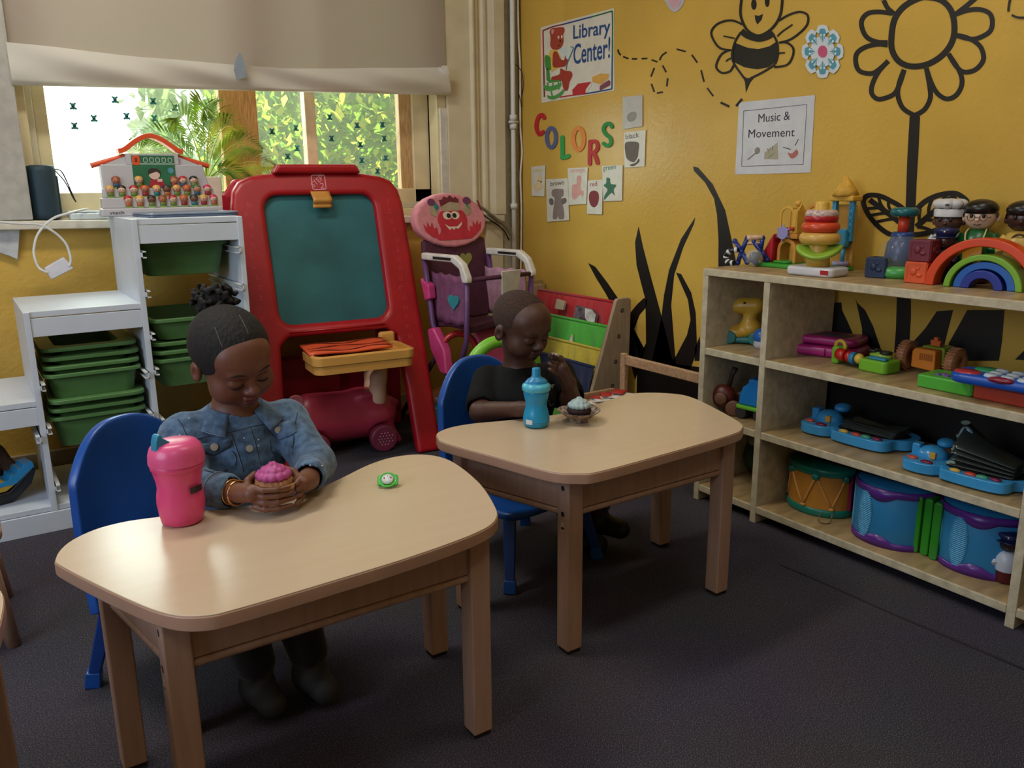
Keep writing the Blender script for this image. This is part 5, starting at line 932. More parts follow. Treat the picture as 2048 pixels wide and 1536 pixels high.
# stacking rings
t = S('stacking_rings', 'ring stacker on a white base with red, orange, yellow and green rings', 1634, 543, ZT, dep=-.235, rot=.05)
b = B(); b.prism(rrect(-.075, -.05, .075, .05, .02), .0, .026); o = obj('base', b, plastic('#c7c8cf'), t, bev=.008, seg=3); b = B(); b.slab([(.042, -.0505, .008), (.066, -.0505, .008), (.066, -.0505, .02), (.042, -.0505, .02)], (0, .001, 0)); obj('red_label', b, plastic('#a3242c'), o)
obj('post', B().lathe([(0, .025), (.033, .026), (.031, .06), (.022, .14), (.019, .20), (.017, .207), (0, .208)], 28), mt('#d3a945', .38), t)
for nm, z, r, q, c in (('ring', .105, .040, .017, '#cfa550'), ('ring', .136, .037, .0155, '#cc4a2a'), ('ring', .160, .033, .0135, '#a8181f')): obj(nm, B().torus((0, 0, z), r, q, n=40, m=14), plastic(c), t)
obj('ring', B().torus((0, 0, .172), .032, .013, n=40, m=14), mt('#c3a9a2', .12, .2, 120), t); b = B(); b.grid(lambda u, v: V(((.02 + .043 * v) * cos(2 * pi * u), (.02 + .043 * v) * sin(2 * pi * u), .072 + .008 * sin(2 * pi * u * 2 + .5) - .012 * cos(2 * pi * u + 1.2) * v)), 40, 5); obj('leaf_ring', b, plastic('#8cb23a'), t, solid=.01)
# popper
t = S('popper_toy', 'push popper toy with a clear dome, red stem and teal knob', 1797, 553, ZT, dep=-.10)
b = B(); b.lathe([(0, 0), (.062, 0), (.07, .01), (.066, .028), (.05, .032), (0, .032)], 36); obj('base', b, plastic('#3f9a46'), t); obj('dome', B().lathe([(.062, .03), (.064, .05), (.056, .085), (.036, .11), (.03, .113)], 36), mt('#c6c6a0', .06, .02, 10, alpha=.12), t); obj('plunger_body', B().lathe([(0, .033), (.036, .034), (.042, .06), (.038, .095), (.028, .108), (.03, .115), (.026, .124), (.0, .124)], 32), plastic('#24427c'), t)
obj('stem', B().cyl((0, 0, .12), (0, 0, .168), .0145), plastic('#c63d22'), t); b = B(); b.torus((0, 0, .178), .024, .014, n=32, m=14, sq=.9); b.cyl((0, 0, .168), (0, 0, .188), .026, n=24); obj('knob', b, mt('#176066', .25, .12, 40), t)
# blocks
for lab, x, y, z, c, r, dep in (('navy blue rubber block on the shelf top in front of the clear dome', 1757, 556, ZT, '#152a4a', .18, .02), ('orange rubber block under the maroon one beside the rainbow', 1838, 568, ZT, '#cf5222', .12, .03), ('maroon rubber block on top of the orange one', 1842, 568, ZT + .0562, '#6a1f30', .1, .03)):
    t = S('toy_block', lab, x, y, ZT, 'block', r, dep, 'rubber toy blocks'); t.location.z = z; h = .028
    b = B(); b.box(-h, -h, 0, h, h, .056); bo = obj('cube', b, mt(c, .55, .05, 20), t, bev=.003); b = B()
    for ax in range(4):
        M = Mx.Rotation(ax * pi / 2, 4, 'Z'); b.T = M; P = rrect(-.0235, .005, .0235, .051, .004, 2); stroke(b, P, .005, lambda x, z: V((x, -h - .001, z)), 1, True, (0, .0025, 0), False); b.ell((-.006, -h, .030), (.009, .003, .010), 10); b.ell((.009, -h, .022), (.009, .003, .006), 10); b.ell((.005, -h, .039), (.005, .002, .005), 8)
    obj('raised_relief', b, mt(c, .5, .06, 20), bo)
# rainbow arches
RX = pz(1948, 580, ZT)
for lab, r0, r1, c, dx, dy in (('large orange arch of the rainbow stacker', .118, .142, '#d2441a', 0, 0), ('lime green arch inside the orange one', .080, .097, '#74a82c', .006, -.004), ('bright blue arch nested under the lime one', .056, .077, '#1f5fb4', .008, .008), ('dark blue arch, smallest of the rainbow', .030, .053, '#1b2f8c', .004, .0)):
    t = thing('rainbow_arch', lab, 'toy', (RX.x + .05 + dy * .5, RX.y - dx + .005, ZT), -pi / 2 + .12, 'rainbow stacking arches'); P = [(r1 * cos(R(a)), r1 * sin(R(a)) * .93) for a in range(0, 181, 5)] + [(r0 * cos(R(a)), r0 * sin(R(a)) * .93) for a in range(180, -1, -5)]
    P = [(x * .94, z * .94) for x, z in P]; b = B(); b.prism(P, -.025, .025, 1); obj('arch', b, plastic(c), t, bev=.003)
# chunky people figures
def chunky(name, lab, x, y, dep, H, skin, shirt, pants, hair, rot, kind, zb=ZT):
    t = S(name, lab, x, y, zb, 'toy figure', rot, dep, 'chunky toy people'); k = H / .22
    b = B(); b.lathe([(0, 0), (.026 * k, 0), (.036 * k, .01 * k), (.037 * k, .05 * k), (.04 * k, .055 * k)], 24, sx=1.05); obj('legs', b, plastic(pants), t); b = B(); b.lathe([(.04 * k, .055 * k), (.044 * k, .08 * k), (.042 * k, .11 * k), (.03 * k, .13 * k), (.018 * k, .137 * k), (0, .137 * k)], 28, sx=1.05)
    for s_ in (-1, 1): b.tube(spline([(s_ * .032 * k, 0, .122 * k), (s_ * .043 * k, -.005 * k, .10 * k), (s_ * .036 * k, -.030 * k, .08 * k)], 5), .012 * k, 10)
    bd = obj('torso', b, plastic(shirt), t); b = B(); b.ell((0, 0, .168 * k), (.038 * k, .036 * k, .035 * k), 26); b.ell((0, -.036 * k, .16 * k), (.005 * k, .005 * k, .004 * k), 10)
    for s_ in (-1, 1): b.ell((s_ * .038 * k, .004 * k, .162 * k), (.006 * k, .007 * k, .009 * k), 10)
    hd = obj('head', b, mt(skin, .3, .04, 20), t); b = B()
    for s_ in (-1, 1): b.ell((s_ * .014 * k, -.0345 * k, .17 * k), (.0042 * k, .003 * k, .006 * k), 10)
    b.tube(spline([(-.008 * k, -.0335 * k, .15 * k), (0, -.0345 * k, .147 * k), (.008 * k, -.0335 * k, .15 * k)], 4), .001 * k, 5); obj('face_print', b, mt('#191012', .4), hd)
    if kind == 'chef':
        b = B(); b.lathe([(.0395 * k, .178 * k), (.040 * k, .198 * k), (.037 * k, .199 * k)], 28); [b.ell((.026 * k * cos(a), .026 * k * sin(a), .212 * k), (.021 * k, .021 * k, .015 * k), 14) for a in np.linspace(0, 6.28, 9)[:-1]]; b.ell((0, 0, .215 * k), (.03 * k, .03 * k, .013 * k), 16); ht = obj('chef_hat', b, mt('#c8c8c8', .5), t); b = B(); b.ell((.004 * k, -.047 * k, .211 * k), (.006 * k, .002 * k, .003 * k), 8); obj('hat_mark', b, mt('#3a3a3e', .5), ht); b = B(); b.lathe([(.0385 * k, .172 * k), (.0392 * k, .18 * k)], 28); obj('hair', b, plastic(hair), hd)
    elif kind == 'police':
        b = B(); b.lathe([(.036 * k, .185 * k), (.040 * k, .195 * k), (.048 * k, .206 * k), (.044 * k, .216 * k), (0, .222 * k)], 26); b.lathe([(.036 * k, .185 * k), (.052 * k, .181 * k), (.05 * k, .184 * k)], 16, (R(200), R(340))); ht = obj('police_cap', b, plastic('#1b2450'), t); b = B(); b.ell((0, -.045 * k, .205 * k), (.006 * k, .003 * k, .006 * k), 8); obj('badge', b, mt('#b8b8b8', .3, metal=.8), ht)
    else:
        b = B(); b.lathe([(0, .2095 * k), (.018 * k, .206 * k), (.033 * k, .192 * k), (.0402 * k, .175 * k), (.0405 * k, .165 * k)], 30, (R(-20), R(200))); b.ell((0, -.004 * k, .187 * k), (.0405 * k, .0375 * k, .024 * k), 22); obj('hair', b, plastic(hair), hd)
    if kind == 'glasses':
        b = B()
        for s_ in (-1, 1): b.torus((s_ * .014 * k, -.0375 * k, .166 * k), .0085 * k, .0008, 'Y', 18, 6); b.tube([(s_ * .022 * k, -.036 * k, .167 * k), (s_ * .038 * k, -.004 * k, .168 * k)], .0008, 5)
        b.tube([(-.006 * k, -.0375 * k, .167 * k), (.006 * k, -.0375 * k, .167 * k)], .0008, 5); obj('glasses', b, mt('#2b2524', .4), hd); b = B(); b.box(-.022 * k, -.047 * k, .05 * k, .022 * k, -.043 * k, .105 * k); ap = obj('apron', b, plastic('#c98b24'), t, bev=.002); b = B()
        for s_ in (-1, 1): b.tube(spline([(s_ * .018 * k, -.046 * k, .104 * k), (s_ * .022 * k, -.038 * k, .125 * k), (s_ * .02 * k, -.015 * k, .138 * k)], 5), .002 * k, 6)
        obj('apron_strap', b, plastic('#cfc080'), ap)
    if kind == 'necklace': b = B(); b.tube([(.02 * k * cos(a), -.040 * k + .012 * k * abs(cos(a)), .105 * k + .025 * k * sin(a)) for a in np.linspace(0, 6.28, 25)], .0025, 6); obj('stethoscope', b, plastic('#4a3a1a'), bd)
    return t
chunky('chef_figure', 'toy chef figure in a white hat behind the rainbow', 1884, 560, -.075, .208, '#5a3d33', '#b9bcc0', '#2b2b33', '#1c1514', .25, 'chef')
chunky('grocer_figure', 'toy figure with black bowl hair, round glasses and a green shirt', 1946, 562, -.075, .224, '#d2b49a', '#165a2c', '#7a3a24', '#120f0e', .25, 'glasses')
chunky('doctor_figure', 'dark-haired toy figure in a yellow coat at the right edge', 2030, 568, -.075, .222, '#3f2824', '#c6a650', '#1a1a20', '#171214', .3, 'necklace')
chunky('police_figure', 'small toy figure with a navy cap between block and rainbow', 1882, 562, -.125, .142, '#4a2c26', '#232a3c', '#20242c', '#171214', .35, 'police')
# ---- second level
t = S('dinosaur_truck', 'yellow dinosaur-headed toy truck in the narrow bay', 1487, 690, Z2, rot=.55, dep=.03); YD = plastic('#c39a34')
sd_ = SDF((-.075, -.05, 0), (.08, .05, .16), .003); sd_.ell((-.025, 0, .035), (.045, .034, .026), .01).ell((.02, 0, .05), (.035, .032, .03), .012).cap((.01, 0, .06), (.02, 0, .10), .023, .022, .01).cap((-.01, 0, .122), (.035, 0, .125), .027, .026, .01).ell((-.03, 0, .118), (.02, .022, .018), .012); o, _ = sdf_obj('body', sd_, YD, t)
b = B(); b.ell((-.05, -.012, .125), (.003, .003, .004), 8); b.ell((.0, -.026, .135), (.004, .002, .004), 8); obj('eye', b, HOLE, o); b = B(); b.prism([(-.07, .004), (-.065, .022), (.05, .025), (.06, .004)], -.034, .034, 1); obj('chassis', b, plastic('#1f6a68'), t, bev=.006)
for x in (-.04, .04):
    for s_ in (-1, 1): b = B(); b.cyl((x, s_ * .024, .021), (x, s_ * .04, .021), .021, n=22); obj('wheel', b, plastic('#1c6f6c'), t, bev=.004)
t = S('toy_car', 'blue and white toy half hidden behind the middle upright', 1524, 700, Z2, rot=.2, dep=.02); b = B(); b.ell((0, 0, .038), (.03, .03, .028), 20); obj('shell', b, plastic('#1f5fb0'), t); b = B(); b.lathe([(0, 0), (.022, 0), (.028, .012), (.026, .025)], 22); obj('base', b, plastic('#b9b8c4'), t)
t = S('toy_laptop', 'closed magenta toy laptop with a rounded handle end', 1650, 717, Z2, rot=.25, dep=.055); MG = mt('#a31f6e', .35, .04, 10)
b = B(); b.prism(rrect(-.10, -.055, .11, .09, .03), 0, .032); obj('base', b, MG, t, bev=.012, seg=4); b = B(); b.prism(rrect(-.075, -.035, .10, .088, .02), .033, .058); ld = obj('lid', b, MG, t, bev=.010, seg=4); b = B(); b.slab([(-.035, .0, .0585), (.06, -.005, .0585), (.07, .05, .0585), (-.025, .055, .0585)], (0, 0, .0006)); sk = obj('sticker', b, mt('#1c1c22', .4, .3, 90), ld); b = B()
for q in (.005, .02, .035): stroke(b, [(-.025, q), (.05, q - .004)], .003, lambda x, y: V((x, y, .0592)))
obj('sticker_lines', b, paper('#9aa0a8'), sk); b = B(); b.tube([(.02, -.058, .004), (.02, -.058, .028)], .0015, 6); obj('seam', b, mt('#7a1550', .5), ld)
t = S('activity_toy', 'lime green activity toy with a red and blue roller', 1736, 745, Z2, rot=-.05, dep=.05); LG = plastic('#6fae2e')
b = B(); b.prism(rrect(-.005, -.045, .085, .03, .015), 0, .035); b.prism(rrect(-.105, -.03, -.08, .02, .008), 0, .05); b.box(-.085, -.005, .004, 0, .02, .015); obj('base', b, LG, t, bev=.006); b = B(); b.torus((-.092, -.005, .048), .016, .006, 'Y', 22, 8); obj('hoop', b, plastic('#c3a43c'), t); b = B(); b.cyl((-.08, -.03, .032), (-.05, -.032, .03), .016, .018, 18); b.ell((-.04, -.032, .03), (.014, .016, .016), 14); obj('red_roller', b, plastic('#b3221c'), t)
b = B(); b.cyl((-.032, -.032, .028), (-.018, -.032, .028), .017, n=18); obj('blue_roller', b, plastic('#2a7fae'), t); b = B(); b.ell((-.006, -.034, .03), (.014, .014, .015), 14); obj('yellow_roller', b, plastic('#cfae3e'), t); b = B(); b.prism(rrect(.02, -.035, .075, -.015, .006), .035, .042); obj('blue_button', b, plastic('#2f86a8'), t, bev=.003); b = B(); b.torus((.01, .01, .052), .014, .004, 'Z', 18, 8); b.torus((.045, .01, .05), .014, .004, 'Z', 18, 8); obj('eye_rings', b, mt('#1d1d1a', .4), t); b = B(); b.ell((.03, .01, .04), (.035, .02, .012), 14); obj('panel', b, plastic('#87a83c'), t)
t = S('toy_tractor', 'orange toy tractor front with two copper coloured wheels', 1858, 748, Z2, rot=.0, dep=-.12)
for s_ in (-1, 1): b = B(); b.lathe([(.012, -.014), (.034, -.014), (.040, -.008), (.040, .008), (.034, .014), (.012, .014), (.012, -.014)], 28); b.v = [(z + s_ * .068, y, x + .041) for x, y, z in b.v]; [b.cb((s_ * .068, .0405 * cos(a), .041 + .0405 * sin(a)), (.024, .002, .003)) for a in np.linspace(0, 6.28, 31)[:-1]]; obj('wheel', b, mt('#a06a48', .4, .1, 60), t)
b = B(); b.prism([(-.035, .018), (-.035, .062), (-.028, .072), (.03, .072), (.032, .015)], -.035, .0, 1); gb = obj('grille', b, plastic('#cc7a2c'), t, bev=.004); b = B()
for i in range(7): b.box(-.012 + i * .0055, -.0365, .042, -.009 + i * .0055, -.035, .06)
obj('grille_slot', b, mt('#9a5418', .5), gb); b = B(); b.box(-.03, .0, .025, .035, .06, .075); obj('hood', b, plastic('#86a636'), t, bev=.006); b = B(); b.box(-.055, .005, .034, .055, .02, .048); obj('axle', b, mt('#1f1c1a', .5), t); b = B(); b.prism([(-.012, .0), (.012, .0), (.014, .016), (.006, .014), (.005, .024), (-.005, .024), (-.006, .014), (-.014, .016)], .0, .012, 1); b.v = [(x + .008, y, z + .078) for x, y, z in b.v]; obj('gear', b, plastic('#c7602c'), t)
t = S('toy_keyboard', 'green and red toy keyboard under the blue tablet', 1965, 800, Z2, rot=-.0, dep=.03)
b = B(); b.prism(rrect(-.155, -.03, -.012, .07, .01), 0, .034); obj('green_half', b, plastic('#4eac3c'), t, bev=.005); b = B(); b.prism(rrect(-.0115, -.03, .17, .07, .01), 0, .034); obj('red_half', b, plastic('#b3402e'), t, bev=.005); b = B(); [b.ell((-.115 + .012 * k, .0 + .008 * (k % 2), .035), (.007, .008, .004), 10) for k in range(4)]; obj('purple_gear', b, plastic('#7a4aa0'), t); b = B(); b.box(.03, -.015, .034, .12, .03, .042); obj('key_panel', b, plastic('#2f8cc0'), t, bev=.002)
p = pz(1975, 775, Z2 + .045); t = thing('toy_tablet', 'blue toy tablet with round white buttons lying on the green keyboard', 'toy', (p.x + .055, p.y - .02, Z2 + .0435), -pi / 2 + .1); b = B(); b.prism(rrect(-.12, -.055, .13, .06, .035), 0, .024); tb_ = obj('case', b, plastic('#1d4fae'), t, bev=.009, seg=3); b = B()
for i in range(4):
    for j in range(3): b.lathe([(0, .030), (.012, .030), (.015, .026), (.015, .023)], 16); b.v[-64:] = [(x - .03 + i * .036, y - .03 + j * .033, z) for x, y, z in b.v[-64:]]
obj('white_button', b, plastic('#aebccb'), tb_); b = B(); b.lathe([(0, .028), (.024, .027), (.026, .022)], 20, sx=1.2); b.v = [(x - .085, y - .02, z) for x, y, z in b.v]; obj('red_button', b, plastic('#a8323c'), tb_); b = B(); b.lathe([(0, .028), (.024, .027), (.026, .022)], 20, sx=1.2); b.v = [(x - .06, y + .035, z) for x, y, z in b.v]; obj('green_button', b, plastic('#2f8a58'), tb_); b = B(); b.ell((.0, -.05, .022), (.03, .012, .008), 14); obj('maroon_button', b, plastic('#7c1f34'), tb_)
# ---- third level
t = S('wooden_pull_toy', 'dark red wooden pull toy with round wooden wheels in the narrow bay', 1452, 830, Z3, rot=.5, dep=.02); b = B(); b.ell((-.01, 0, .055), (.04, .028, .04), 22); obj('body', b, mt('#5a1c16', .4, .1, 30), t)
for x, y, z, r in ((.03, -.03, .026, .026), (-.012, -.032, .055, .02), (-.045, .025, .05, .018), (.04, .03, .05, .02)): b = B(); b.lathe([(0, -.006), (r * .8, -.007), (r, -.004), (r, .004), (r * .8, .007), (r * .3, .005), (0, .008)], 22); b.v = [(x + a, y - c, z + e) for a, e, c in b.v]; obj('wheel', b, mt('#6d4a38', .5, .1, 30), t)
b = B(); b.tube([(.0, .01, .08), (.012, .012, .13), (.02, .012, .15)], [.008, .007, .010], 10); obj('neck', b, mt('#3f2a26', .5), t)
t = S('toy_truck', 'blue toy truck with a lime green base behind the middle upright', 1508, 842, Z3, rot=.1, dep=.02); b = B(); b.prism([(-.045, .045), (-.04, .08), (-.03, .105), (-.012, .118), (-.01, .135), (.03, .135), (.05, .11), (.055, .045)], -.03, .03, 1); obj('cab', b, plastic('#1a79c4'), t, bev=.008, seg=3); b = B(); b.prism(rrect(-.052, -.035, .06, .035, .012), .032, .046); obj('base', b, plastic('#63b52e'), t, bev=.005)
for x in (-.032, .035): b = B(); b.cyl((x, -.032, .021), (x, .032, .021), .021, n=20); obj('wheel', b, mt('#2b2a30', .5), t, bev=.004)
LBL = mt('#3a93cb', .25, .05, 14, spec=.5)
def songbook(lab, x, y, rot, dep, fan):
    t = S('music_book_toy', lab, x, y, Z3, rot=rot, dep=dep, group='blue musical book toys')
    P = [(-.155, -.055), (-.12, -.075), (-.075, -.07), (-.05, -.05), (-.04, -.075), (.05, -.085), (.105, -.08), (.125, -.06), (.13, -.03), (.155, -.01), (.165, .03), (.14, .07), (.06, .09), (-.06, .085), (-.13, .06), (-.16, .02)]
    Q = [(p.x, p.y) for p in spline([(a, c, 0) for a, c in P], 4, True)]; b = B(); b.prism(Q, .005, .034); bd = obj('case', b, LBL, t, bev=.008, seg=3); b = B(); b.prism([(a * .9, c * .85) for a, c in Q], 0, .006); obj('underside', b, mt('#14202c', .5), bd)
    b = B(); b.ell((-.105, .015, .036), (.042, .036, .03), 20); b.ell((-.085, .05, .07), (.024, .03, .014), 16); b.box(-.158, .0, .02, -.135, .03, .065); obj('handle_pod', b, LBL, t, bev=.004)
    b = B(); b.prism([(p.x, p.y) for p in spline([(-.045, -.035, 0), (.05, -.05, 0), (.12, -.03, 0), (.14, .03, 0), (.06, .07, 0), (-.03, .06, 0)], 5, True)], .033, .036); obj('screen_well', b, mt('#0f1214', .4), bd)
    for nm, c, x0, y0, rx in (('orange_button', '#b8492f', -.135, -.04, .016), ('red_button', '#6a1a34', -.09, -.053, .018), ('yellow_button', '#c8a24a', -.01, -.064, .015), ('red_button', '#b3402e', .03, -.066, .016), ('green_button', '#3f8f70', .06, -.066, .016), ('maroon_button', '#6a1a3c', .092, -.064, .015)): b = B(); b.ell((x0, y0, .0355), (rx, rx * .6, .006), 14); obj(nm, b, plastic(c), bd)
    b = B(); b.box(-.098, -.022, .036, -.082, -.012, .055); obj('yellow_key', b, plastic('#c89a3c'), bd, bev=.002)
    PGm = mt('#59645f', .2, .35, 14, spec=.7, c2='#39423f')
    for k in range(5 if not fan else 4):
        h = .004 * k + (.0 if not fan else .012 * k); b = B(); b.grid(lambda u, v: V((-.04 + .16 * u, -.035 + .09 * v + .004 * k, .038 + h * (1 - u * .5) + (.012 * sin(pi * u + k) if not fan else .03 * k * (1 - u) ** 2 * .6) * v)), 14, 5); pgs = obj('page', b, PGm, t, solid=.0012)
        if fan: b = B(); [b.put([V((-.04 + .012 * cos(a), -.02 + .022 * k + .01 * sin(a), .039 + h + .018 * k + .004 * sin(a))) for a in np.linspace(0, 6.28, 11)[:-1]], [tuple(range(10))], False)]; obj('page_tab', b, mt('#93a89a', .3), pgs)
    if fan: b = B(); b.tube(spline([(-.05, .04, .07), (-.045, .05, .115), (-.03, .05, .118), (.0, .045, .08), (.08, .02, .05)], 6), .008, 8); obj('page_clip', b, mt('#7d9aa8', .2), t)
    return t
songbook('blue musical book toy with crumpled dark pages, on the third shelf beside the middle upright', 1716, 897, .06, .075, False); songbook('blue musical book toy with fanned-out pages at the right end of the third shelf', 1935, 978, .10, .075, True).scale = (.93,) * 3
# ---- bottom level
t = S('toy_pot', 'dull teal round toy in the bottom of the narrow bay', 1515, 955, Z4, dep=.04); b = B(); b.ell((0, 0, .06), (.055, .05, .06), 24); obj('bowl', b, plastic('#35544a'), t); b = B(); b.ell((0, 0, .115), (.04, .036, .03), 20); obj('lid', b, plastic('#a5a096'), t)
t = S('toy_drum', 'yellow half-round toy drum with teal rims on the bottom shelf', 1640, 1040, Z4, rot=.12, dep=.085, cat='drum'); h = .15; ang = (R(180), R(360)); TE = plastic('#157a6c'); r = .1
b = B(); b.lathe([(0, .0), (r, 0), (r * 1.04, .006), (r * 1.04, .02), (r, .024), (0, .024)], 36, ang, sy=.8); o = obj('bottom_rim', b, TE, t); b = B(); b.lathe([(0, h - .024), (r, h - .024), (r * 1.04, h - .02), (r * 1.04, h - .004), (r, h), (0, h)], 36, ang, sy=.8); [b.ell((r * cos(R(a)), r * .8 * sin(R(a)), h - .026), (.014, .01, .012), 10) for a in (228, 282, 335)]; obj('top_rim', b, TE, t)
b = B(); b.lathe([(r * .99, .022), (r * .99, h - .022)], 36, ang, sy=.8); dr = obj('drum_shell', b, mt('#bd8233', .4, .05, 10), t); b = B(); b.box(-r, 0, 0, r, .05, h); obj('back_box', b, mt('#2c221e', .6), t, bev=.003); b = B(); b.prism([(.0, .024), (.02, .024), (.02, h - .024), (0, h - .024)], -.001, .02, 1); b.v = [(x + r * .86, y - .02, z) for x, y, z in b.v]; obj('magenta_panel', b, plastic('#8a1f4a'), t); b = B()
da = lambda a, z: V((r * 1.005 * cos(R(a)), r * .805 * sin(R(a)), z))
for a0, a1 in ((195, 190), (228, 205), (228, 262), (282, 262), (282, 312), (335, 312)): b.tube([da(a0 + (a1 - a0) * f, h - .026 + (.03 - h + .026) * f) for f in np.linspace(0, 1, 6)], .0035, 6)
[b.ell(da(a, .028), (.009, .006, .006), 10) for a in (194, 262, 312)]; obj('drum_cord', b, mt('#cf9a52', .4), dr); b = B(); b.tube(spline([(.05, -.085, .02), (.05, -.10, .003), (.07, -.115, .003), (.085, -.095, .003), (.08, -.075, .025)], 6), .0015, 6); obj('loop_string', b, mt('#6b5a34', .6), t)
def drum2(lab, x, y, rot, dep, gx):
    t = S('toy_drum', lab, x, y, Z4, rot=rot, dep=dep, cat='drum', group='blue and purple toy drums'); h = .165; r = .105; ang = (R(180), R(360)); BL_ = mt('#2a7cae', .4, .04, 12); PU = plastic('#5a2a86')
    b = B(); b.lathe([(0, 0), (r, 0), (r * 1.02, .004), (r * 1.02, h - .004), (r, h), (0, h)], 40, ang, sy=.85); o = obj('drum_shell', b, BL_, t); wv = lambda a, z, k=1.03: V((r * k * cos(R(a)), r * .85 * k * sin(R(a)), z))
    for top in (0, 1):
        b = B(); N_ = 60; vs = []
        for i in range(N_ + 1):
            a = 180 + 180 * i / N_; w_ = .018 + .016 * max(0, sin(R((a - 180) * 4.0 + 90))) ** 1.0; z0, z1 = (0, w_) if not top else (h - w_, h + .002); vs += [wv(a, z0), wv(a, z1)]
        b.put(vs, [(2 * i, 2 * i + 2, 2 * i + 3, 2 * i + 1) for i in range(N_)]); obj('wavy_band', b, PU, t, solid=.003)
    b = B()
    for ac in (200, 247):
        b = B()
        for i in range(26): f = i / 25; z = .018 + (h - .036) * f; hw = 13 * sin(pi * (f * .9 + .05)) ** .5; b.tube([wv(ac + hw * q, z) for q in (-1, -.5, 0, .5, 1)], .0022, 5)
        obj('ribs', b, mt('#5aa6cf', .35), o)
    b = B()
    for dx in (0, .027): b.prism(rrect(gx + dx, .0, gx + dx + .022, h - .004, .008), -.055, -.03, 1)
    b.box(gx + .003, -.04, .004, gx + .046, -.0, h - .008); obj('green_grip', b, plastic('#2e8a24'), t, bev=.004); b = B(); b.box(-r, 0, 0, r, .04, h); obj('back_box', b, mt('#241f2c', .6), t, bev=.003); return t
drum2('blue and purple ribbed toy drum, middle of the three on the bottom shelf', 1783, 1102, .10, .085, .075); drum2('blue and purple ribbed toy drum at the right end of the bottom shelf', 1962, 1165, .25, .10, -.115)
chunky('police_figure', 'small toy figure in a blue cap and white coat on the bottom shelf', 2008, 1180, .045, .135, '#2a1c1c', '#b9c2d0', '#5a1620', '#171214', .3, 'police', Z4)
# ================================================================ on the desks
ZH = HT + .0003
t = thing('sippy_cup', 'pink plastic sippy cup with a blue spout on the near desk', 'cup', tuple(pz(360, 1055, ZH) + V((.012, .028, 0))), .35); PKC = mt('#de4a80', .3, .04, 10, sss=.25)
b = B(); b.lathe([(0, 0), (.030, 0), (.036, .004), (.039, .02), (.041, .04), (.040, .055), (.0375, .068), (.0385, .08), (.042, .095), (.044, .103), (.0455, .104), (.046, .112), (.044, .114), (0, .114)], 44); bd = obj('cup', b, PKC, t); b = B(); b.lathe([(.0475, .113), (.048, .118), (.047, .13), (.043, .142), (.036, .150), (.026, .153), (0, .154)], 44); b.torus((0, 0, .115), .046, .002, n=40, m=8); obj('lid', b, mt('#e0588c', .3, .03, 10), t)
b = B(); b.prism([(-.042, .138), (-.040, .158), (-.036, .170), (-.030, .172), (-.025, .163), (-.012, .153), (-.015, .148), (-.024, .146), (-.03, .138)], -.009, .009, 1); obj('spout', b, plastic('#2b86a8'), t, bev=.004, seg=3); b = B(); lbq = lambda a, z: V((.0425 * cos(R(a)), .0425 * sin(R(a)), z)); b.put([lbq(a, z) for a in range(262, 301, 6) for z in (.062, .074)], [(2 * i, 2 * i + 2, 2 * i + 3, 2 * i + 1) for i in range(6)]); lb_ = obj('name_label', b, mt('#2b2329', .4), bd)
t = thing('sippy_cup', 'blue hourglass sippy cup on the far desk in front of the boy', 'cup', tuple(pz(1073, 855, ZH) + V((.008, .012, 0))), -.2); CB = mt('#1f92c0', .28, .04, 10, sss=.2)
b = B(); b.lathe([(0, 0), (.024, 0), (.0305, .004), (.033, .014), (.033, .024), (.030, .038), (.026, .052), (.0265, .062), (.030, .076), (.032, .088), (.031, .092), (0, .092)], 40); bd = obj('cup', b, CB, t); b = B()
for i in range(5): b.tube([(.0335 * cos(R(a)) * (1 - .06 * i), .0335 * sin(R(a)) * (1 - .06 * i), .018 + i * .006) for a in range(225, 316, 10)], .0012, 5)
obj('grip_ribs', b, CB, bd); b = B(); b.lathe([(.033, .091), (.035, .093), (.0355, .102), (.034, .106), (.031, .108), (.029, .112)], 40); obj('collar', b, mt('#4fb3cf', .28), t); b = B(); b.lathe([(.030, .108), (.028, .114), (.022, .120), (.014, .124), (.0115, .128), (.0105, .145), (.009, .148), (0, .149)], 32, sy=.8); obj('spout_lid', b, plastic('#1c86ba'), t)
b = B(); b.put([V((.0352 * cos(R(a)), .0352 * sin(R(a)), z)) for a in range(200, 231, 5) for z in (.012, .024)], [(2 * i, 2 * i + 2, 2 * i + 3, 2 * i + 1) for i in range(6)]); obj('white_label', b, paper('#cfd6d8'), bd)
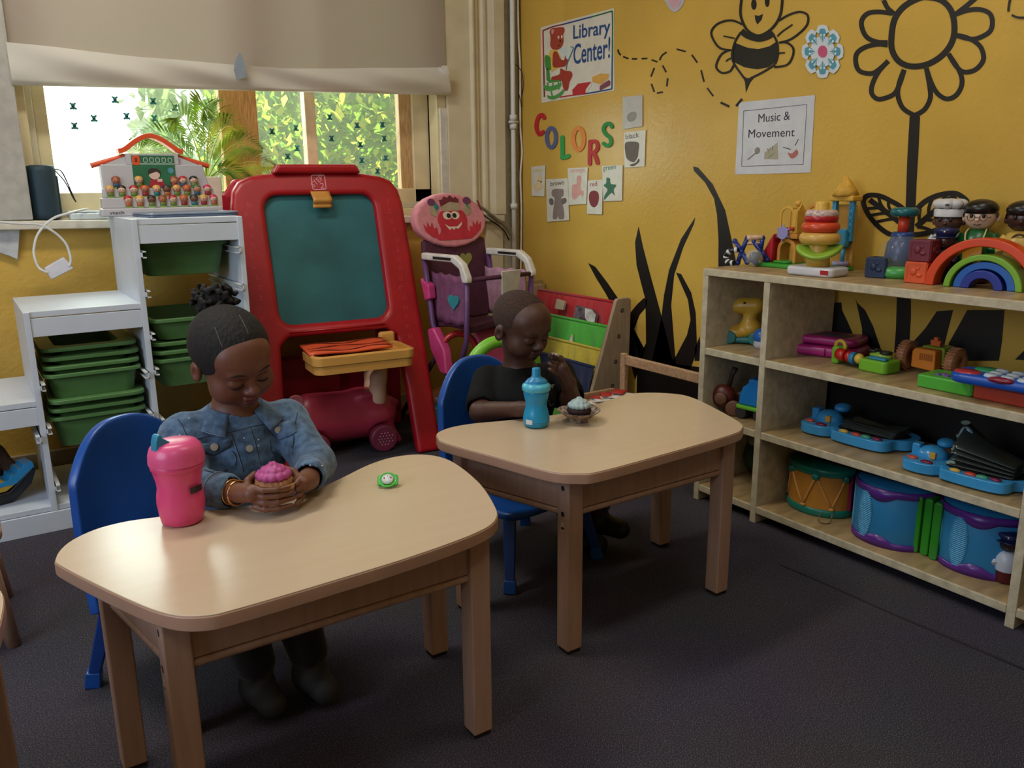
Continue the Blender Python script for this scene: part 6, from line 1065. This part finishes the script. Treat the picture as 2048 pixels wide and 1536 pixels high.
def cupcake(label, loc, cake, frost, liner, spread, s=1., rot=0.):
    t = thing('cupcake', label, 'cupcake', loc, rot); n = 96; vs = []
    for i in range(n):
        a = 2 * pi * i / n; w = 1 + .035 * (1 if i % 2 else -1); k = 1 + .12 * sin(3 * a + 1) * spread
        for r, z in ((.021 * s, .0005), (.024 * s * w, .008 * s), ((.033 + .010 * spread * k) * s * w, .022 * s), ((.035 + .022 * spread * k) * s * w, (.032 - .002 * spread) * s)): vs.append((r * cos(a), r * sin(a), z))
    b = B(); b.put(vs, [(4 * i + j, 4 * ((i + 1) % n) + j, 4 * ((i + 1) % n) + j + 1, 4 * i + j + 1) for i in range(n) for j in range(3)] + [tuple(4 * i for i in range(n))[::-1]], False); obj('paper_liner', b, liner, t, solid=.0006)
    sd_ = SDF((-.045, -.045, 0), (.045, .045, .065), .0016); sd_.ell((0, 0, .018), (.026, .026, .016), .004).ell((0, 0, .030), (.031, .031, .013), .006).noise(.0008, 500); sd_.lo *= s; sd_.h *= s; sd_.F *= s; sdf_obj('cake', sd_, cake, t)
    sd_ = SDF((-.045, -.045, .02), (.045, .045, .08), .0014); rs = random.Random(4); sd_.ell((0, 0, .042), (.026, .026, .010), .004)
    for lev, (rr, z, m, q) in enumerate(((.022, .043, 13, .0075), (.014, .050, 9, .0075), (.005, .056, 4, .007))):
        for i in range(m): a = 2 * pi * i / m + lev; sd_.cap((rr * cos(a), rr * sin(a), z), (rr * .75 * cos(a + .4), rr * .75 * sin(a + .4), z + .005), q, q * .5, .0015)
    sd_.lo *= s; sd_.h *= s; sd_.F *= s; sdf_obj('frosting', sd_, frost, t); return t
cupcake('chocolate cupcake with pale blue frosting in an opened brown liner', tuple(pz(1164, 845, ZH) + V((0, .012, 0))), mt('#2a1511', .8, .2, 200, .5, 300), mt('#9fb6ba', .5, .05, 100, sss=.1), mt('#4a2d22', .6, .2, 100, c2='#b9a692'), .85, 1.0)
# crumb and pacifier
t = thing('pacifier', 'green pacifier with a snowman picture lying on the near desk', 'pacifier', tuple(pz(780, 972, ZH) + V((.0, .008, 0))), -.5); GP = plastic('#35a03a')
b = B(); b.prism([(p.x, p.y) for p in spline([(-.021, .0, 0), (-.018, .013, 0), (0, .010, 0), (.018, .013, 0), (.021, 0, 0), (.018, -.013, 0), (0, -.010, 0), (-.018, -.013, 0)], 5, True)], .012, .017); b.v = [tuple(Mx.Rotation(.55, 3, 'X') @ V(p)) for p in b.v]; sh = obj('shield', b, GP, t, bev=.0015); M_ = Mx.Rotation(.55, 3, 'X'); b = B(); b.lathe([(.012, .017), (.012, .020), (.010, .0215), (0, .022)], 28); b.v = [tuple(M_ @ V(p)) for p in b.v]; bt = obj('button', b, plastic('#c3cfc4'), t)
b = B(); b.torus((0, 0, .016), .0165, .0022, n=36, m=8); b.v = [tuple(M_ @ V(p)) for p in b.v]; obj('ring_handle', b, mt('#4fbf4a', .2, .03, 10, sss=.2), t); b = B(); b.ell((0, .006, .006), (.009, .009, .008), 16); obj('nipple', b, mt('#c9b48a', .2, .02, 10, alpha=.7), t); b = B()
for x, y, r in ((0, -.003, .0048), (0, .004, .0035)): b.lathe([(0, .0224), (r, .0222)], 14); k = len(b.v) - 28; b.v[k:] = [(a + x, c + y, z) for a, c, z in b.v[k:]]
b.v = [tuple(M_ @ V(p)) for p in b.v]; obj('snowman_print', b, paper('#e2e4e8'), bt); b = B()
for x, y, r in ((-.0065, 0, .0018), (.0065, .001, .0018), (0, .0045, .0011), (.002, -.003, .001)): b.lathe([(0, .0228), (r, .0226)], 10); k = len(b.v) - 20; b.v[k:] = [(a + x, c + y, z) for a, c, z in b.v[k:]]
b.v = [tuple(M_ @ V(p)) for p in b.v]; obj('snowman_detail', b, paper('#9a4a6a'), bt)
# ================================================================ the two children
SKIN1 = mt('#6b4230', .5, .05, 25, .06, 500, sss=.12); SKIN2 = mt('#4a2e24', .5, .05, 25, .06, 500, sss=.1); LIP1 = mt('#6a3a30', .45, .04, 30); LIP2 = mt('#46272a', .45, .04, 30); HAIRM = mt('#0c0a0a', .8, .3, 60, .9, 160, stretch=(1, 1, .35)); CROP = mt('#38241c', .85, .35, 250, .8, 420)
def frame(c, yaw, pitch, roll, s=1.):       # local y = where the face looks, z = up; yaw from -y towards +x, pitch = nod down
    return Mx.Translation(c) @ Mx.Rotation(pi + yaw, 4, 'Z') @ Mx.Rotation(-pitch, 4, 'X') @ Mx.Rotation(roll, 4, 'Y') @ Mx.Scale(s, 4)
def head(sd, M, chub=1.):
    E = lambda c, r, k=.012, sub=False: sd.ell(c, r, k, M, sub)
    s = M.to_scale().x
    C = lambda a, b, ra, rb, k=.006, sub=False: sd.cap(M @ V(a), M @ V(b), ra * s, rb * s, k, sub)
    E((0, -.008, .018), (.069, .084, .070)); E((0, .022, -.030), (.057, .050, .054), .02); E((0, .045, .028), (.052, .034, .040), .02); E((0, .060, -.070), (.017, .014, .014), .014)
    for q in (-1, 1):
        E((q * .033, .038, -.044), (.028 * chub, .027, .028), .022); E((q * .029, .086, -.012), (.016, .013, .008), .012, True); E((q * .028, .0655, -.0145), (.0145, .0095, .0115), .003); E((q * .026, .068, .007), (.015, .008, .006), .014)
        E((q * .0705, -.010, -.018), (.009, .016, .023), .004); E((q * .079, -.004, -.016), (.006, .008, .012), .003, True)
    C((0, .068, -.004), (0, .080, -.032), .006, .009, .008); E((0, .083, -.034), (.0105, .010, .009), .005)
    for q in (-1, 1): E((q * .0095, .076, -.0375), (.0075, .008, .0065), .004); E((q * .0055, .083, -.0435), (.0035, .004, .003), .002, True)
    C((-.012, .0735, -.0535), (.012, .0735, -.0535), .0048, .0048, .004); E((0, .0765, -.0535), (.008, .005, .0045), .004); C((-.009, .0725, -.0625), (.009, .0725, -.0625), .0055, .0055, .004); C((-.0145, .0795, -.058), (.0145, .0795, -.058), .0012, .0012, .002, True)
def lips(M, P):
    L_ = (np.c_[P, np.ones(len(P))] @ np.array(M.inverted()).T)[:, :3]
    return ((np.abs(L_[:, 0]) < .0165) & (L_[:, 2] < -.0485) & (L_[:, 2] > -.0685) & (L_[:, 1] > .0715)).astype(int)
def face_line(bv, M, P, r, m, name, par, inv, off=.0004, flat=1.):
    q = []
    for x, z in P:
        dr = (M.to_3x3() @ V((0, -1, 0))).normalized(); h = bv.ray_cast(M @ V((x, .115, z)), dr)
        if h[0] is not None: q.append(inv @ (h[0] + h[1] * off * (1 if h[1].dot(dr) < 0 else -1)))
    b = B(); n = len(q); b.tube(spline(q, 4), [r * max(.25, sin(pi * (i + .5) / (4 * n - 3))) ** .6 for i in range(4 * (n - 1) + 1)], 6); return obj(name, b, m, par)
def oncam(bv, x, y, off=.001):
    h = bv.ray_cast(CAM, ray(x, y).normalized())
    return h[0] + h[1] * (off if h[1].dot(ray(x, y)) < 0 else -off) if h[0] is not None else None
def finger(sd, P, r): sd.chain([tuple(p) for p in P], [r * (1 - .08 * i) for i in range(len(P))], .0016)
DK = mt('#120c0a', .6)
# ---------------------------------------------------------------- girl
G0 = V((-1.87, -1.66, 0)); g_ = link('person', None); g_.location = G0; tag(g_, 'small child with a hair bun and denim jacket holding a pink cupcake', 'person'); gi = Mx.Translation(-G0)
MH = frame(at(464, 713, 1.645), R(13), R(22), R(9))
shR, shL = V((-1.958, -1.672, .550)), V((-1.748, -1.668, .543)); elR, elL = V((-1.978, -1.745, .476)), V((-1.742, -1.808, .488)); wrR, wrL = V((-1.922, -1.868, .484)), V((-1.789, -1.902, .490)); cc = V((-1.859, -1.918, .485))
neck = V((-1.852, -1.672, .590)); chest = V((-1.850, -1.655, .50)); pel = V((-1.90, -1.61, .31))
sd = SDF((-2.04, -2.0, .0), (-1.66, -1.50, .83), .0025)
head(sd, MH, 1.1); hb = MH @ V((0, -.018, -.045)); sd.cap(hb, neck - V((0, 0, .02)), .036, .04, .02)
sd.chain([neck - V((0, 0, .03)), chest, pel], [.055, .078, .082], .03).cap(shR, shL, .036, .036, .03)
for a, e, w_ in ((shR, elR, wrR), (shL, elL, wrL)): sd.chain([a, e, w_], [.034, .027, .019], .012)
def ring(a, r, z): return cc + V((r * cos(R(a)), r * sin(R(a)), z))
kR = ring(195, .048, .012); kL = ring(-18, .050, .012)
sd.ell((0, 0, 0), (.021, .030, .014), .01, Mx.Translation((wrR + kR) / 2) @ (kR - wrR).to_track_quat('Y', 'Z').to_matrix().to_4x4()); sd.cap(wrR, kR, .017, .016, .012); sd.cap(wrL, kL, .017, .016, .012); sd.ell((0, 0, 0), (.021, .028, .014), .01, Mx.Translation((wrL + kL) / 2) @ (kL - wrL).to_track_quat('Y', 'Z').to_matrix().to_4x4())
for i, (z, e) in enumerate(((-.017, 298), (-.0045, 306), (.008, 303), (.0205, 290))):
    finger(sd, [ring(198, .046, z + .004), ring(226, .042 + .001 * i, z), ring(258, .040 + .001 * i, z), ring(e, .038 + .001 * i, z - .001)], .0062 - .0005 * (i in (0, 3)))
finger(sd, [ring(180, .05, .014), ring(160, .046, .028), ring(135, .038, .034)], .0074)
for i, (z, e) in enumerate(((-.017, 312), (-.0045, 318), (.008, 322), (.0205, 316))):
    finger(sd, [ring(-14, .048, z + .004), ring(-26, .0455, z), ring(-40, .044, z), ring(e - 360, .043, z - .001)], .0061)
finger(sd, [ring(-5, .05, .014), ring(20, .046, .028), ring(48, .040, .034)], .0074)
hp = [V((-1.945, -1.63, .295)), V((-1.845, -1.63, .295))]; kn = [V((-1.93, -1.795, .262)), V((-1.82, -1.795, .262))]; an = [V((-1.895, -1.81, .07)), V((-1.79, -1.83, .07))]
for i in (0, 1): sd.chain([hp[i], kn[i], an[i]], [.06, .045, .03], .02).cap(an[i] - V((0, 0, .03)), an[i] + V((.01, -.06, -.035)), .021, .017, .015)
body, bvg = sdf_obj('body', sd, [SKIN1, LIP1], g_, lambda P: lips(MH, P), 1, gi)
for q in (-1, 1):
    face_line(bvg, MH, [(q * x, z) for x, z in ((.0145, -.0185), (.021, -.0225), (.028, -.0240), (.035, -.0225), (.0425, -.0185))], .0027, DK, 'eyelashes', g_, gi)
    face_line(bvg, MH, [(q * x, z) for x, z in ((.0155, -.009), (.021, -.0055), (.028, -.0045), (.035, -.006), (.042, -.010))], .0005, mt('#4a2c20', .6), 'eyelid_crease', g_, gi, .0002)
    face_line(bvg, MH, [(q * x, z) for x, z in ((.012, .006), (.02, .0095), (.029, .0115), (.038, .010), (.044, .0065))], .0025, mt('#22140f', .8), 'eyebrow', g_, gi, -.0006)
# hair
sd = SDF((-2.0, -1.86, .6), (-1.7, -1.52, .86), .003); sd.ell((0, -.012, .022), (.0745, .0895, .0765), .01, MH)
def cutp(n, c): A = np.array(MH.inverted()); nn = np.array(n) / np.linalg.norm(n); return lambda P: (P @ A[:3, :3].T + A[:3, 3]) @ nn - c
sd.cut(cutp((0, .093, -.075), .031), .006); hr, bvh_ = sdf_obj('hair', sd, HAIRM, g_, None, 1, gi)
bc = at(431, 602, 1.665); sd = SDF(bc - V((.07, .07, .07)), bc + V((.07, .07, .07)), .0025); rs = random.Random(3); sd.ell(bc, (.034, .034, .03), .01); sd.cap(bc, bc + V((.01, 0, -.04)), .026, .03, .01)
for i in range(85):
    a, z = rs.uniform(0, 6.28), rs.uniform(-.8, 1); r = .034 + rs.uniform(0, .009); p = bc + V((r * cos(a) * (1 - z * z * .6) ** .5, r * sin(a) * (1 - z * z * .6) ** .5, .032 * z)); sd.cap(p, p + V((rs.uniform(-.008, .008), rs.uniform(-.008, .008), rs.uniform(-.008, .008))), .0055, .004, .0015)
sdf_obj('hair_bun', sd, HAIRM, g_, None, 0, gi)
b = B()
for P in ([(430, 655), (436, 672), (445, 695)], [(478, 630), (488, 648), (497, 668)]):
    q = [oncam(bvh_, x, y, .0002) for x, y in P]; q = [gi @ p for p in q if p]
    if len(q) > 2: b.tube(spline(q, 4), .0009, 5)
obj('hair_parting', b, mt('#5e5048', .8), hr)
# denim jacket
DEN = mt('#3a5472', .9, .12, 60, .35, 500, c2='#5b7b9c', sheen=.2); DEND = mt('#26384c', .9, .15, 60); STI = mt('#7d92a6', .9); SIL = mt('#b4b6b4', .3, .05, 20, metal=.7)
sd = SDF((-2.06, -1.94, .26), (-1.66, -1.50, .64), .003)
sd.chain([neck - V((0, 0, .038)), chest + V((0, -.002, 0)), chest - V((.02, -.01, .10)), pel + V((0, 0, .02))], [.064, .092, .094, .094], .03).cap(shR + V((0, 0, -.002)), shL + V((0, 0, -.002)), .046, .046, .035)
cuR = elR + (wrR - elR) * .82; cuL = elL + (wrL - elL) * .70
for a, e, w_ in ((shR, elR, cuR), (shL, elL, cuL)): sd.chain([a, e, w_], [.047, .041, .031], .014); d = (w_ - e).normalized(); sd.cap(w_ - d * .004, w_ + d * .004, .033, .033, .004); sd.cap(w_ + d * .004, w_ + d * .03, .026, .026, .002, True)
sd.cap(neck + V((0, -.01, -.03)), neck + V((0, -.01, .08)), .040, .05, .006, True).noise(.0013, 55, 3).noise(.0006, 160, 5)
jk, bvj = sdf_obj('denim_jacket', sd, DEN, g_, None, 1, gi)
# the sheet of the desk edge keeps the sleeves above it
Z1 = lambda x, y: (280 + x * .205078, 820 + y * .205078)
def jl(P, r=.0013, n=4):
    q = [oncam(bvj, *Z1(*p), .0006) for p in P]; q = [gi @ p for p in q if p]
    if len(q) > 1: return spline(q, n)
b = B(); bd_ = B()
for P in ([(490, 300), (560, 283), (640, 265), (750, 248), (850, 230), (960, 200), (1080, 165), (1160, 150)], [(1160, 150), (1250, 130), (1400, 108), (1530, 90)], [(370, 90), (410, 150), (440, 220), (470, 300)], [(1535, 30), (1520, 100), (1510, 200), (1495, 330), (1490, 430)], [(895, 240), (930, 340), (970, 460), (1010, 600)], [(1080, 170), (1120, 300), (1155, 450), (1190, 600)], [(590, 490), (615, 550), (645, 592), (760, 610), (850, 575), (930, 530)], [(930, 530), (935, 460), (900, 400)], [(1268, 290), (1275, 350), (1285, 405), (1370, 440), (1480, 370), (1500, 250)], [(590, 490), (570, 430)]):
    q = jl(P)
    if q: b.tube([p + V((-.001, 0, -.0016)) for p in q], .0006, 5); bd_.tube(q, .0010, 5)
obj('stitching', b, STI, jk); obj('seam', bd_, DEND, jk)
def flap(P, nm, m=DEN):
    c = (sum(p[0] for p in P) / len(P), sum(p[1] for p in P) / len(P)); R0 = [oncam(bvj, *Z1(*p), .0022) for p in P]; R1 = [oncam(bvj, *Z1(c[0] + (p[0] - c[0]) * .5, c[1] + (p[1] - c[1]) * .5), .003) for p in P]; cp = oncam(bvj, *Z1(*c), .003)
    if any(p is None for p in R0 + R1) or cp is None: return
    n = len(P); b = B(); b.put([gi @ p for p in R0 + R1 + [cp]], [(i, (i + 1) % n, n + (i + 1) % n, n + i) for i in range(n)] + [(n + i, n + (i + 1) % n, 2 * n) for i in range(n)]); return obj(nm, b, m, jk, solid=.003)
def dens(P, k=4): return [(a[0] + (c[0] - a[0]) * i / k, a[1] + (c[1] - a[1]) * i / k) for a, c in zip(P, P[1:] + P[:1]) for i in range(k)]
flap(dens([(520, 345), (545, 395), (720, 440), (890, 352), (893, 280), (700, 312)]), 'pocket_flap'); flap(dens([(1240, 150), (1275, 215), (1365, 292), (1470, 255), (1530, 218), (1508, 112), (1380, 125)]), 'pocket_flap')
for (x, y), r in (((725, 352), .0078), ((1060, 378), .0072), ((1365, 207), .0072)):
    p = oncam(bvj, *Z1(x, y), .0065)
    if p: d = (CAM - p).normalized(); p = gi @ p; b = B(); b.cyl(p - d * .003, p + d * .0016, r, r * .95, 20); b.cyl(p + d * .0016, p + d * .0022, r * .6, r * .55, 16); obj('button', b, SIL, jk)
b = B()
for x, y in ((480, 85), (390, 245), (715, 215), (1015, 275), (1155, 290), (1155, 350), (1660, 540), (1775, 545)):
    p = oncam(bvj, *Z1(x, y), .0003)
    if p: b.ell(gi @ p, .0019, 8)
obj('white_dot', b, paper('#b9c4cc'), jk)
def collar(u, v):
    a = R(90 - 152 + 304 * u); f = abs(u - .5) * 2; n0 = gi @ (neck + V((.0, -.006, -.008))); r = .047 + .030 * v + .008 * v * f; drop = .022 - .022 * v - .014 * f ** 2 * v - .012 * f ** 3
    return n0 + V((r * cos(a) * 1.12, r * sin(a) * .95, drop))
cl_ = obj('collar', B().grid(collar, 40, 8), DEN, jk, solid=.005); b = B(); b.tube([collar(i / 40, 1) + V((0, 0, .001)) for i in range(41)], .0016, 6); obj('collar_stitching', b, STI, cl_)
for e, c in ((elR, cuR), (elL, cuL)): d = (c - e).normalized(); b = B(); b.tube([gi @ (c - d * .018), gi @ (c - d * .016)], [.0345, .0345], 24); obj('cuff_seam', b, STI, jk)
GO = mt('#c99a6a', .2, .1, 200, metal=.9)
for k in (.98, 1.10): p = elR + (wrR - elR) * k; d = (wrR - elR).normalized(); M_ = d.to_track_quat('Z', 'X').to_matrix(); b = B(); b.torus((0, 0, 0), .0225, .0028, n=36, m=8); b.v = [tuple(gi @ (p + M_ @ V(q))) for q in b.v]; obj('bracelet', b, GO, g_)
sd = SDF((-2.04, -1.9, .04), (-1.70, -1.5, .42), .0035); sd.ell(pel, (.092, .085, .06), .02)
for i in (0, 1): sd.chain([hp[i], kn[i], an[i] + V((0, 0, .02))], [.07, .054, .04], .02)
sdf_obj('trousers', sd, cloth('#1a1b20'), g_, None, 1, gi)
for i in (0, 1): sd = SDF(an[i] - V((.06, .12, .075)), an[i] + V((.07, .06, .05)), .003); sd.cap(an[i] + V((0, .012, -.035)), an[i] + V((.01, -.065, -.042)), .034, .028, .015).cap(an[i], an[i] - V((0, 0, .04)), .034, .034, .01); sd.cut(lambda P: .001 - P[..., 2], .002); sdf_obj('shoe', sd, mt('#3c3f42', .7, .1, 40), g_, None, 0, gi)
cupcake('cupcake with pink frosting held in both hands by the child in denim', tuple(cc - V((0, 0, .012))), mt('#a3714a', .8, .15, 150, .4, 300), mt('#b04a8a', .5, .06, 100, sss=.1), mt('#c49a6c', .6, .1, 100), .12, 1.12)
# ---------------------------------------------------------------- boy
B0 = V((-1.03, -1.55, 0)); p_ = link('person', None); p_.location = B0; tag(p_, 'small child with cropped hair in a black T-shirt eating cake at the far desk', 'person'); bi = Mx.Translation(-B0)
MB = frame(at(1043, 648, 2.19), R(10), R(18), R(4), .96)
shR, shL = at(977, 765, 2.30), at(1118, 752, 2.40); elR, elL = at(962, 824, 2.20), at(1146, 815, 2.24); wrR, wrL = at(1040, 818, 2.11), at(1138, 768, 2.16); kL = at(1122, 738, 2.13)
neck = at(1040, 733, 2.27); chest = V((-1.055, -1.545, .46)); pel = V((-1.06, -1.50, .30))
sd = SDF((-1.26, -1.86, .0), (-.74, -1.36, .80), .0025); head(sd, MB)
sd.cap(MB @ V((0, -.018, -.045)), neck - V((0, 0, .02)), .035, .04, .02); sd.chain([neck - V((0, 0, .03)), chest, pel], [.052, .078, .082], .03).cap(shR, shL, .034, .034, .03)
for a, e, w_ in ((shR, elR, wrR), (shL, elL, wrL)): sd.chain([a, e, w_], [.035, .029, .019], .012)
hR = wrR + (wrR - elR).normalized() * .03; sd.cap(wrR, hR, .017, .018, .012)
dR = (wrR - elR).normalized()
for i in range(4): o_ = V((0, 0, -.018 + .0122 * i)); finger(sd, [hR + o_ + dR * .008, hR + o_ + dR * .028 + V((.002, -.004, 0)), hR + o_ + dR * .038 + V((.006, .006, -.003))], .0062)
finger(sd, [hR + V((0, 0, .014)), hR + dR * .015 + V((0, -.012, .018)), hR + dR * .028 + V((0, -.014, .012))], .009)
sd.cap(wrL, kL, .017, .020, .010); fd = (at(1100, 722, 2.10) - kL).normalized(); sx_ = fd.cross(V((0, 0, 1))).normalized(); uz_ = sx_.cross(fd).normalized()
vw = (kL - CAM).normalized()
for i, (ln, o_) in enumerate(((.044, .019), (.047, .0065), (.043, -.006), (.034, -.018))):
    a = kL + uz_ * o_ + fd * .004; finger(sd, [a, a + fd * ln * .45 - vw * .006, a + fd * ln * .8 - vw * .001, a + fd * ln + vw * .006], .0064 - .0005 * (i == 3))
finger(sd, [kL + uz_ * .012 + vw * .012, kL + uz_ * .022 + fd * .018 + vw * .014, kL + uz_ * .018 + fd * .034 + vw * .012], .0092)
hp = [V((-1.11, -1.54, .285)), V((-1.0, -1.54, .285))]; kn = [V((-1.02, -1.665, .262)), V((-.93, -1.665, .262))]; an = [V((-.905, -1.60, .065)), V((-.835, -1.615, .10))]
for i in (0, 1): sd.chain([hp[i], kn[i], an[i]], [.058, .042, .03], .02).cap(an[i] - V((0, 0, .02)), an[i] + V((.02, -.05, -.035)), .020, .016, .015)
body, bvb = sdf_obj('body', sd, [SKIN2, LIP2], p_, lambda P: lips(MB, P), 1, bi)
for q in (-1, 1):
    face_line(bvb, MB, [(q * x, z) for x, z in ((.0145, -.0185), (.021, -.0222), (.028, -.0235), (.035, -.0222), (.0425, -.0185))], .0019, DK, 'eyelashes', p_, bi)
    face_line(bvb, MB, [(q * x, z) for x, z in ((.012, .006), (.02, .0095), (.029, .0115), (.038, .010), (.046, .006))], .0016, mt('#1d1210', .8), 'eyebrow', p_, bi, -.0006)
sd = SDF(MB.translation - V((.11, .11, .11)), MB.translation + V((.11, .11, .11)), .0025); sd.ell((0, -.009, .0195), (.0696, .0848, .0705), .01, MB)
A_ = np.array(MB.inverted()); n_ = np.array((0, .72, -.69)); sd.cut(lambda P: (P @ A_[:3, :3].T + A_[:3, 3]) @ n_ - .021, .003); sdf_obj('cropped_hair', sd, CROP, p_, None, 0, bi)
TSH = mt('#0e0f11', .85, .1, 200, .2, 400, spec=.2); sd = SDF((-1.26, -1.8, .26), (-.80, -1.36, .64), .003)
sd.chain([neck - V((0, 0, .030)), chest, chest - V((0, -.01, .1)), pel + V((0, 0, .02))], [.060, .088, .09, .09], .03).cap(shR, shL, .043, .043, .03)
for a, e, f in ((shR, elR, .72), (shL, elL, .62)): c = a + (e - a) * f; d = (e - a).normalized(); sd.cap(a, c, .046, .047, .014); sd.cap(c + d * .008, c + d * .05, .038, .038, .003, True)
for a, e, f in ((shR, elR, .72), (shL, elL, .62)): d = (e - a).normalized(); c = a + (e - a) * (f + .16) + d * .02; sd.cap(c + d * .03, c + d * .09, .05, .05, .003, True)
sd.cap(neck + V((0, -.006, -.03)), neck + V((0, -.006, .08)), .040, .05, .006, True).noise(.0014, 50, 2); ts, bvt = sdf_obj('tshirt', sd, TSH, p_, None, 1, bi)
b = B(); n0 = bi @ (neck + V((0, -.006, -.022))); b.tube([n0 + V((.046 * cos(a), .043 * sin(a), -.004 + .006 * sin(a))) for a in np.linspace(0, 6.28, 33)[:-1]], .0045, 8, closed=True); obj('neckband', b, TSH, ts)
b = B()
for P in ([(1099, 770), (1110, 768), (1104, 778)], [(1096, 800), (1108, 808), (1100, 812)], [(1104, 822), (1112, 826), (1105, 828)]):
    q = [oncam(bvt, x, y, .0008) for x, y in P]
    if all(q): b.put([bi @ p for p in q], [(0, 1, 2)], False)
if b.v: obj('white_print', b, paper('#9a9a98'), ts)
sd = SDF((-1.2, -1.8, .05), (-.78, -1.36, .42), .0035); sd.ell(pel, (.09, .083, .06), .02)
for i in (0, 1): sd.chain([hp[i], kn[i], an[i] + V((0, 0, .03))], [.067, .052, .04], .02)
sdf_obj('trousers', sd, cloth('#17181d'), p_, None, 1, bi)
for i in (0, 1): sd = SDF(an[i] - V((.07, .13, .085)), an[i] + V((.09, .06, .06)), .003); sd.cap(an[i] + V((-.006, .016, -.028)), an[i] + V((.032, -.068, -.036)), .034, .028, .015).cap(an[i], an[i] - V((0, 0, .03)), .034, .034, .01); sdf_obj('shoe', sd, mt('#0e0f12', .6, .1, 40), p_, None, 0, bi)
fz = kL + fd * .042 + uz_ * .012; sd = SDF(fz - V((.035, .035, .03)), fz + V((.035, .035, .03)), .0018); sd.cap(fz - fd * .018, fz + fd * .006, .0085, .010, .006).ell(fz + uz_ * .006, (.014, .012, .006), .004).noise(.0012, 300, 2); o, _ = sdf_obj('cake_piece', sd, [mt('#2c1610', .8, .2, 200), mt('#a99c98', .6)], None, lambda P: ((P - np.array(fz)) @ np.array(uz_) > .0062 + .002 * np.sin(P[:, 0] * 900)).astype(int), 0); tag(o, 'bite of chocolate cake with pale frosting in the fingers of the child in black', 'cake')
# ================================================================ light
w = bpy.data.worlds.new('sky'); SC.world = w; w.use_nodes = True; nt = w.node_tree; bg = nt.nodes['Background']
sk = nt.nodes.new('ShaderNodeTexSky'); sk.sky_type = 'NISHITA'; sk.sun_disc = False; sk.sun_elevation = R(48); sk.sun_rotation = R(200); nt.links.new(sk.outputs[0], bg.inputs[0]); bg.inputs[1].default_value = .14
def light(name, kind, loc, energy, col, **k):
    d = bpy.data.lights.new(name, kind); d.energy = energy; d.color = col
    for a, v in k.items():
        if a not in ('to', 'portal'): setattr(d, a, v)
    o = bpy.data.objects.new(name, d); COL.objects.link(o); o.location = loc
    if 'to' in k: o.rotation_euler = (V(k['to']) - V(loc)).to_track_quat('-Z', 'Y').to_euler()
    if k.get('portal'): d.cycles.is_portal = True
    return o
light('sun', 'SUN', (0, -6, 8), 15, (1, .97, .93), angle=.02, to=(.6, 2.5, 0))
light('window_portal', 'AREA', (-1.22, .22, 1.2), 1, (1, 1, 1), shape='RECTANGLE', size=1.64, size_y=.6, to=(-1.22, -1, 1.2), portal=True)
light('window_portal', 'AREA', (XL - .12, -2.4, 1.6), 1, (1, 1, 1), shape='RECTANGLE', size=1.8, size_y=1.4, to=(0, -2.4, 1.6), portal=True)
light('sky_fill_lamp', 'AREA', (-1.75, 1.35, 2.1), 60, (.82, .92, 1), shape='RECTANGLE', size=1.3, size_y=.9, to=(-1.6, -1.6, .5))  # area lamp added outside above the view to strengthen daylight through the window
light('side_window_daylight', 'AREA', (XL + .02, -2.4, 1.6), 30, (.72, .82, 1), shape='RECTANGLE', size=1.7, size_y=1.3, to=(0, -1.8, .6))
# ceiling fixtures
for x, y, e in ((-2.2, -1.2, 25), (-1.0, -2.6, 9), (-2.9, -4.0, 9)):
    t = thing('ceiling_light', f'fluorescent ceiling fixture {"nearest the window" if y > -2 else "over the desks" if x > -2 else "behind the camera"}', 'ceiling light', (x, y, ZC - .045), 0, 'ceiling fixtures')
    obj('housing', B().box(-.6, -.15, 0, .6, .15, .045), WHITE, t, bev=.004)
    o = light('fluorescent_lamp', 'AREA', (x, y, ZC - .05), e, (1, .94, .83), shape='RECTANGLE', size=1.1, size_y=.25, to=(x, y, 0))
SC.view_settings.view_transform = 'Standard'; SC.view_settings.look = 'None'; SC.view_settings.gamma = 1; SC.view_settings.exposure = .18; SC.view_settings.use_curve_mapping = False
cy = SC.cycles; cy.use_denoising = True; cy.max_bounces = 7; cy.diffuse_bounces = 4; cy.glossy_bounces = 3; cy.transmission_bounces = 4; cy.transparent_max_bounces = 10; cy.sample_clamp_indirect = 4; cy.caustics_reflective = False; cy.caustics_refractive = False
